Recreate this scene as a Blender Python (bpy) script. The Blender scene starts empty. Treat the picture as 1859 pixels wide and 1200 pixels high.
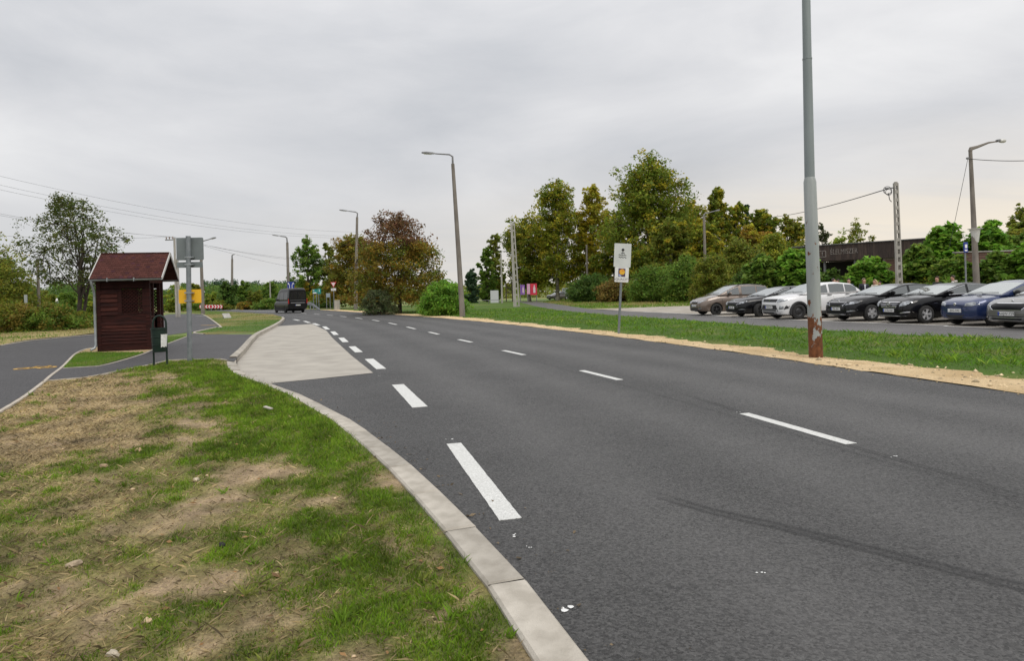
import bpy, bmesh, math, random
import numpy as np
from mathutils import Vector, Matrix
from mathutils.geometry import delaunay_2d_cdt
from mathutils.bvhtree import BVHTree

SC = bpy.context.scene
COL = SC.collection
R = math.radians
random.seed(7)
RNG = np.random.default_rng(7)

# ------------------------------------------------------------------ camera
F, CX, HY, CH = 1240.0, 929.5, 531.0, 1.5        # focal length, principal point (photo pixels), eye height (m)
ROLL = math.atan(0.0275)
cam_d = bpy.data.cameras.new('camera'); cam = bpy.data.objects.new('camera', cam_d); COL.objects.link(cam)
cam_d.sensor_width = 36.0; cam_d.lens = F / 1859 * 36.0
cam_d.shift_y = (HY - 600.0) / 1859.0
cam_d.clip_start = 0.05; cam_d.clip_end = 6000
cr, sr = math.cos(ROLL), math.sin(ROLL)
cam.matrix_world = Matrix(((cr, sr, 0, 0), (0, 0, -1, 0), (-sr, cr, 0, CH), (0, 0, 0, 1)))
SC.camera = cam

# ------------------------------------------------------------------ sky, sun, exposure
SUN_EL, SUN_AZ = R(44), R(150)                      # azimuth measured from +Y towards +X
world = bpy.data.worlds.new('World'); SC.world = world; world.use_nodes = True
wn, wl = world.node_tree.nodes, world.node_tree.links
for n in list(wn): wn.remove(n)
def W(t, **k):
    n = wn.new(t)
    for a, v in k.items(): setattr(n, a, v)
    return n
wout = W('ShaderNodeOutputWorld'); wbg = W('ShaderNodeBackground'); wbg.inputs['Strength'].default_value = 1.0
wl.new(wbg.outputs[0], wout.inputs[0])
sky = W('ShaderNodeTexSky', sky_type='NISHITA'); sky.sun_disc = False
sky.sun_elevation = SUN_EL; sky.sun_rotation = SUN_AZ
skys = W('ShaderNodeMix', data_type='RGBA', blend_type='MULTIPLY'); skys.inputs[0].default_value = 1
wl.new(sky.outputs[0], skys.inputs[6]); skys.inputs[7].default_value = (0.085, 0.085, 0.085, 1)
tc = W('ShaderNodeTexCoord'); sep = W('ShaderNodeSeparateXYZ'); wl.new(tc.outputs['Generated'], sep.inputs[0])
def M(op, a, b=None, clamp=False):
    n = W('ShaderNodeMath', operation=op); n.use_clamp = clamp
    for i, v in enumerate((a, b)):
        if v is None: continue
        if isinstance(v, (int, float)): n.inputs[i].default_value = v
        else: wl.new(v, n.inputs[i])
    return n.outputs[0]
zc = M('MAXIMUM', sep.outputs[2], 0.0)
den = M('ADD', zc, 0.16)
cu = M('DIVIDE', sep.outputs[0], den); cv = M('DIVIDE', sep.outputs[1], den)
comb = W('ShaderNodeCombineXYZ'); wl.new(cu, comb.inputs[0]); wl.new(cv, comb.inputs[1])
def cloud(scale, detail, rough, rotz, sx, sy, off):
    mp = W('ShaderNodeMapping'); wl.new(comb.outputs[0], mp.inputs[0])
    mp.inputs['Location'].default_value = off; mp.inputs['Rotation'].default_value = (0, 0, rotz); mp.inputs['Scale'].default_value = (sx, sy, 1)
    n = W('ShaderNodeTexNoise'); n.inputs['Scale'].default_value = scale; n.inputs['Detail'].default_value = detail; n.inputs['Roughness'].default_value = rough
    wl.new(mp.outputs[0], n.inputs['Vector']); return n.outputs[0]
def cloud3(scale, detail, rough, rot, sc, off):
    mp = W('ShaderNodeMapping'); wl.new(tc.outputs['Generated'], mp.inputs[0])
    mp.inputs['Location'].default_value = off; mp.inputs['Rotation'].default_value = rot; mp.inputs['Scale'].default_value = sc
    n = W('ShaderNodeTexNoise'); n.inputs['Scale'].default_value = scale; n.inputs['Detail'].default_value = detail; n.inputs['Roughness'].default_value = rough; n.inputs['Distortion'].default_value = .35
    wl.new(mp.outputs[0], n.inputs['Vector']); return n.outputs[0]
c1 = cloud3(1.25, 3, 0.45, (0, R(22), 0), (1.0, 1.0, 2.6), (1.9, 0.35, 2.2))
c2 = cloud3(3.6, 8, 0.58, (0, R(18), 0), (0.8, 0.8, 2.6), (5.2, 0.4, 1.3))
cm = M('ADD', M('MULTIPLY', c1, 0.70), M('MULTIPLY', c2, 0.30))
ramp = W('ShaderNodeValToRGB'); wl.new(cm, ramp.inputs[0])
e = ramp.color_ramp.elements
e[0].position = 0.36; e[0].color = (0.555, 0.57, 0.60, 1)
e[1].position = 0.62; e[1].color = (0.89, 0.885, 0.885, 1)
x = ramp.color_ramp.elements.new(0.50); x.color = (0.735, 0.735, 0.75, 1)
# thin bright band low over the horizon, warm towards the sun's quarter
hb = M('SUBTRACT', 1.0, M('MULTIPLY', zc, 4.6), True); hb = M('POWER', hb, 1.25)
sunq = M('ADD', M('MULTIPLY', sep.outputs[0], 0.75), M('MULTIPLY', sep.outputs[1], 0.55)); sunq = M('MAXIMUM', sunq, 0.0)
sunq = M('MULTIPLY', M('POWER', sunq, 1.7), 1.35, True)
warmc = W('ShaderNodeMix', data_type='RGBA'); wl.new(sunq, warmc.inputs[0])
warmc.inputs[6].default_value = (0.72, 0.69, 0.67, 1); warmc.inputs[7].default_value = (1.0, 0.89, 0.74, 1)
streak = cloud(1.3, 5, 0.6, R(8), 0.18, 0.9, (2.2, 0.4, 0))
sm = M('MULTIPLY', M('SUBTRACT', streak, 0.24), 3.1, True)
hf = M('MULTIPLY', M('MULTIPLY', hb, sm), M('ADD', M('MULTIPLY', sunq, 1.1), 0.35), True)
skyc = W('ShaderNodeMix', data_type='RGBA'); wl.new(hf, skyc.inputs[0]); wl.new(ramp.outputs[0], skyc.inputs[6]); wl.new(warmc.outputs[2], skyc.inputs[7])
# overcast skies brighten towards the zenith
zen = M('ADD', 0.97, M('MULTIPLY', M('MULTIPLY', zc, zc), 1.10))
zm = W('ShaderNodeMix', data_type='RGBA', blend_type='MULTIPLY'); zm.inputs[0].default_value = 1
wl.new(skyc.outputs[2], zm.inputs[6]); zcol = W('ShaderNodeCombineColor')
for i in range(3): wl.new(zen, zcol.inputs[i])
wl.new(zcol.outputs[0], zm.inputs[7])
fin = W('ShaderNodeMix', data_type='RGBA'); fin.inputs[0].default_value = 0.93
wl.new(skys.outputs[2], fin.inputs[6]); wl.new(zm.outputs[2], fin.inputs[7]); wl.new(fin.outputs[2], wbg.inputs['Color'])

sun_d = bpy.data.lights.new('sun', 'SUN'); sun = bpy.data.objects.new('sun', sun_d); COL.objects.link(sun)
sun_d.energy = 1.3; sun_d.angle = R(28); sun_d.color = (1.0, 0.95, 0.88)
sdir = Vector((math.sin(SUN_AZ) * math.cos(SUN_EL), math.cos(SUN_AZ) * math.cos(SUN_EL), math.sin(SUN_EL)))
sun.rotation_euler = sdir.to_track_quat('Z', 'Y').to_euler()
VS = SC.view_settings; VS.view_transform = 'Standard'; VS.look = 'None'; VS.exposure = 0.0; VS.gamma = 1.0; VS.use_curve_mapping = False
SC.render.engine = 'CYCLES'; SC.cycles.use_denoising = True; SC.cycles.max_bounces = 6; SC.cycles.transparent_max_bounces = 8

# ------------------------------------------------------------------ helpers: survey
def ray(px, py):
    dx, dy = (px - CX) / F, -(py - HY) / F
    return dx * cr + dy * sr, -dx * sr + dy * cr
def G(px, py, z=0.0):
    """ground point read off the photograph at height z"""
    X, Z = ray(px, py); t = (z - CH) / Z
    return Vector((X * t, t, z))
def H(px, py, d):
    """point at distance d"""
    X, Z = ray(px, py)
    return Vector((X * d, d, CH + Z * d))
def to_px(x, y, z):
    X, Z = x / y, (z - CH) / y
    return CX + F * (X * cr - Z * sr), HY - F * (X * sr + Z * cr)

# ------------------------------------------------------------------ helpers: objects
def tag(o, label=None, cat=None, group=None, kind=None):
    if label: o['label'] = label
    if cat: o['category'] = cat
    if group: o['group'] = group
    if kind: o['kind'] = kind
    return o
def thing(name, label, cat, loc=(0, 0, 0), rz=0.0, group=None):
    o = bpy.data.objects.new(name, None); COL.objects.link(o); o.empty_display_size = 0.2
    o.location = loc; o.rotation_euler = (0, 0, rz)
    return tag(o, label, cat, group)
def link(name, me, parent=None):
    o = bpy.data.objects.new(name, me); COL.objects.link(o)
    if parent: o.parent = parent
    return o
def setmat(me, m):
    for k in (m if isinstance(m, (list, tuple)) else [m]): me.materials.append(k)
def obj(name, verts, faces, m, parent=None, smooth=False, angle=None):
    me = bpy.data.meshes.new(name); me.from_pydata([tuple(v) for v in verts], [], faces); me.update()
    setmat(me, m)
    if smooth:
        me.polygons.foreach_set('use_smooth', [True] * len(me.polygons))
        if angle: me.set_sharp_from_angle(angle=R(angle))
    return link(name, me, parent)
def np_mesh(name, V, Fq, m, cols=None, smooth=False):
    """V (n,3), Fq (m,k) index array, cols (n,3) point colours"""
    me = bpy.data.meshes.new(name); k = Fq.shape[1]
    me.vertices.add(len(V)); me.vertices.foreach_set('co', np.ascontiguousarray(V, dtype=np.float32).ravel())
    me.loops.add(Fq.size); me.loops.foreach_set('vertex_index', np.ascontiguousarray(Fq, dtype=np.int32).ravel())
    me.polygons.add(len(Fq)); me.polygons.foreach_set('loop_start', np.arange(0, Fq.size, k, dtype=np.int32))
    me.polygons.foreach_set('loop_total', np.full(len(Fq), k, dtype=np.int32))
    if smooth: me.polygons.foreach_set('use_smooth', np.ones(len(Fq), dtype=bool))
    if cols is not None:
        a = me.attributes.new('col', 'FLOAT_COLOR', 'POINT')
        c4 = np.ones((len(V), 4), dtype=np.float32); c4[:, :3] = cols; a.data.foreach_set('color', c4.ravel())
    me.update(calc_edges=True); setmat(me, m)
    return me

class MB:
    def __init__(s): s.v = []; s.f = []
    def add(s, vs, fs):
        b = len(s.v); s.v += [tuple(v) for v in vs]; s.f += [tuple(i + b for i in f) for f in fs]; return s
    def box(s, c, d, rot=None, ch=0.0):
        """box centred at c with size d; rot a 3x3/Euler matrix; ch chamfers the vertical-ish edges"""
        hx, hy, hz = d[0] / 2, d[1] / 2, d[2] / 2
        if ch <= 0:
            vs = [(-hx, -hy, -hz), (hx, -hy, -hz), (hx, hy, -hz), (-hx, hy, -hz), (-hx, -hy, hz), (hx, -hy, hz), (hx, hy, hz), (-hx, hy, hz)]
            fs = [(0, 3, 2, 1), (4, 5, 6, 7), (0, 1, 5, 4), (1, 2, 6, 5), (2, 3, 7, 6), (3, 0, 4, 7)]
        else:
            k = min(ch, hx * .9, hy * .9, hz * .9)
            ring = lambda z, i: [(-hx + i, -hy + i, z), (hx - i, -hy + i, z), (hx - i, hy - i, z), (-hx + i, hy - i, z)]
            vs = ring(-hz, k) + ring(-hz + k, 0) + ring(hz - k, 0) + ring(hz, k)
            fs = [(3, 2, 1, 0), (12, 13, 14, 15)]
            for r in range(3):
                for i in range(4):
                    j = (i + 1) % 4; fs.append((r * 4 + i, r * 4 + j, r * 4 + 4 + j, r * 4 + 4 + i))
        c = Vector(c)
        vs = [c + (rot @ Vector(v) if rot else Vector(v)) for v in vs]
        return s.add(vs, fs)
    def tube(s, pts, rad, n=8, cap=True):
        pts = [Vector(p) for p in pts]; m = len(pts)
        rads = rad if isinstance(rad, (list, tuple)) else [rad] * m
        b = len(s.v); up = None
        for i, p in enumerate(pts):
            t = (pts[min(i + 1, m - 1)] - pts[max(i - 1, 0)])
            t = t.normalized() if t.length > 1e-9 else Vector((0, 0, 1))
            if up is None:
                up = Vector((0, 0, 1)) if abs(t.z) < .9 else Vector((1, 0, 0))
            a = t.cross(up)
            if a.length < 1e-6: up = Vector((0, 1, 0)); a = t.cross(up)
            a.normalize(); c = a.cross(t).normalized(); up = c
            for k in range(n):
                w = 2 * math.pi * k / n; s.v.append(tuple(p + (a * math.cos(w) + c * math.sin(w)) * rads[i]))
        for i in range(m - 1):
            for k in range(n):
                j = (k + 1) % n; s.f.append((b + i * n + k, b + i * n + j, b + i * n + n + j, b + i * n + n + k))
        if cap:
            s.f.append(tuple(b + k for k in range(n))[::-1]); s.f.append(tuple(b + (m - 1) * n + k for k in range(n)))
        return s
    def lathe(s, prof, n=20, axis='z', c=(0, 0, 0)):
        """prof [(r, h)]"""
        b = len(s.v); m = len(prof)
        for r, h in prof:
            for k in range(n):
                w = 2 * math.pi * k / n; q = (r * math.cos(w), r * math.sin(w), h)
                if axis == 'y': q = (q[0], q[2], q[1])
                if axis == 'x': q = (q[2], q[0], q[1])
                s.v.append((q[0] + c[0], q[1] + c[1], q[2] + c[2]))
        for i in range(m - 1):
            for k in range(n):
                j = (k + 1) % n; s.f.append((b + i * n + k, b + i * n + j, b + i * n + n + j, b + i * n + n + k))
        return s
    def prism(s, poly, ext, org=(0, 0, 0), ax=(1, 0, 0), ay=(0, 0, 1), an=(0, 1, 0)):
        """2-d outline poly swept along an by ext"""
        org, ax, ay, an = Vector(org), Vector(ax), Vector(ay), Vector(an); n = len(poly)
        vs = [org + ax * p[0] + ay * p[1] for p in poly]; vs += [v + an * ext for v in vs]
        fs = [tuple(range(n)), tuple(range(n, 2 * n))[::-1]]
        for i in range(n):
            j = (i + 1) % n; fs.append((i, i + n, j + n, j))
        return s.add(vs, fs)
    def build(s, name, m, parent=None, smooth=False, angle=40):
        return obj(name, s.v, s.f, m, parent, smooth, angle)

def spline(pts, step):
    """Catmull-Rom through 2-d/3-d points, resampled at about step"""
    P = [np.array(p, float) for p in pts]; P = [2 * P[0] - P[1]] + P + [2 * P[-1] - P[-2]]
    out = []
    for i in range(1, len(P) - 2):
        n = max(1, int(np.linalg.norm(P[i + 1] - P[i]) / step))
        for k in range(n):
            t = k / n
            out.append(0.5 * (2 * P[i] + (P[i + 1] - P[i - 1]) * t + (2 * P[i - 1] - 5 * P[i] + 4 * P[i + 1] - P[i + 2]) * t * t + (3 * P[i] - P[i - 1] - 3 * P[i + 1] + P[i + 2]) * t ** 3))
    out.append(P[-2]); return np.array(out)
def gx(pts, z=0.0):
    return [tuple(G(a, b, z))[:2] for a, b in pts]
def inside(poly, pts):
    poly = np.asarray(poly, float); x, y = pts[:, 0], pts[:, 1]; c = np.zeros(len(pts), bool); n = len(poly); j = n - 1
    for i in range(n):
        xi, yi = poly[i]; xj, yj = poly[j]
        with np.errstate(divide='ignore', invalid='ignore'):
            c ^= ((yi > y) != (yj > y)) & (x < (xj - xi) * (y - yi) / (yj - yi + 1e-12) + xi)
        j = i
    return c
def line_dist(pl, pts):
    """signed distance (right of the travel direction positive) and arc length for points against a polyline"""
    pl = np.asarray(pl, float); best = np.full(len(pts), 1e9); sg = np.zeros(len(pts)); arc = np.zeros(len(pts)); acc = 0.0
    for i in range(len(pl) - 1):
        a, b = pl[i], pl[i + 1]; d = b - a; L = np.hypot(*d)
        if L < 1e-9: continue
        t = ((pts - a) @ d) / (L * L); tc_ = np.clip(t, 0, 1); q = a + tc_[:, None] * d
        dd = np.hypot(*(pts - q).T); m = dd < best
        cr_ = d[0] * (pts[:, 1] - a[1]) - d[1] * (pts[:, 0] - a[0])
        best[m] = dd[m]; sg[m] = np.where(cr_[m] > 0, -1, 1) * dd[m]; arc[m] = acc + tc_[m] * L; acc += L
    return sg, arc
_lat = np.random.default_rng(3).random((256, 256))
def vnoise(x, y):
    xi, yi = np.floor(x).astype(int), np.floor(y).astype(int); fx, fy = x - xi, y - yi
    fx, fy = fx * fx * (3 - 2 * fx), fy * fy * (3 - 2 * fy); g = lambda a, b: _lat[a % 256, b % 256]
    return (g(xi, yi) * (1 - fx) + g(xi + 1, yi) * fx) * (1 - fy) + (g(xi, yi + 1) * (1 - fx) + g(xi + 1, yi + 1) * fx) * fy
def fbm(x, y, o=4):
    s, a, t = 0, .5, 0
    for i in range(o): s = s + a * vnoise(x * 2 ** i + 17.3 * i, y * 2 ** i + 9.1 * i); t += a; a *= .55
    return s / t
def sheet(name, poly, res, zf, m, kind='structure', far=None, cols=None, parent=None, attrs=None):
    """ground sheet filling a polygon: fine grid near, coarse far; zf(x, y) heights, cols(x, y) point colours"""
    poly = np.asarray(poly, float); bp = []
    rs = lambda d: res if far is None else max(res, res * d / far)
    for i in range(len(poly)):
        a, b = poly[i], poly[(i + 1) % len(poly)]; L = np.hypot(*(b - a)); n = max(1, int(L / rs(max(1, (a[1] + b[1]) / 2))))
        for k in range(n): bp.append(a + (b - a) * k / n)
    bp = np.array(bp); lo, hi = poly.min(0), poly.max(0); pts = []
    y = lo[1]; k = 0
    while y < hi[1]:
        r_ = rs(max(1, y)); xs = np.arange(lo[0] + (k % 2) * r_ * .5, hi[0], r_); pts.append(np.stack([xs, np.full(len(xs), y)], 1)); y += r_ * .87; k += 1
    pts = np.concatenate(pts) if pts else np.zeros((0, 2))
    pts = pts[inside(poly, pts)]
    if len(pts):
        cl = np.vstack([bp, bp[:1]]); d, _ = line_dist(cl, pts); lim = np.array([rs(max(1, q)) for q in pts[:, 1]]); pts = pts[np.abs(d) > lim * .45]
    allp = np.vstack([bp, pts])
    vo, _, fo, *_ = delaunay_2d_cdt([Vector(p) for p in allp], [], [list(range(len(bp)))], 1, 1e-6)
    V = np.array([(v.x, v.y) for v in vo]); Fa = np.array([f for f in fo if len(f) == 3], dtype=np.int32)
    a, b, c = V[Fa[:, 0]], V[Fa[:, 1]], V[Fa[:, 2]]
    fl = ((b - a)[:, 0] * (c - a)[:, 1] - (b - a)[:, 1] * (c - a)[:, 0]) < 0
    Fa[fl] = Fa[fl][:, ::-1]
    Z = zf(V[:, 0], V[:, 1]) if callable(zf) else np.full(len(V), zf)
    me = np_mesh(name, np.column_stack([V, Z]), Fa, m, cols(V[:, 0], V[:, 1]) if cols else None, smooth=True)
    if attrs:
        for an, fn in attrs.items():
            at = me.attributes.new(an, 'FLOAT', 'POINT'); at.data.foreach_set('value', fn(V).astype(np.float32))
    o = link(name, me, parent)
    if kind: o['kind'] = kind
    return o

# ------------------------------------------------------------------ helpers: materials
MATS = {}
def newmat(name):
    m = bpy.data.materials.new(name); m.use_nodes = True; return m, m.node_tree.nodes, m.node_tree.links, m.node_tree.nodes['Principled BSDF']
def pm(name, c1, c2=None, scale=6.0, rough=.6, metal=0.0, bump=0.0, bscale=60.0, coat=0.0, spec=.5, detail=4, lo=.35, hi=.65, stretch=(1, 1, 1), coord='Object', emit=None):
    if name in MATS: return MATS[name]
    m, n, l, p = newmat(name)
    p.inputs['Roughness'].default_value = rough; p.inputs['Metallic'].default_value = metal; p.inputs['Specular IOR Level'].default_value = spec
    if coat: p.inputs['Coat Weight'].default_value = coat; p.inputs['Coat Roughness'].default_value = .04
    p.inputs['Base Color'].default_value = (*c1, 1)
    t = n.new('ShaderNodeTexCoord'); mp = n.new('ShaderNodeMapping'); mp.inputs['Scale'].default_value = stretch; l.new(t.outputs[coord], mp.inputs[0])
    if c2:
        z = n.new('ShaderNodeTexNoise'); z.inputs['Scale'].default_value = scale; z.inputs['Detail'].default_value = detail; l.new(mp.outputs[0], z.inputs['Vector'])
        r = n.new('ShaderNodeValToRGB'); l.new(z.outputs[0], r.inputs[0])
        r.color_ramp.elements[0].position = lo; r.color_ramp.elements[0].color = (*c1, 1); r.color_ramp.elements[1].position = hi; r.color_ramp.elements[1].color = (*c2, 1)
        l.new(r.outputs[0], p.inputs['Base Color'])
    if bump:
        z2 = n.new('ShaderNodeTexNoise'); z2.inputs['Scale'].default_value = bscale; z2.inputs['Detail'].default_value = 5; l.new(mp.outputs[0], z2.inputs['Vector'])
        b = n.new('ShaderNodeBump'); b.inputs['Strength'].default_value = bump; b.inputs['Distance'].default_value = .02; l.new(z2.outputs[0], b.inputs['Height']); l.new(b.outputs[0], p.inputs['Normal'])
    MATS[name] = m; return m
def attr_mat(name, rough=.75, transl=0.0, noise=0.0, nscale=30, bump=0.0, bscale=80, spec=.3):
    """colour comes from the 'col' attribute (a leaf's, blade's or soil patch's own colour)"""
    if name in MATS: return MATS[name]
    m, n, l, p = newmat(name); p.inputs['Roughness'].default_value = rough; p.inputs['Specular IOR Level'].default_value = spec
    a = n.new('ShaderNodeAttribute'); a.attribute_name = 'col'; out = a.outputs['Color']
    t = n.new('ShaderNodeTexCoord')
    if noise:
        z = n.new('ShaderNodeTexNoise'); z.inputs['Scale'].default_value = nscale; z.inputs['Detail'].default_value = 6; z.inputs['Roughness'].default_value = .65; l.new(t.outputs['Object'], z.inputs['Vector'])
        r = n.new('ShaderNodeMapRange'); r.inputs[1].default_value = .3; r.inputs[2].default_value = .7; r.inputs[3].default_value = 1 - noise; r.inputs[4].default_value = 1 + noise; l.new(z.outputs[0], r.inputs[0])
        x = n.new('ShaderNodeVectorMath'); x.operation = 'SCALE'; l.new(out, x.inputs[0]); l.new(r.outputs[0], x.inputs['Scale']); out = x.outputs[0]
    l.new(out, p.inputs['Base Color'])
    if bump:
        z2 = n.new('ShaderNodeTexNoise'); z2.inputs['Scale'].default_value = bscale; z2.inputs['Detail'].default_value = 6; l.new(t.outputs['Object'], z2.inputs['Vector'])
        b = n.new('ShaderNodeBump'); b.inputs['Strength'].default_value = bump; b.inputs['Distance'].default_value = .03; l.new(z2.outputs[0], b.inputs['Height']); l.new(b.outputs[0], p.inputs['Normal'])
    if transl:
        tr = n.new('ShaderNodeBsdfTranslucent'); l.new(out, tr.inputs[0]); mx = n.new('ShaderNodeMixShader'); mx.inputs[0].default_value = transl
        l.new(p.outputs[0], mx.inputs[1]); l.new(tr.outputs[0], mx.inputs[2]); l.new(mx.outputs[0], n['Material Output'].inputs[0])
    MATS[name] = m; return m
def hx(r, g, b):
    f = lambda c: (c / 255 / 12.92) if c <= 10 else ((c / 255 + .055) / 1.055) ** 2.4
    return (f(r), f(g), f(b))

# ================================================================== THE SETTING
def sstep(a, b, x):
    t = np.clip((np.asarray(x, float) - a) / (b - a), 0, 1); return t * t * (3 - 2 * t)
def zl(y): return 0.015 + 0.085 * sstep(4, 15, y)          # level of the left-hand verge and paths
def GL(px, py):
    z = .08
    for _ in range(5):
        p = G(px, py, z); z = float(zl(p.y))
    return Vector((p.x, p.y, z))
def gl(pts): return [tuple(GL(a, b))[:2] for a, b in pts]

# ---- base ground, to the horizon
def ground_cols(x, y):
    n = fbm(x * .05, y * .05)[:, None]; n2 = fbm(x * .4 + 50, y * .4)[:, None]
    green = np.array([(.11, .165, .022)]); dry = np.array([(.28, .23, .09)]); t = np.clip((n - .42) * 4 + (n2 - .5) * 2.0, 0, 1)
    return green * (1 - t) + dry * t
m_ground = attr_mat('meadow_soil', noise=.45, nscale=3.0, bump=.6, bscale=8)
gx_ = np.concatenate([np.linspace(-2500, -130, 12), np.linspace(-110, 110, 56), np.linspace(130, 2500, 12)])
gy_ = np.concatenate([np.linspace(-400, -40, 6), np.linspace(-30, 160, 48), np.linspace(190, 4500, 16)])
XX, YY = np.meshgrid(gx_, gy_); nx, ny = len(gx_), len(gy_)
V = np.column_stack([XX.ravel(), YY.ravel(), np.full(XX.size, -.035)])
idx = np.arange(nx * ny).reshape(ny, nx); Fq = np.stack([idx[:-1, :-1], idx[:-1, 1:], idx[1:, 1:], idx[1:, :-1]], -1).reshape(-1, 4)
tag(link('ground', np_mesh('ground', V, Fq, m_ground, ground_cols(V[:, 0], V[:, 1]))), kind='structure')

# ---- main road
kerb_px = [(1050, 1186), (997.5, 1110.8), (945, 1049.5), (890.8, 990), (840, 939), (785.8, 885), (735, 839.5), (681, 797), (638, 766.6), (591, 742), (548, 720), (509, 706),
           (487.6, 697.7), (470, 693), (451, 686), (437, 677.5), (429.5, 667), (429.0, 659)]
bay_px = [(430.5, 657), (446.7, 639.6), (457.5, 624.6), (468, 613), (483, 604), (500.5, 594.4), (511, 587.5), (516.3, 582), (517, 579.5), (514, 576.8)]
k = gx(kerb_px); d0 = np.array(k[0]) - np.array(k[2]); d0 /= np.linalg.norm(d0)
kerb_w = [tuple(np.array(k[0]) + d0 * 14 + np.array((1.8, .5))), tuple(np.array(k[0]) + d0 * 5 + np.array((.2, 0)))] + k
KERB = spline(kerb_w, .25); BAY = spline(gx(bay_px), .25)
left_far = gx([(496, 572.5), (450, 569), (390, 565.5), (330, 563)])
right_px = [(1859, 716), (1700, 693), (1500, 664), (1350, 642), (1200, 622), (1100, 609.5), (1000, 597.5), (900, 586.5), (800, 577.5), (700, 570), (640, 566.3), (600, 563.7), (570, 561.8), (540, 560.6), (505, 559.8), (450, 560.2), (408, 562), (345, 562)]
r_ = gx(right_px); d1 = np.array(r_[0]) - np.array(r_[2]); d1 /= np.linalg.norm(d1)
RIGHT = spline([tuple(np.array(r_[0]) + d1 * 26 + np.array((5, 0))), tuple(np.array(r_[0]) + d1 * 9 + np.array((.5, 0)))] + r_, .8)
cdash_px = [((1350.7, 751), (1545, 806.5)), ((1056, 673), (1125, 690)), ((914, 636.5), (951, 644.5)), ((833, 616.5), (856, 621.5)), ((779, 603), (796, 607)), ((739, 593.7), (753.5, 597.2)), ((706, 586.3), (720, 589.3)),
            ((676, 581), (688, 583)), ((645.5, 577), (657.5, 578.8)), ((618, 574.2), (628.5, 575.4)), ((594, 572), (604, 572.9)), ((570, 570), (580, 570.9)), ((547, 568.2), (556, 569.2))]
ldash_px = [((823.9, 805.9), (926.8, 943.8)), ((722.2, 698.6), (762.6, 739.5)), ((669.9, 651.9), (692, 670)), ((638.9, 629.1), (651.6, 639.6)), ((619.3, 613.4), (627.5, 621.1)), ((603.8, 602), (610.3, 608)),
            ((588.3, 592.9), (595.2, 598.1)), ((569.4, 587.1), (578.4, 590.6)), ((552.2, 583), (561.8, 586)), ((533.6, 580), (543, 582))]
cpts = []
for a, b in cdash_px: cpts += [tuple(G(*b))[:2], tuple(G(*a))[:2]]
e0 = np.array(cpts[0]) - np.array(cpts[1]); e0 /= np.linalg.norm(e0)
cpts = [tuple(np.array(cpts[0]) + e0 * 22 + np.array((3.5, 0))), tuple(np.array(cpts[0]) + e0 * 8 + np.array((.4, 0)))] + cpts + [tuple(G(500, 565.5))[:2], tuple(G(430, 563.5))[:2]]
CENTRE = spline(cpts, .6)

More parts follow.
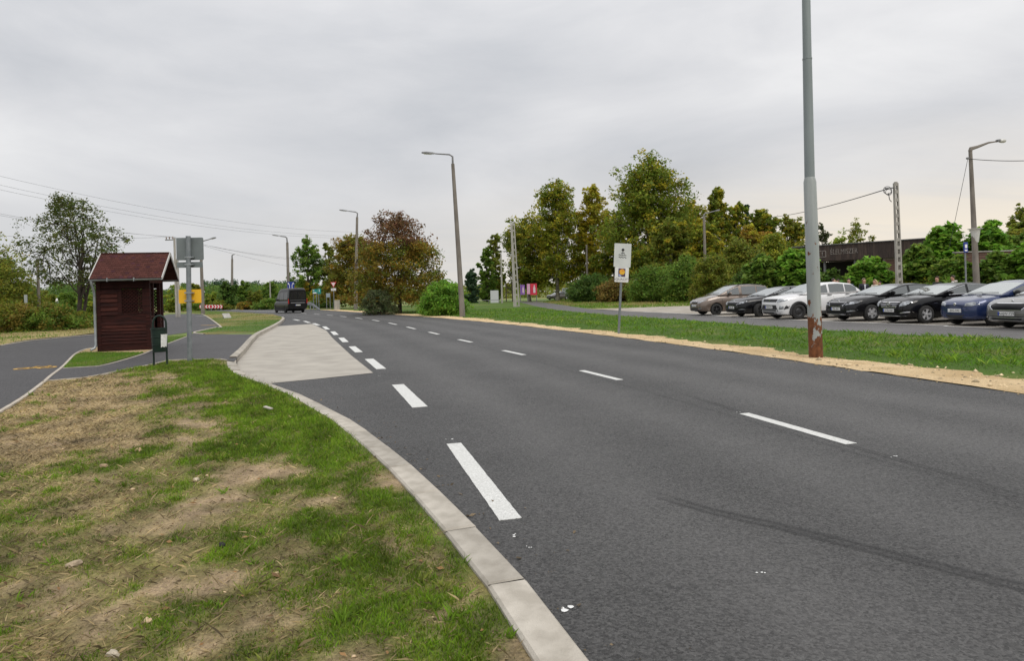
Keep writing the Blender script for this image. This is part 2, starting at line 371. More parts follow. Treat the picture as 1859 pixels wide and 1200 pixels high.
def asphalt(name, base, tint=(1, 1, 1.02), lanes=False, agg=1.0):
    m, n, l, p = newmat(name); p.inputs['Specular IOR Level'].default_value = .5
    t = n.new('ShaderNodeTexCoord')
    def noise(s, d=4, r=.6, st=None):
        z = n.new('ShaderNodeTexNoise'); z.inputs['Scale'].default_value = s; z.inputs['Detail'].default_value = d; z.inputs['Roughness'].default_value = r
        l.new(t.outputs['Object'], z.inputs['Vector']); return z.outputs[0]
    def mth(op, a, b=None, cl=False):
        q = n.new('ShaderNodeMath'); q.operation = op; q.use_clamp = cl
        for i, v in enumerate((a, b)):
            if v is None: continue
            if isinstance(v, (int, float)): q.inputs[i].default_value = v
            else: l.new(v, q.inputs[i])
        return q.outputs[0]
    vor = n.new('ShaderNodeTexVoronoi'); vor.inputs['Scale'].default_value = 78; l.new(t.outputs['Object'], vor.inputs['Vector'])
    sepc = n.new('ShaderNodeSeparateColor'); l.new(vor.outputs['Color'], sepc.inputs[0])
    aggr = mth('MULTIPLY', mth('SUBTRACT', sepc.outputs[0], .5), 1.15 * agg)                 # stone to stone
    fine = mth('MULTIPLY', mth('SUBTRACT', noise(150, 3, .75), .5), 1.7 * agg)
    big = mth('MULTIPLY', mth('SUBTRACT', noise(.35, 5, .6), .5), 1.1)
    mid = mth('MULTIPLY', mth('SUBTRACT', noise(3.2, 5, .65), .5), .45)
    f = mth('ADD', mth('ADD', aggr, fine), mth('ADD', big, mid))
    if lanes:
        a = n.new('ShaderNodeAttribute'); a.attribute_name = 'lat'; lat = a.outputs['Fac']
        wob = mth('ADD', lat, mth('MULTIPLY', mth('SUBTRACT', noise(.5, 3), .5), .5))
        for c, w, s in ((-2.55, .40, .30), (-.95, .42, .34), (1.0, .45, .36), (2.45, .42, .34), (-3.9, .6, -.16), (.0, .35, -.12), (-1.75, .3, -.08), (1.75, .3, -.07), (3.3, .3, -.15)):
            q = mth('DIVIDE', mth('SUBTRACT', wob, c), w); g = mth('POWER', 2.718, mth('MULTIPLY', mth('MULTIPLY', q, q), -1.0))
            f = mth('ADD', f, mth('MULTIPLY', g, s))
        # paver seam just right of the centre line
        q = mth('DIVIDE', mth('SUBTRACT', mth('ADD', lat, mth('MULTIPLY', mth('SUBTRACT', noise(1.3, 4), .5), .10)), -.21), .035)
        f = mth('SUBTRACT', f, mth('MULTIPLY', mth('POWER', 2.718, mth('MULTIPLY', mth('MULTIPLY', q, q), -1.0)), .30))
    f = mth('MAXIMUM', mth('ADD', f, 1.0), .18)
    v = n.new('ShaderNodeVectorMath'); v.operation = 'SCALE'; v.inputs[0].default_value = tuple(base * c for c in tint); l.new(f, v.inputs['Scale']); l.new(v.outputs[0], p.inputs['Base Color'])
    rr = n.new('ShaderNodeMapRange'); rr.inputs[3].default_value = .50; rr.inputs[4].default_value = .78; l.new(sepc.outputs[1], rr.inputs[0]); l.new(rr.outputs[0], p.inputs['Roughness'])
    b = n.new('ShaderNodeBump'); b.inputs['Strength'].default_value = .55; b.inputs['Distance'].default_value = .006
    l.new(mth('ADD', mth('MULTIPLY', vor.outputs['Distance'], -1.5), fine), b.inputs['Height']); l.new(b.outputs[0], p.inputs['Normal'])
    return m
m_road = asphalt('fresh_asphalt', .053, tint=(1.03, 1.0, .965), lanes=True)
m_path = asphalt('path_asphalt', .045, tint=(1.05, .99, 1.0), agg=.6)
m_lot = asphalt('side_road_asphalt', .092, tint=(1.05, .99, .95), agg=.5)
road_poly = [tuple(p) for p in KERB[::2]] + [tuple(p) for p in BAY[::2]] + left_far + [tuple(p) for p in RIGHT[::-1]]
road = sheet('road', road_poly, .45, 0.0, m_road, far=14, attrs={'lat': lambda V_: line_dist(CENTRE[::2], V_)[0]})

# ---- concrete bus bay, on top of the asphalt
m_conc = pm('bay_concrete', hx(178, 172, 161), hx(152, 146, 136), scale=1.6, rough=.85, bump=.25, bscale=120, stretch=(1, 1, 1), lo=.3, hi=.75)
bay_poly = gx([(486, 697), (580, 688), (677.5, 677.5), (638, 646), (604, 614.3), (592, 600), (567, 588.3), (500.5, 592.6), (484, 602.8), (469, 612), (458.5, 624), (447.7, 639), (431, 657.5), (430.5, 667), (438, 677), (452, 685.5), (471, 692.3)])
bay = sheet('bus_bay', bay_poly, .6, .006, m_conc, far=16)
nt = m_conc.node_tree; p_ = nt.nodes['Principled BSDF']       # drag-broom streaks and grime across the slab
tcn = nt.nodes.new('ShaderNodeTexCoord'); mpn = nt.nodes.new('ShaderNodeMapping'); mpn.inputs['Rotation'].default_value = (0, 0, R(-24)); mpn.inputs['Scale'].default_value = (.5, 9, 1)
zn = nt.nodes.new('ShaderNodeTexNoise'); zn.inputs['Scale'].default_value = 2.2; zn.inputs['Detail'].default_value = 6; nt.links.new(tcn.outputs['Object'], mpn.inputs[0]); nt.links.new(mpn.outputs[0], zn.inputs['Vector'])
mrn = nt.nodes.new('ShaderNodeMapRange'); mrn.inputs[1].default_value = .3; mrn.inputs[2].default_value = .7; mrn.inputs[3].default_value = .91; mrn.inputs[4].default_value = 1.05; nt.links.new(zn.outputs[0], mrn.inputs[0])
src = p_.inputs['Base Color'].links[0].from_socket; vmn = nt.nodes.new('ShaderNodeVectorMath'); vmn.operation = 'SCALE'; nt.links.new(src, vmn.inputs[0]); nt.links.new(mrn.outputs[0], vmn.inputs['Scale']); nt.links.new(vmn.outputs[0], p_.inputs['Base Color'])

# ---- painted lines: each dash a thin slab of ribbed thermoplastic laid on the road
m_paint = pm('road_paint', (.78, .78, .75), (.60, .60, .57), scale=38, rough=.55, bump=.8, bscale=70, lo=.25, hi=.6)
def dash(a, b, w, parent=road, z0=.001, th=.004, m=None, name='lane_dash'):
    a, b = Vector(a[:2]), Vector(b[:2]); d = (b - a).normalized(); nrm = Vector((-d.y, d.x)) * w / 2; n = max(2, int((b - a).length / .08)); vs = []; 
    rr = random.Random(int(a.x * 1000))
    for i in range(n + 1):
        q = a + (b - a) * i / n; j = rr.uniform(-.004, .004)
        for s in (-1, 1):
            pt = q + nrm * s * (1 + j * 8); vs += [(pt.x, pt.y, z0), (pt.x, pt.y, z0 + th)]
    fs = []
    for i in range(n):
        o_ = i * 4; fs += [(o_ + 1, o_ + 3, o_ + 7, o_ + 5), (o_, o_ + 1, o_ + 5, o_ + 4), (o_ + 3, o_ + 2, o_ + 6, o_ + 7)]
    fs += [(0, 2, 3, 1), (n * 4, n * 4 + 1, n * 4 + 3, n * 4 + 2)]
    return obj(name, vs, [f[::-1] for f in fs], m or m_paint, parent)
for a, b in cdash_px: dash(G(*a), G(*b), .125)
for a, b in ldash_px: dash(G(*a), G(*b), .20 if a[0] < 800 else .15)
for i in range(9):                                             # solid line towards the junction, laid in short lengths
    t0, t1 = i / 9, (i + 1) / 9 - .004; A, B = G(541, 567.6), G(420, 562.6); dash(A.lerp(B, t0), A.lerp(B, t1), .15)
m_drip = pm('paint_drip', (.7, .7, .68), rough=.6)
for px, py, s in ((938, 973, .035), (1028, 1107, .05), (962, 994, .015), (1621, 830, .03), (815, 798, .03), (1340, 749, .03), (690, 683, .03), (700, 671, .02), (1384, 1042, .02)):
    c = G(px, py); m_ = MB()
    for q in range(3):
        o_ = (random.uniform(-1, 1) * s * 1.3, random.uniform(-1, 1) * s * .8); r0 = s * random.uniform(.15, .42)
        ring = [(c.x + o_[0] + r0 * math.cos(w) * random.uniform(.7, 1.2), c.y + o_[1] + r0 * math.sin(w) * random.uniform(.7, 1.2), .003) for w in np.linspace(0, 2 * math.pi, 9)[:-1]]
        m_.add([(c.x + o_[0], c.y + o_[1], .006)] + ring, [(0, i + 1, (i + 1) % 8 + 1) for i in range(8)])
    m_.build('paint_spot', m_drip, road)
# rubber streaks left by tyres
def tyre_mat():
    m, n, l, p = newmat('tyre_streak'); p.inputs['Base Color'].default_value = (.022, .022, .023, 1); p.inputs['Roughness'].default_value = .8
    a = n.new('ShaderNodeAttribute'); a.attribute_name = 'fade'; t = n.new('ShaderNodeTexCoord'); z = n.new('ShaderNodeTexNoise'); z.inputs['Scale'].default_value = 60; z.inputs['Detail'].default_value = 3; l.new(t.outputs['Object'], z.inputs['Vector'])
    q = n.new('ShaderNodeMath'); q.operation = 'MULTIPLY'; l.new(a.outputs['Fac'], q.inputs[0]); l.new(z.outputs[0], q.inputs[1]); tr = n.new('ShaderNodeBsdfTransparent'); mx = n.new('ShaderNodeMixShader')
    l.new(q.outputs[0], mx.inputs[0]); l.new(tr.outputs[0], mx.inputs[1]); l.new(p.outputs[0], mx.inputs[2]); l.new(mx.outputs[0], n['Material Output'].inputs[0]); return m
m_streak = tyre_mat()
def streak_strip(pxs, w, amt, off=0.0):
    c = spline(gx(pxs), .15); n = len(c); vs = []; fd = []
    for i in range(n):
        t = c[min(i + 1, n - 1)] - c[max(i - 1, 0)]; t /= np.linalg.norm(t); nn = np.array((-t[1], t[0]))
        en = min(1, i / n * 6, (n - 1 - i) / n * 8 + .35)
        for s_, f_ in ((-1, 0), (-.55, 1), (0, .25), (.5, 1), (1, 0)):
            q = c[i] + nn * (s_ * w / 2 + off); vs.append((q[0], q[1], .0035)); fd.append(f_ * amt * en)
    fs = [(i * 5 + j, i * 5 + j + 1, i * 5 + 6 + j, i * 5 + 5 + j) for i in range(n - 1) for j in range(4)]
    o = obj('tyre_mark', vs, fs, m_streak, road); a = o.data.attributes.new('fade', 'FLOAT', 'POINT'); a.data.foreach_set('value', fd)
streak_strip([(1175, 893), (1290, 928), (1400, 953), (1530, 985), (1680, 1023), (1859, 1068), (1990, 1102)], .16, .75)
streak_strip([(1230, 712), (1420, 772), (1530, 806), (1640, 838), (1760, 872), (1859, 905)], .12, .45)

# ---- kerbs: every stone a block of its own, bedded in mortar
m_kerb = pm('kerb_concrete', hx(186, 179, 167), hx(160, 153, 141), scale=7, rough=.85, bump=.35, bscale=140)
_n, _l = m_kerb.node_tree.nodes, m_kerb.node_tree.links; _p = _n['Principled BSDF']; _src = _p.inputs['Base Color'].links[0].from_socket
_oi = _n.new('ShaderNodeObjectInfo'); _mr = _n.new('ShaderNodeMapRange'); _mr.inputs[3].default_value = .84; _mr.inputs[4].default_value = 1.08; _l.new(_oi.outputs['Random'], _mr.inputs[0])
_vm = _n.new('ShaderNodeVectorMath'); _vm.operation = 'SCALE'; _l.new(_src, _vm.inputs[0]); _l.new(_mr.outputs[0], _vm.inputs['Scale']); _l.new(_vm.outputs[0], _p.inputs['Base Color'])
m_mortar = pm('kerb_mortar', hx(110, 103, 92), hx(80, 74, 66), scale=20, rough=.95)
kerb = tag(thing('kerb', None, None), kind='structure')
def kerb_run(line, width, ztop, step, start=0.0):
    seg = np.hypot(*np.diff(line, axis=0).T); arc = np.concatenate([[0], np.cumsum(seg)]); L = arc[-1]
    at = lambda s: np.array((np.interp(s, arc, line[:, 0]), np.interp(s, arc, line[:, 1])))
    s = start; mort = MB()
    while s < L - .15:
        e_ = min(s + step, L); a, b = at(s), at(e_); d = b - a; ln = np.hypot(*d); d /= ln; nn = np.array((-d[1], d[0])); mid = (a + b) / 2 + nn * width / 2
        z = ztop((s + e_) / 2); hgt = .22; bm = MB()
        rot = Matrix.Rotation(math.atan2(d[1], d[0]) + random.uniform(-.003, .003), 3, 'Z')
        bm.box((0, 0, 0), (ln - .020, width, hgt), rot, ch=.014)
        o = bm.build('kerb_stone', m_kerb, kerb); o.location = (mid[0], mid[1], z - hgt / 2 + random.uniform(-.003, .003))
        mm = (a + b) / 2 + nn * width / 2
        mort.box((mm[0], mm[1], z - .012 - .09), (ln + .03, width - .012, .18), rot)
        s = e_
    mort.build('mortar_bed', m_mortar, kerb)
kl = np.sum(np.hypot(*np.diff(KERB, axis=0).T))
kerb_run(KERB, .205, lambda s: .035 + .055 * float(sstep(kl - 4.5, kl - .6, s)), .86, .3)
kerb_run(BAY, .17, lambda s: .145 - .06 * float(sstep(32.5, 35, s)), 1.0)

# ---- left-hand paths
under_poly = [(-13, -6), (-4.0, -6), (-6.5, 6), (-10, 12)] + gl([(300, 660), (410, 653), (423, 655)]) + [tuple(p) for p in BAY[::3] + np.array([[-.25, 0]])] + gl([(496, 573), (450, 569.5), (390, 566)]) + [(-70, 92), (-70, 20), (-24, 10)]
sheet('left_terrace', under_poly, 2.0, lambda x, y: zl(y) - .012, m_ground, cols=ground_cols)
cyc_edge = [(0, 748), (72, 700), (92, 683), (114, 666), (137, 643), (157, 634), (179, 630.5)]
ce = gl(cyc_edge)
cyc_poly = [(-2.0, -6.0), (-4.6, 3.5)] + ce + gl([(300, 609), (350, 602.5), (379, 597.5), (393, 594.5), (398.5, 591.5), (369, 571.5), (349, 569.8), (307, 570.5), (262, 580), (225, 592), (170, 607.5), (60, 618), (0, 628)]) + [(-21.5, 20), (-17, 9), (-13, -6)]
cycle_path = sheet('cycle_path', cyc_poly, .8, lambda x, y: zl(y) + .001, m_path, far=15)
foot_poly = gl([(72, 700.2), (92, 683.3), (114, 668), (179, 665.3), (253, 645.3), (277, 635.5), (308, 623), (341, 610.5), (352, 604.8), (371, 607.2), (456, 607.2)])
foot_poly += [tuple(p) for p in gl([(464.5, 610.5), (454, 622), (443, 637), (425, 656.5)])] + gl([(413, 655), (398, 652), (339, 653), (308, 654), (277, 661.5), (225, 672), (154, 686), (83, 692)])
footway = sheet('footway', foot_poly, .5, lambda x, y: zl(y) + .004, m_path, far=15)
m_edge = pm('edging_concrete', hx(190, 182, 168), hx(160, 150, 136), scale=9, rough=.9)
def strip(name, pts, w, z, m, h=.06):
    c = spline(pts, .5); n = len(c); vs = []
    for i in range(n):
        t = c[min(i + 1, n - 1)] - c[max(i - 1, 0)]; t /= np.linalg.norm(t); nn = np.array((-t[1], t[0])) * w / 2; zz = float(zl(c[i][1])) + z
        a, b = c[i] - nn, c[i] + nn; vs += [(a[0], a[1], zz - h), (a[0], a[1], zz), (b[0], b[1], zz), (b[0], b[1], zz - h)]
    fs = [(i * 4 + j, i * 4 + j + 1, i * 4 + 5 + j, i * 4 + 4 + j) for i in range(n - 1) for j in range(3)]
    return tag(obj(name, vs, fs, m), kind='structure')
strip('path_edging', [(-2.0, -6.0), (-4.6, 3.5)] + ce, .055, .018, m_edge)
strip('path_edging', gl([(83, 692), (154, 686), (225, 672), (277, 661.5), (308, 654), (339, 653), (398, 652), (413, 654.5)]), .045, .014, m_edge)
strip('path_edging', gl([(114, 669), (179, 665.3), (253, 645.3), (277, 635.5), (308, 623), (341, 610.5)]), .045, .014, m_edge)
strip('path_edging', gl([(371, 607.2), (352, 604.3), (379, 597.5), (393, 594.5), (398.5, 591.5), (369, 571.5), (349, 569.8)]), .09, .03, m_edge)
strip('path_edging', gl([(0, 628), (60, 618), (170, 607.5)]), .07, .022, m_edge)

# yellow bicycle symbol on the cycle path
m_yel = pm('yellow_paint', (.62, .36, .06), (.42, .25, .05), scale=30, rough=.7)
def flat_ribbon(pts, w, name='bicycle_mark'):
    n = len(pts); vs = []
    for i in range(n):
        p, q = np.array(pts[max(i - 1, 0)]), np.array(pts[min(i + 1, n - 1)]); t = q - p; t /= np.linalg.norm(t); nn = np.array((-t[1], t[0])) * w / 2
        for s_ in (-1, 1):
            u = np.array(pts[i]) + nn * s_; vs.append((u[0], u[1], float(zl(u[1])) + .006))
    return obj(name, vs, [(2 * i, 2 * i + 1, 2 * i + 3, 2 * i + 2) for i in range(n - 1)], m_yel, cycle_path)
A, B = np.array(GL(22, 671.5).xy), np.array(GL(95, 668).xy); ux = (B - A) / np.linalg.norm(B - A); uy = np.array((-ux[1], ux[0])) * 2.1; S = np.linalg.norm(B - A)
bk = lambda a, b: tuple(A + ux * a * S + uy * b * S * .62)
for cx_ in (.21, .79): flat_ribbon([bk(cx_ + .2 * math.cos(w), .16 + .2 * math.sin(w)) for w in np.linspace(0, 2 * math.pi, 22)], .075)
for seg in ([(.21, .16), (.38, .46), (.70, .46), (.79, .16)], [(.38, .46), (.50, .14), (.70, .46)], [(.21, .16), (.50, .14)], [(.34, .56), (.38, .46)], [(.29, .57), (.41, .57)], [(.70, .46), (.67, .60), (.60, .62)]):
    flat_ribbon([bk(*q) for q in seg], .075)
for (p, q, w) in (((356, 574.2), (374, 574), .22), ((366, 590.7), (392, 590.6), .22)):
    dash(GL(*p), GL(*q), w, cycle_path, z0=.104, m=m_yel if q[1] > 580 else m_paint, name='path_mark')

# ---- right-hand shoulder, grass bank, side road and car park
shoulder_px = [(1859, 697.5), (1700, 676), (1480, 650), (1300, 628), (1124, 608.3), (1000, 594.3), (900, 583.8), (840, 578), (700, 568.2), (640, 565), (600, 562.8)]
sp = gx(shoulder_px); q1 = np.array(sp[0]) - np.array(sp[2]); q1 /= np.linalg.norm(q1)
SHO = spline([tuple(np.array(sp[0]) + q1 * 26 + np.array((5, 0))), tuple(np.array(sp[0]) + q1 * 9 + np.array((.5, 0)))] + sp, .6)
sho_arr = SHO + 0; wob = (fbm(SHO[:, 0] * 1.3, SHO[:, 1] * 1.3) - .5)[:, None] * np.array([[.5, .25]]); sho_arr = SHO + wob
m_gravel = attr_mat('crushed_limestone', noise=.35, nscale=60, bump=1.0, bscale=90, rough=.95)
def gravel_cols(x, y):
    t = np.clip((fbm(x * 2.2, y * 2.2) - .3) * 2, 0, 1)[:, None]; return np.array([hx(232, 206, 164)]) * t + np.array([hx(200, 172, 128)]) * (1 - t)
r_in = [tuple(p) for p in RIGHT if p[1] < 88]
sh_poly = r_in + [tuple(p) for p in (sho_arr + np.array([[.9, .25]]))[::-1]]
sheet('gravel_shoulder', sh_poly, .25, lambda x, y: -.008 + .035 * fbm(x * 3, y * 3), m_gravel, far=14, cols=gravel_cols)
side_near = [(1859, 620.5), (1760, 615), (1632, 609.5), (1493, 601.5), (1425, 597), (1330, 590.5), (1232, 582.5), (1124, 574.5), (1045, 567.5), (1000, 562), (970, 556), (945, 549.5)]
side_far = [(945, 547.8), (985, 549), (1062, 560), (1128, 564.8), (1262, 570.7), (1321, 575.3), (1425, 580.6), (1560, 586.3), (1718, 592), (1859, 599)]
sn, sf = gx(side_near), gx(side_far)
s_ext = np.array(sn[0]) - np.array(sn[2]); s_ext /= np.linalg.norm(s_ext)
sn = [tuple(np.array(sn[0]) + s_ext * 22)] + sn; sf = sf + [tuple(np.array(sf[-1]) + s_ext * 22)]
SN = spline(sn, 1.0); SF = spline(sf, 1.0)
sheet('side_road', [tuple(p) for p in SN] + [tuple(G(925, 546.6))[:2], tuple(G(925, 545.6))[:2]] + [tuple(p) for p in SF], .9, .012, m_lot, far=20)
m_lotc = pm('lot_concrete', hx(178, 170, 158), hx(140, 132, 120), scale=.8, rough=.9, bump=.2, bscale=60)
lot_far = gx([(1088, 561), (1136, 559.5), (1200, 557), (1262, 555.2), (1330, 553)]) + [(26, 44), (34, 32), (38, 8)]
sheet('car_park', [tuple(p) for p in SF if p[1] < 46][:] + lot_far[::-1] + gx([(1066, 560.2)]), 1.2, .004, m_lotc, far=30)
# white line between side road and bays
for i in range(len(SF) - 2):
    if SF[i][1] < 45 and SF[i][1] > 13.5: dash((SF[i][0] + .02, SF[i][1]), (SF[i + 1][0], SF[i + 1][1]), .10, bpy.data.objects['side_road'], z0=.014, name='edge_line')

# ---- verge, bank and lawn soils
SOILS = dict(green=(.115, .150, .026), lush=(.065, .125, .012), straw=(.42, .315, .165), soil=(.36, .265, .16), olive=(.19, .17, .055))
def blob(px, py, rows):
    s = np.zeros(len(px))
    for cx_, cy_, rx, ry, w in rows: s += w * np.exp(-(((px - cx_) / rx) ** 2 + ((py - cy_) / ry) ** 2))
    return s
bare_rows = [(350, 1060, 90, 35, .9), (225, 1150, 120, 60, .9), (410, 935, 90, 42, .75), (400, 868, 110, 16, .8), (330, 772, 70, 14, .9), (250, 745, 60, 12, .7), (705, 880, 60, 16, .7), (700, 1160, 60, 20, .35), (790, 990, 20, 70, .5), (960, 1165, 40, 25, .8), (520, 905, 70, 14, .6), (290, 700, 60, 10, .6), (870, 1040, 22, 40, .4), (300, 735, 50, 8, .5)]
green_rows = [(520, 770, 170, 62, .9), (450, 690, 120, 30, .8), (660, 860, 130, 60, .6), (760, 960, 120, 60, .8), (860, 1130, 130, 60, .75), (560, 1120, 170, 70, .5), (300, 690, 120, 20, .35), (420, 1010, 60, 25, .2), (150, 1080, 100, 40, .25), (560, 980, 90, 40, .4)]
straw_rows = [(90, 745, 170, 60, 1.0), (200, 705, 120, 30, .7), (0, 830, 130, 40, .6), (160, 800, 130, 30, .55), (60, 1190, 80, 40, .4), (120, 900, 120, 30, .35)]
def verge_fields(x, y):
    yy = np.maximum(y, 1.2); px = CX + F * (x / yy); py = HY + 15 + F * CH / yy - (px - CX) * .0275 - 15
    n1 = fbm(x * .9 + 3, y * .7); n2 = fbm(x * 3.0, y * 2.2 + 40); n3 = fbm(x * 10, y * 7 + 11)
    bare = np.clip(.72 * blob(px, py, bare_rows) + .08 + (n1 - .52) * 1.3 + (n2 - .5) * 2.2 + (n3 - .5) * 1.4, 0, 1)
    green = np.clip(.36 + blob(px, py, green_rows) - .65 * blob(px, py, straw_rows) - .8 * blob(px, py, bare_rows) + (n1 - .5) * -.9 + (n2 - .5) * -2.4 + (n3 - .5) * 1.6, 0, 1)
    straw = np.clip(blob(px, py, straw_rows) + (n2 - .5) * 1.0, 0, 1)
    return green, np.clip(bare, 0, 1), straw
def verge_cols(x, y):
    g, b, s = verge_fields(x, y); n = fbm(x * 14, y * 14)[:, None]
    c = np.array([SOILS['olive']]) * (1 - g[:, None]) + np.array([SOILS['green']]) * g[:, None]
    t = np.clip(s * (1 - g), 0, 1)[:, None]; c = c * (1 - t) + np.array([SOILS['straw']]) * t
    t = np.clip((b - .25) * 1.6 * (1 - .7 * g), 0, 1)[:, None]; c = c * (1 - t) + np.array([SOILS['soil']]) * t
    return c * (.6 + .8 * n) * np.clip(.45 + 1.0 * fbm(x * 5 + 31, y * 3.5), .5, 1.25)[:, None]
m_verge = attr_mat('verge_soil', noise=.4, nscale=45, bump=1.0, bscale=55, rough=.95)
def off_line(line, d):
    t = np.gradient(line, axis=0); t /= np.hypot(*t.T)[:, None]; return line + np.column_stack([-t[:, 1], t[:, 0]]) * d
kin = off_line(KERB, .20)
verge_poly = [(-2.0, -6.0), (-4.6, 3.5)] + ce[:2] + gl([(83, 692), (154, 686), (225, 672), (277, 661.5), (308, 654), (339, 653), (398, 652), (413, 655)]) + [tuple(p) for p in kin[::-2]]
def verge_z(x, y):
    d, _ = line_dist(KERB[::3], np.column_stack([x, y])); near = np.clip((np.abs(d) - .2) / .8, 0, 1)
    return zl(y) + near * (.055 * (fbm(x * 1.1, y * 1.1) - .4) + .03 * (fbm(x * 4, y * 4) - .5) + .012 * (fbm(x * 16, y * 16) - .5)) - .012
sheet('verge', verge_poly, .085, verge_z, m_verge, far=5, cols=verge_cols)
def lush_cols(x, y):
    n = fbm(x * .8, y * .8)[:, None]; n2 = fbm(x * 5, y * 5)[:, None]; t = np.clip((n - .55) * 3, 0, 1)
    return (np.array([SOILS['lush']]) * (1 - t) + np.array([SOILS['olive']]) * t) * (.7 + .6 * n2)
bank_poly = [tuple(p) for p in sho_arr] + gx([(640, 562.5), (700, 558), (800, 551), (860, 549)]) + gx([(930, 547)]) + [tuple(p) for p in SN[::-1]]
bank_z = lambda x, y: -.02 + (.015 + .07 * fbm(x * .5, y * .5) + .03 * fbm(x * 2.5, y * 2.5)) * np.clip(np.abs(line_dist(sho_arr[::2], np.column_stack([x, y]))[0]) / .8, 0, 1)
sheet('grass_bank', bank_poly, .5, bank_z, m_verge, far=12, cols=lush_cols)
isl_poly = gl([(371, 607), (353, 604), (380, 597.2), (394, 594.2), (399.5, 591.3), (370, 571.3), (340, 569.5)]) + gx([(340, 566), (390, 565.8), (450, 569.3), (496, 572.8)]) + [tuple(p) for p in off_line(BAY, .17)[::-2] if p[1] > G(456, 607).y - .3]
def isl_cols(x, y):
    n = fbm(x * .35 + 7, y * .25)[:, None]; n2 = fbm(x * 2, y * 2)[:, None]; t = np.clip((n - .44) * 5 + (n2 - .5), 0, 1)
    return (np.array([SOILS['lush']]) * (1 - t) + np.array([(.24, .20, .07)]) * t) * (.75 + .5 * n2)
isl_cl = np.vstack([np.array(isl_poly), np.array(isl_poly[:1])])
isl_z = lambda x, y: .098 + .06 * fbm(x * .6, y * .6) * np.clip(np.abs(line_dist(isl_cl, np.column_stack([x, y]))[0]) / 1.2, 0, 1)
sheet('grass_island', isl_poly, .6, isl_z, m_verge, far=20, cols=isl_cols)
tri_poly = gl([(114.5, 669), (137.5, 645), (150, 640), (200, 640), (262, 640), (252, 644.5), (179, 664.5)])
sheet('shelter_lawn', tri_poly, .3, lambda x, y: zl(y) + .012, m_verge, cols=lush_cols)
tri2_poly = gl([(292, 612), (340, 610), (308, 622), (296, 627)])
sheet('shelter_lawn', tri2_poly, .4, lambda x, y: zl(y) + .012, m_verge, cols=lush_cols)
pad_poly = gl([(137, 645), (157, 634.5), (182, 630.8), (292, 611.5), (300, 622), (277, 635), (262, 641), (200, 641), (150, 641)])
sheet('shelter_gravel_pad', pad_poly, .3, lambda x, y: zl(y) + .008 + .02 * fbm(x * 3, y * 3), m_gravel, cols=lambda x, y: gravel_cols(x, y) * .8)
mead_poly = gl([(170, 606.5), (60, 617), (0, 627)]) + [(-24, 20), (-60, 22), (-70, 48)] + gl([(60, 590), (170, 586), (240, 583)]) + gl([(262, 579.2), (225, 591)])
sheet('meadow', mead_poly, .8, lambda x, y: .09 + .08 * fbm(x * .6, y * .6), m_verge, far=26, cols=lambda x, y: (np.array([(.38, .30, .13)]) * np.clip(fbm(x * .5, y * .5) * 1.4, .3, 1)[:, None] + np.array([(.09, .10, .02)]) * (1 - np.clip(fbm(x * .5, y * .5) * 1.4, .3, 1)[:, None])))

# ---- grass blades
m_blade = attr_mat('grass_blades', rough=.6, transl=.35)
def blades(name, P, hgt, wid, cols, lean, label=None, cat='grass'):
    n = len(P); a = RNG.uniform(0, 2 * math.pi, n); la = RNG.uniform(0, 2 * math.pi, n)
    side = np.column_stack([np.cos(a), np.sin(a), np.zeros(n)]) * (wid / 2)[:, None]
    tip = np.column_stack([np.cos(la) * lean * hgt, np.sin(la) * lean * hgt, hgt * np.sqrt(np.maximum(.05, 1 - np.minimum(lean, .97) ** 2))])
    midp = tip * np.array([.35, .35, .58])
    V_ = np.empty((n, 4, 3)); V_[:, 0] = P - side; V_[:, 1] = P + side; V_[:, 2] = P + midp + side * .75; V_[:, 3] = P + tip
    b_ = np.arange(n)[:, None] * 4
    Ft = np.concatenate([b_ + np.array([[0, 1, 2]]), b_ + np.array([[0, 2, 3]])])
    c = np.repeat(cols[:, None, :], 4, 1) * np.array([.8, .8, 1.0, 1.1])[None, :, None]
    o = link(name, np_mesh(name, V_.reshape(-1, 3), Ft, m_blade, c.reshape(-1, 3)))
    return tag(o, label, cat, kind='stuff')
def scatter(poly, n):
    poly = np.asarray(poly); lo, hi = poly.min(0), poly.max(0); p = RNG.uniform(lo, hi, (n, 2)); return p[inside(poly, p)]
vis_poly = [q for q in verge_poly]
# near verge: mown grass, density falling with distance, gaps on the bare soil
P2 = scatter(np.array([(-9.5, 2.0), (.6, 2.0), (.6, 5), (-1.0, 8), (-8, 18), (-12.5, 18), (-11, 10)]), 2600000)
P2 = P2[inside(verge_poly, P2)]; P2 = P2[P2[:, 1] > 2.2]
keep = RNG.random(len(P2)) < np.clip((3.6 / P2[:, 1]) ** 1.25, .1, 1); P2 = P2[keep]
g, b, s = verge_fields(P2[:, 0], P2[:, 1]); dd, _ = line_dist(KERB[::3], P2)
keep = RNG.random(len(P2)) < np.clip(.34 + .9 * g + .35 * s - .42 * b, .10, 1) * np.clip((np.abs(dd) - .19) * 6, 0, 1); P2, g, b, s = P2[keep], g[keep], b[keep], s[keep]
n = len(P2); isdry = RNG.random(n) < np.clip(.52 - .62 * g + .45 * s, .04, .92)
tuft = fbm(P2[:, 0] * 7, P2[:, 1] * 7)
h_ = RNG.uniform(.012, .038, n) * (.45 + .85 * g + .9 * np.clip(tuft - .5, 0, 1)) * (1 + .12 * np.clip(P2[:, 1] - 5, 0, 6)); h_[isdry] = RNG.gamma(3.0, .011, isdry.sum()) + .008
ln = np.where(isdry, RNG.uniform(.85, .99, n), RNG.uniform(.15, .9, n))
mott = np.clip(.28 + 1.35 * fbm(P2[:, 0] * 5 + 31, P2[:, 1] * 3.5), .4, 1.35)[:, None]; var = RNG.uniform(.5, 1.3, n)[:, None]; yel = np.clip(RNG.random(n) * .9 - .45 * g, 0, 1)[:, None]
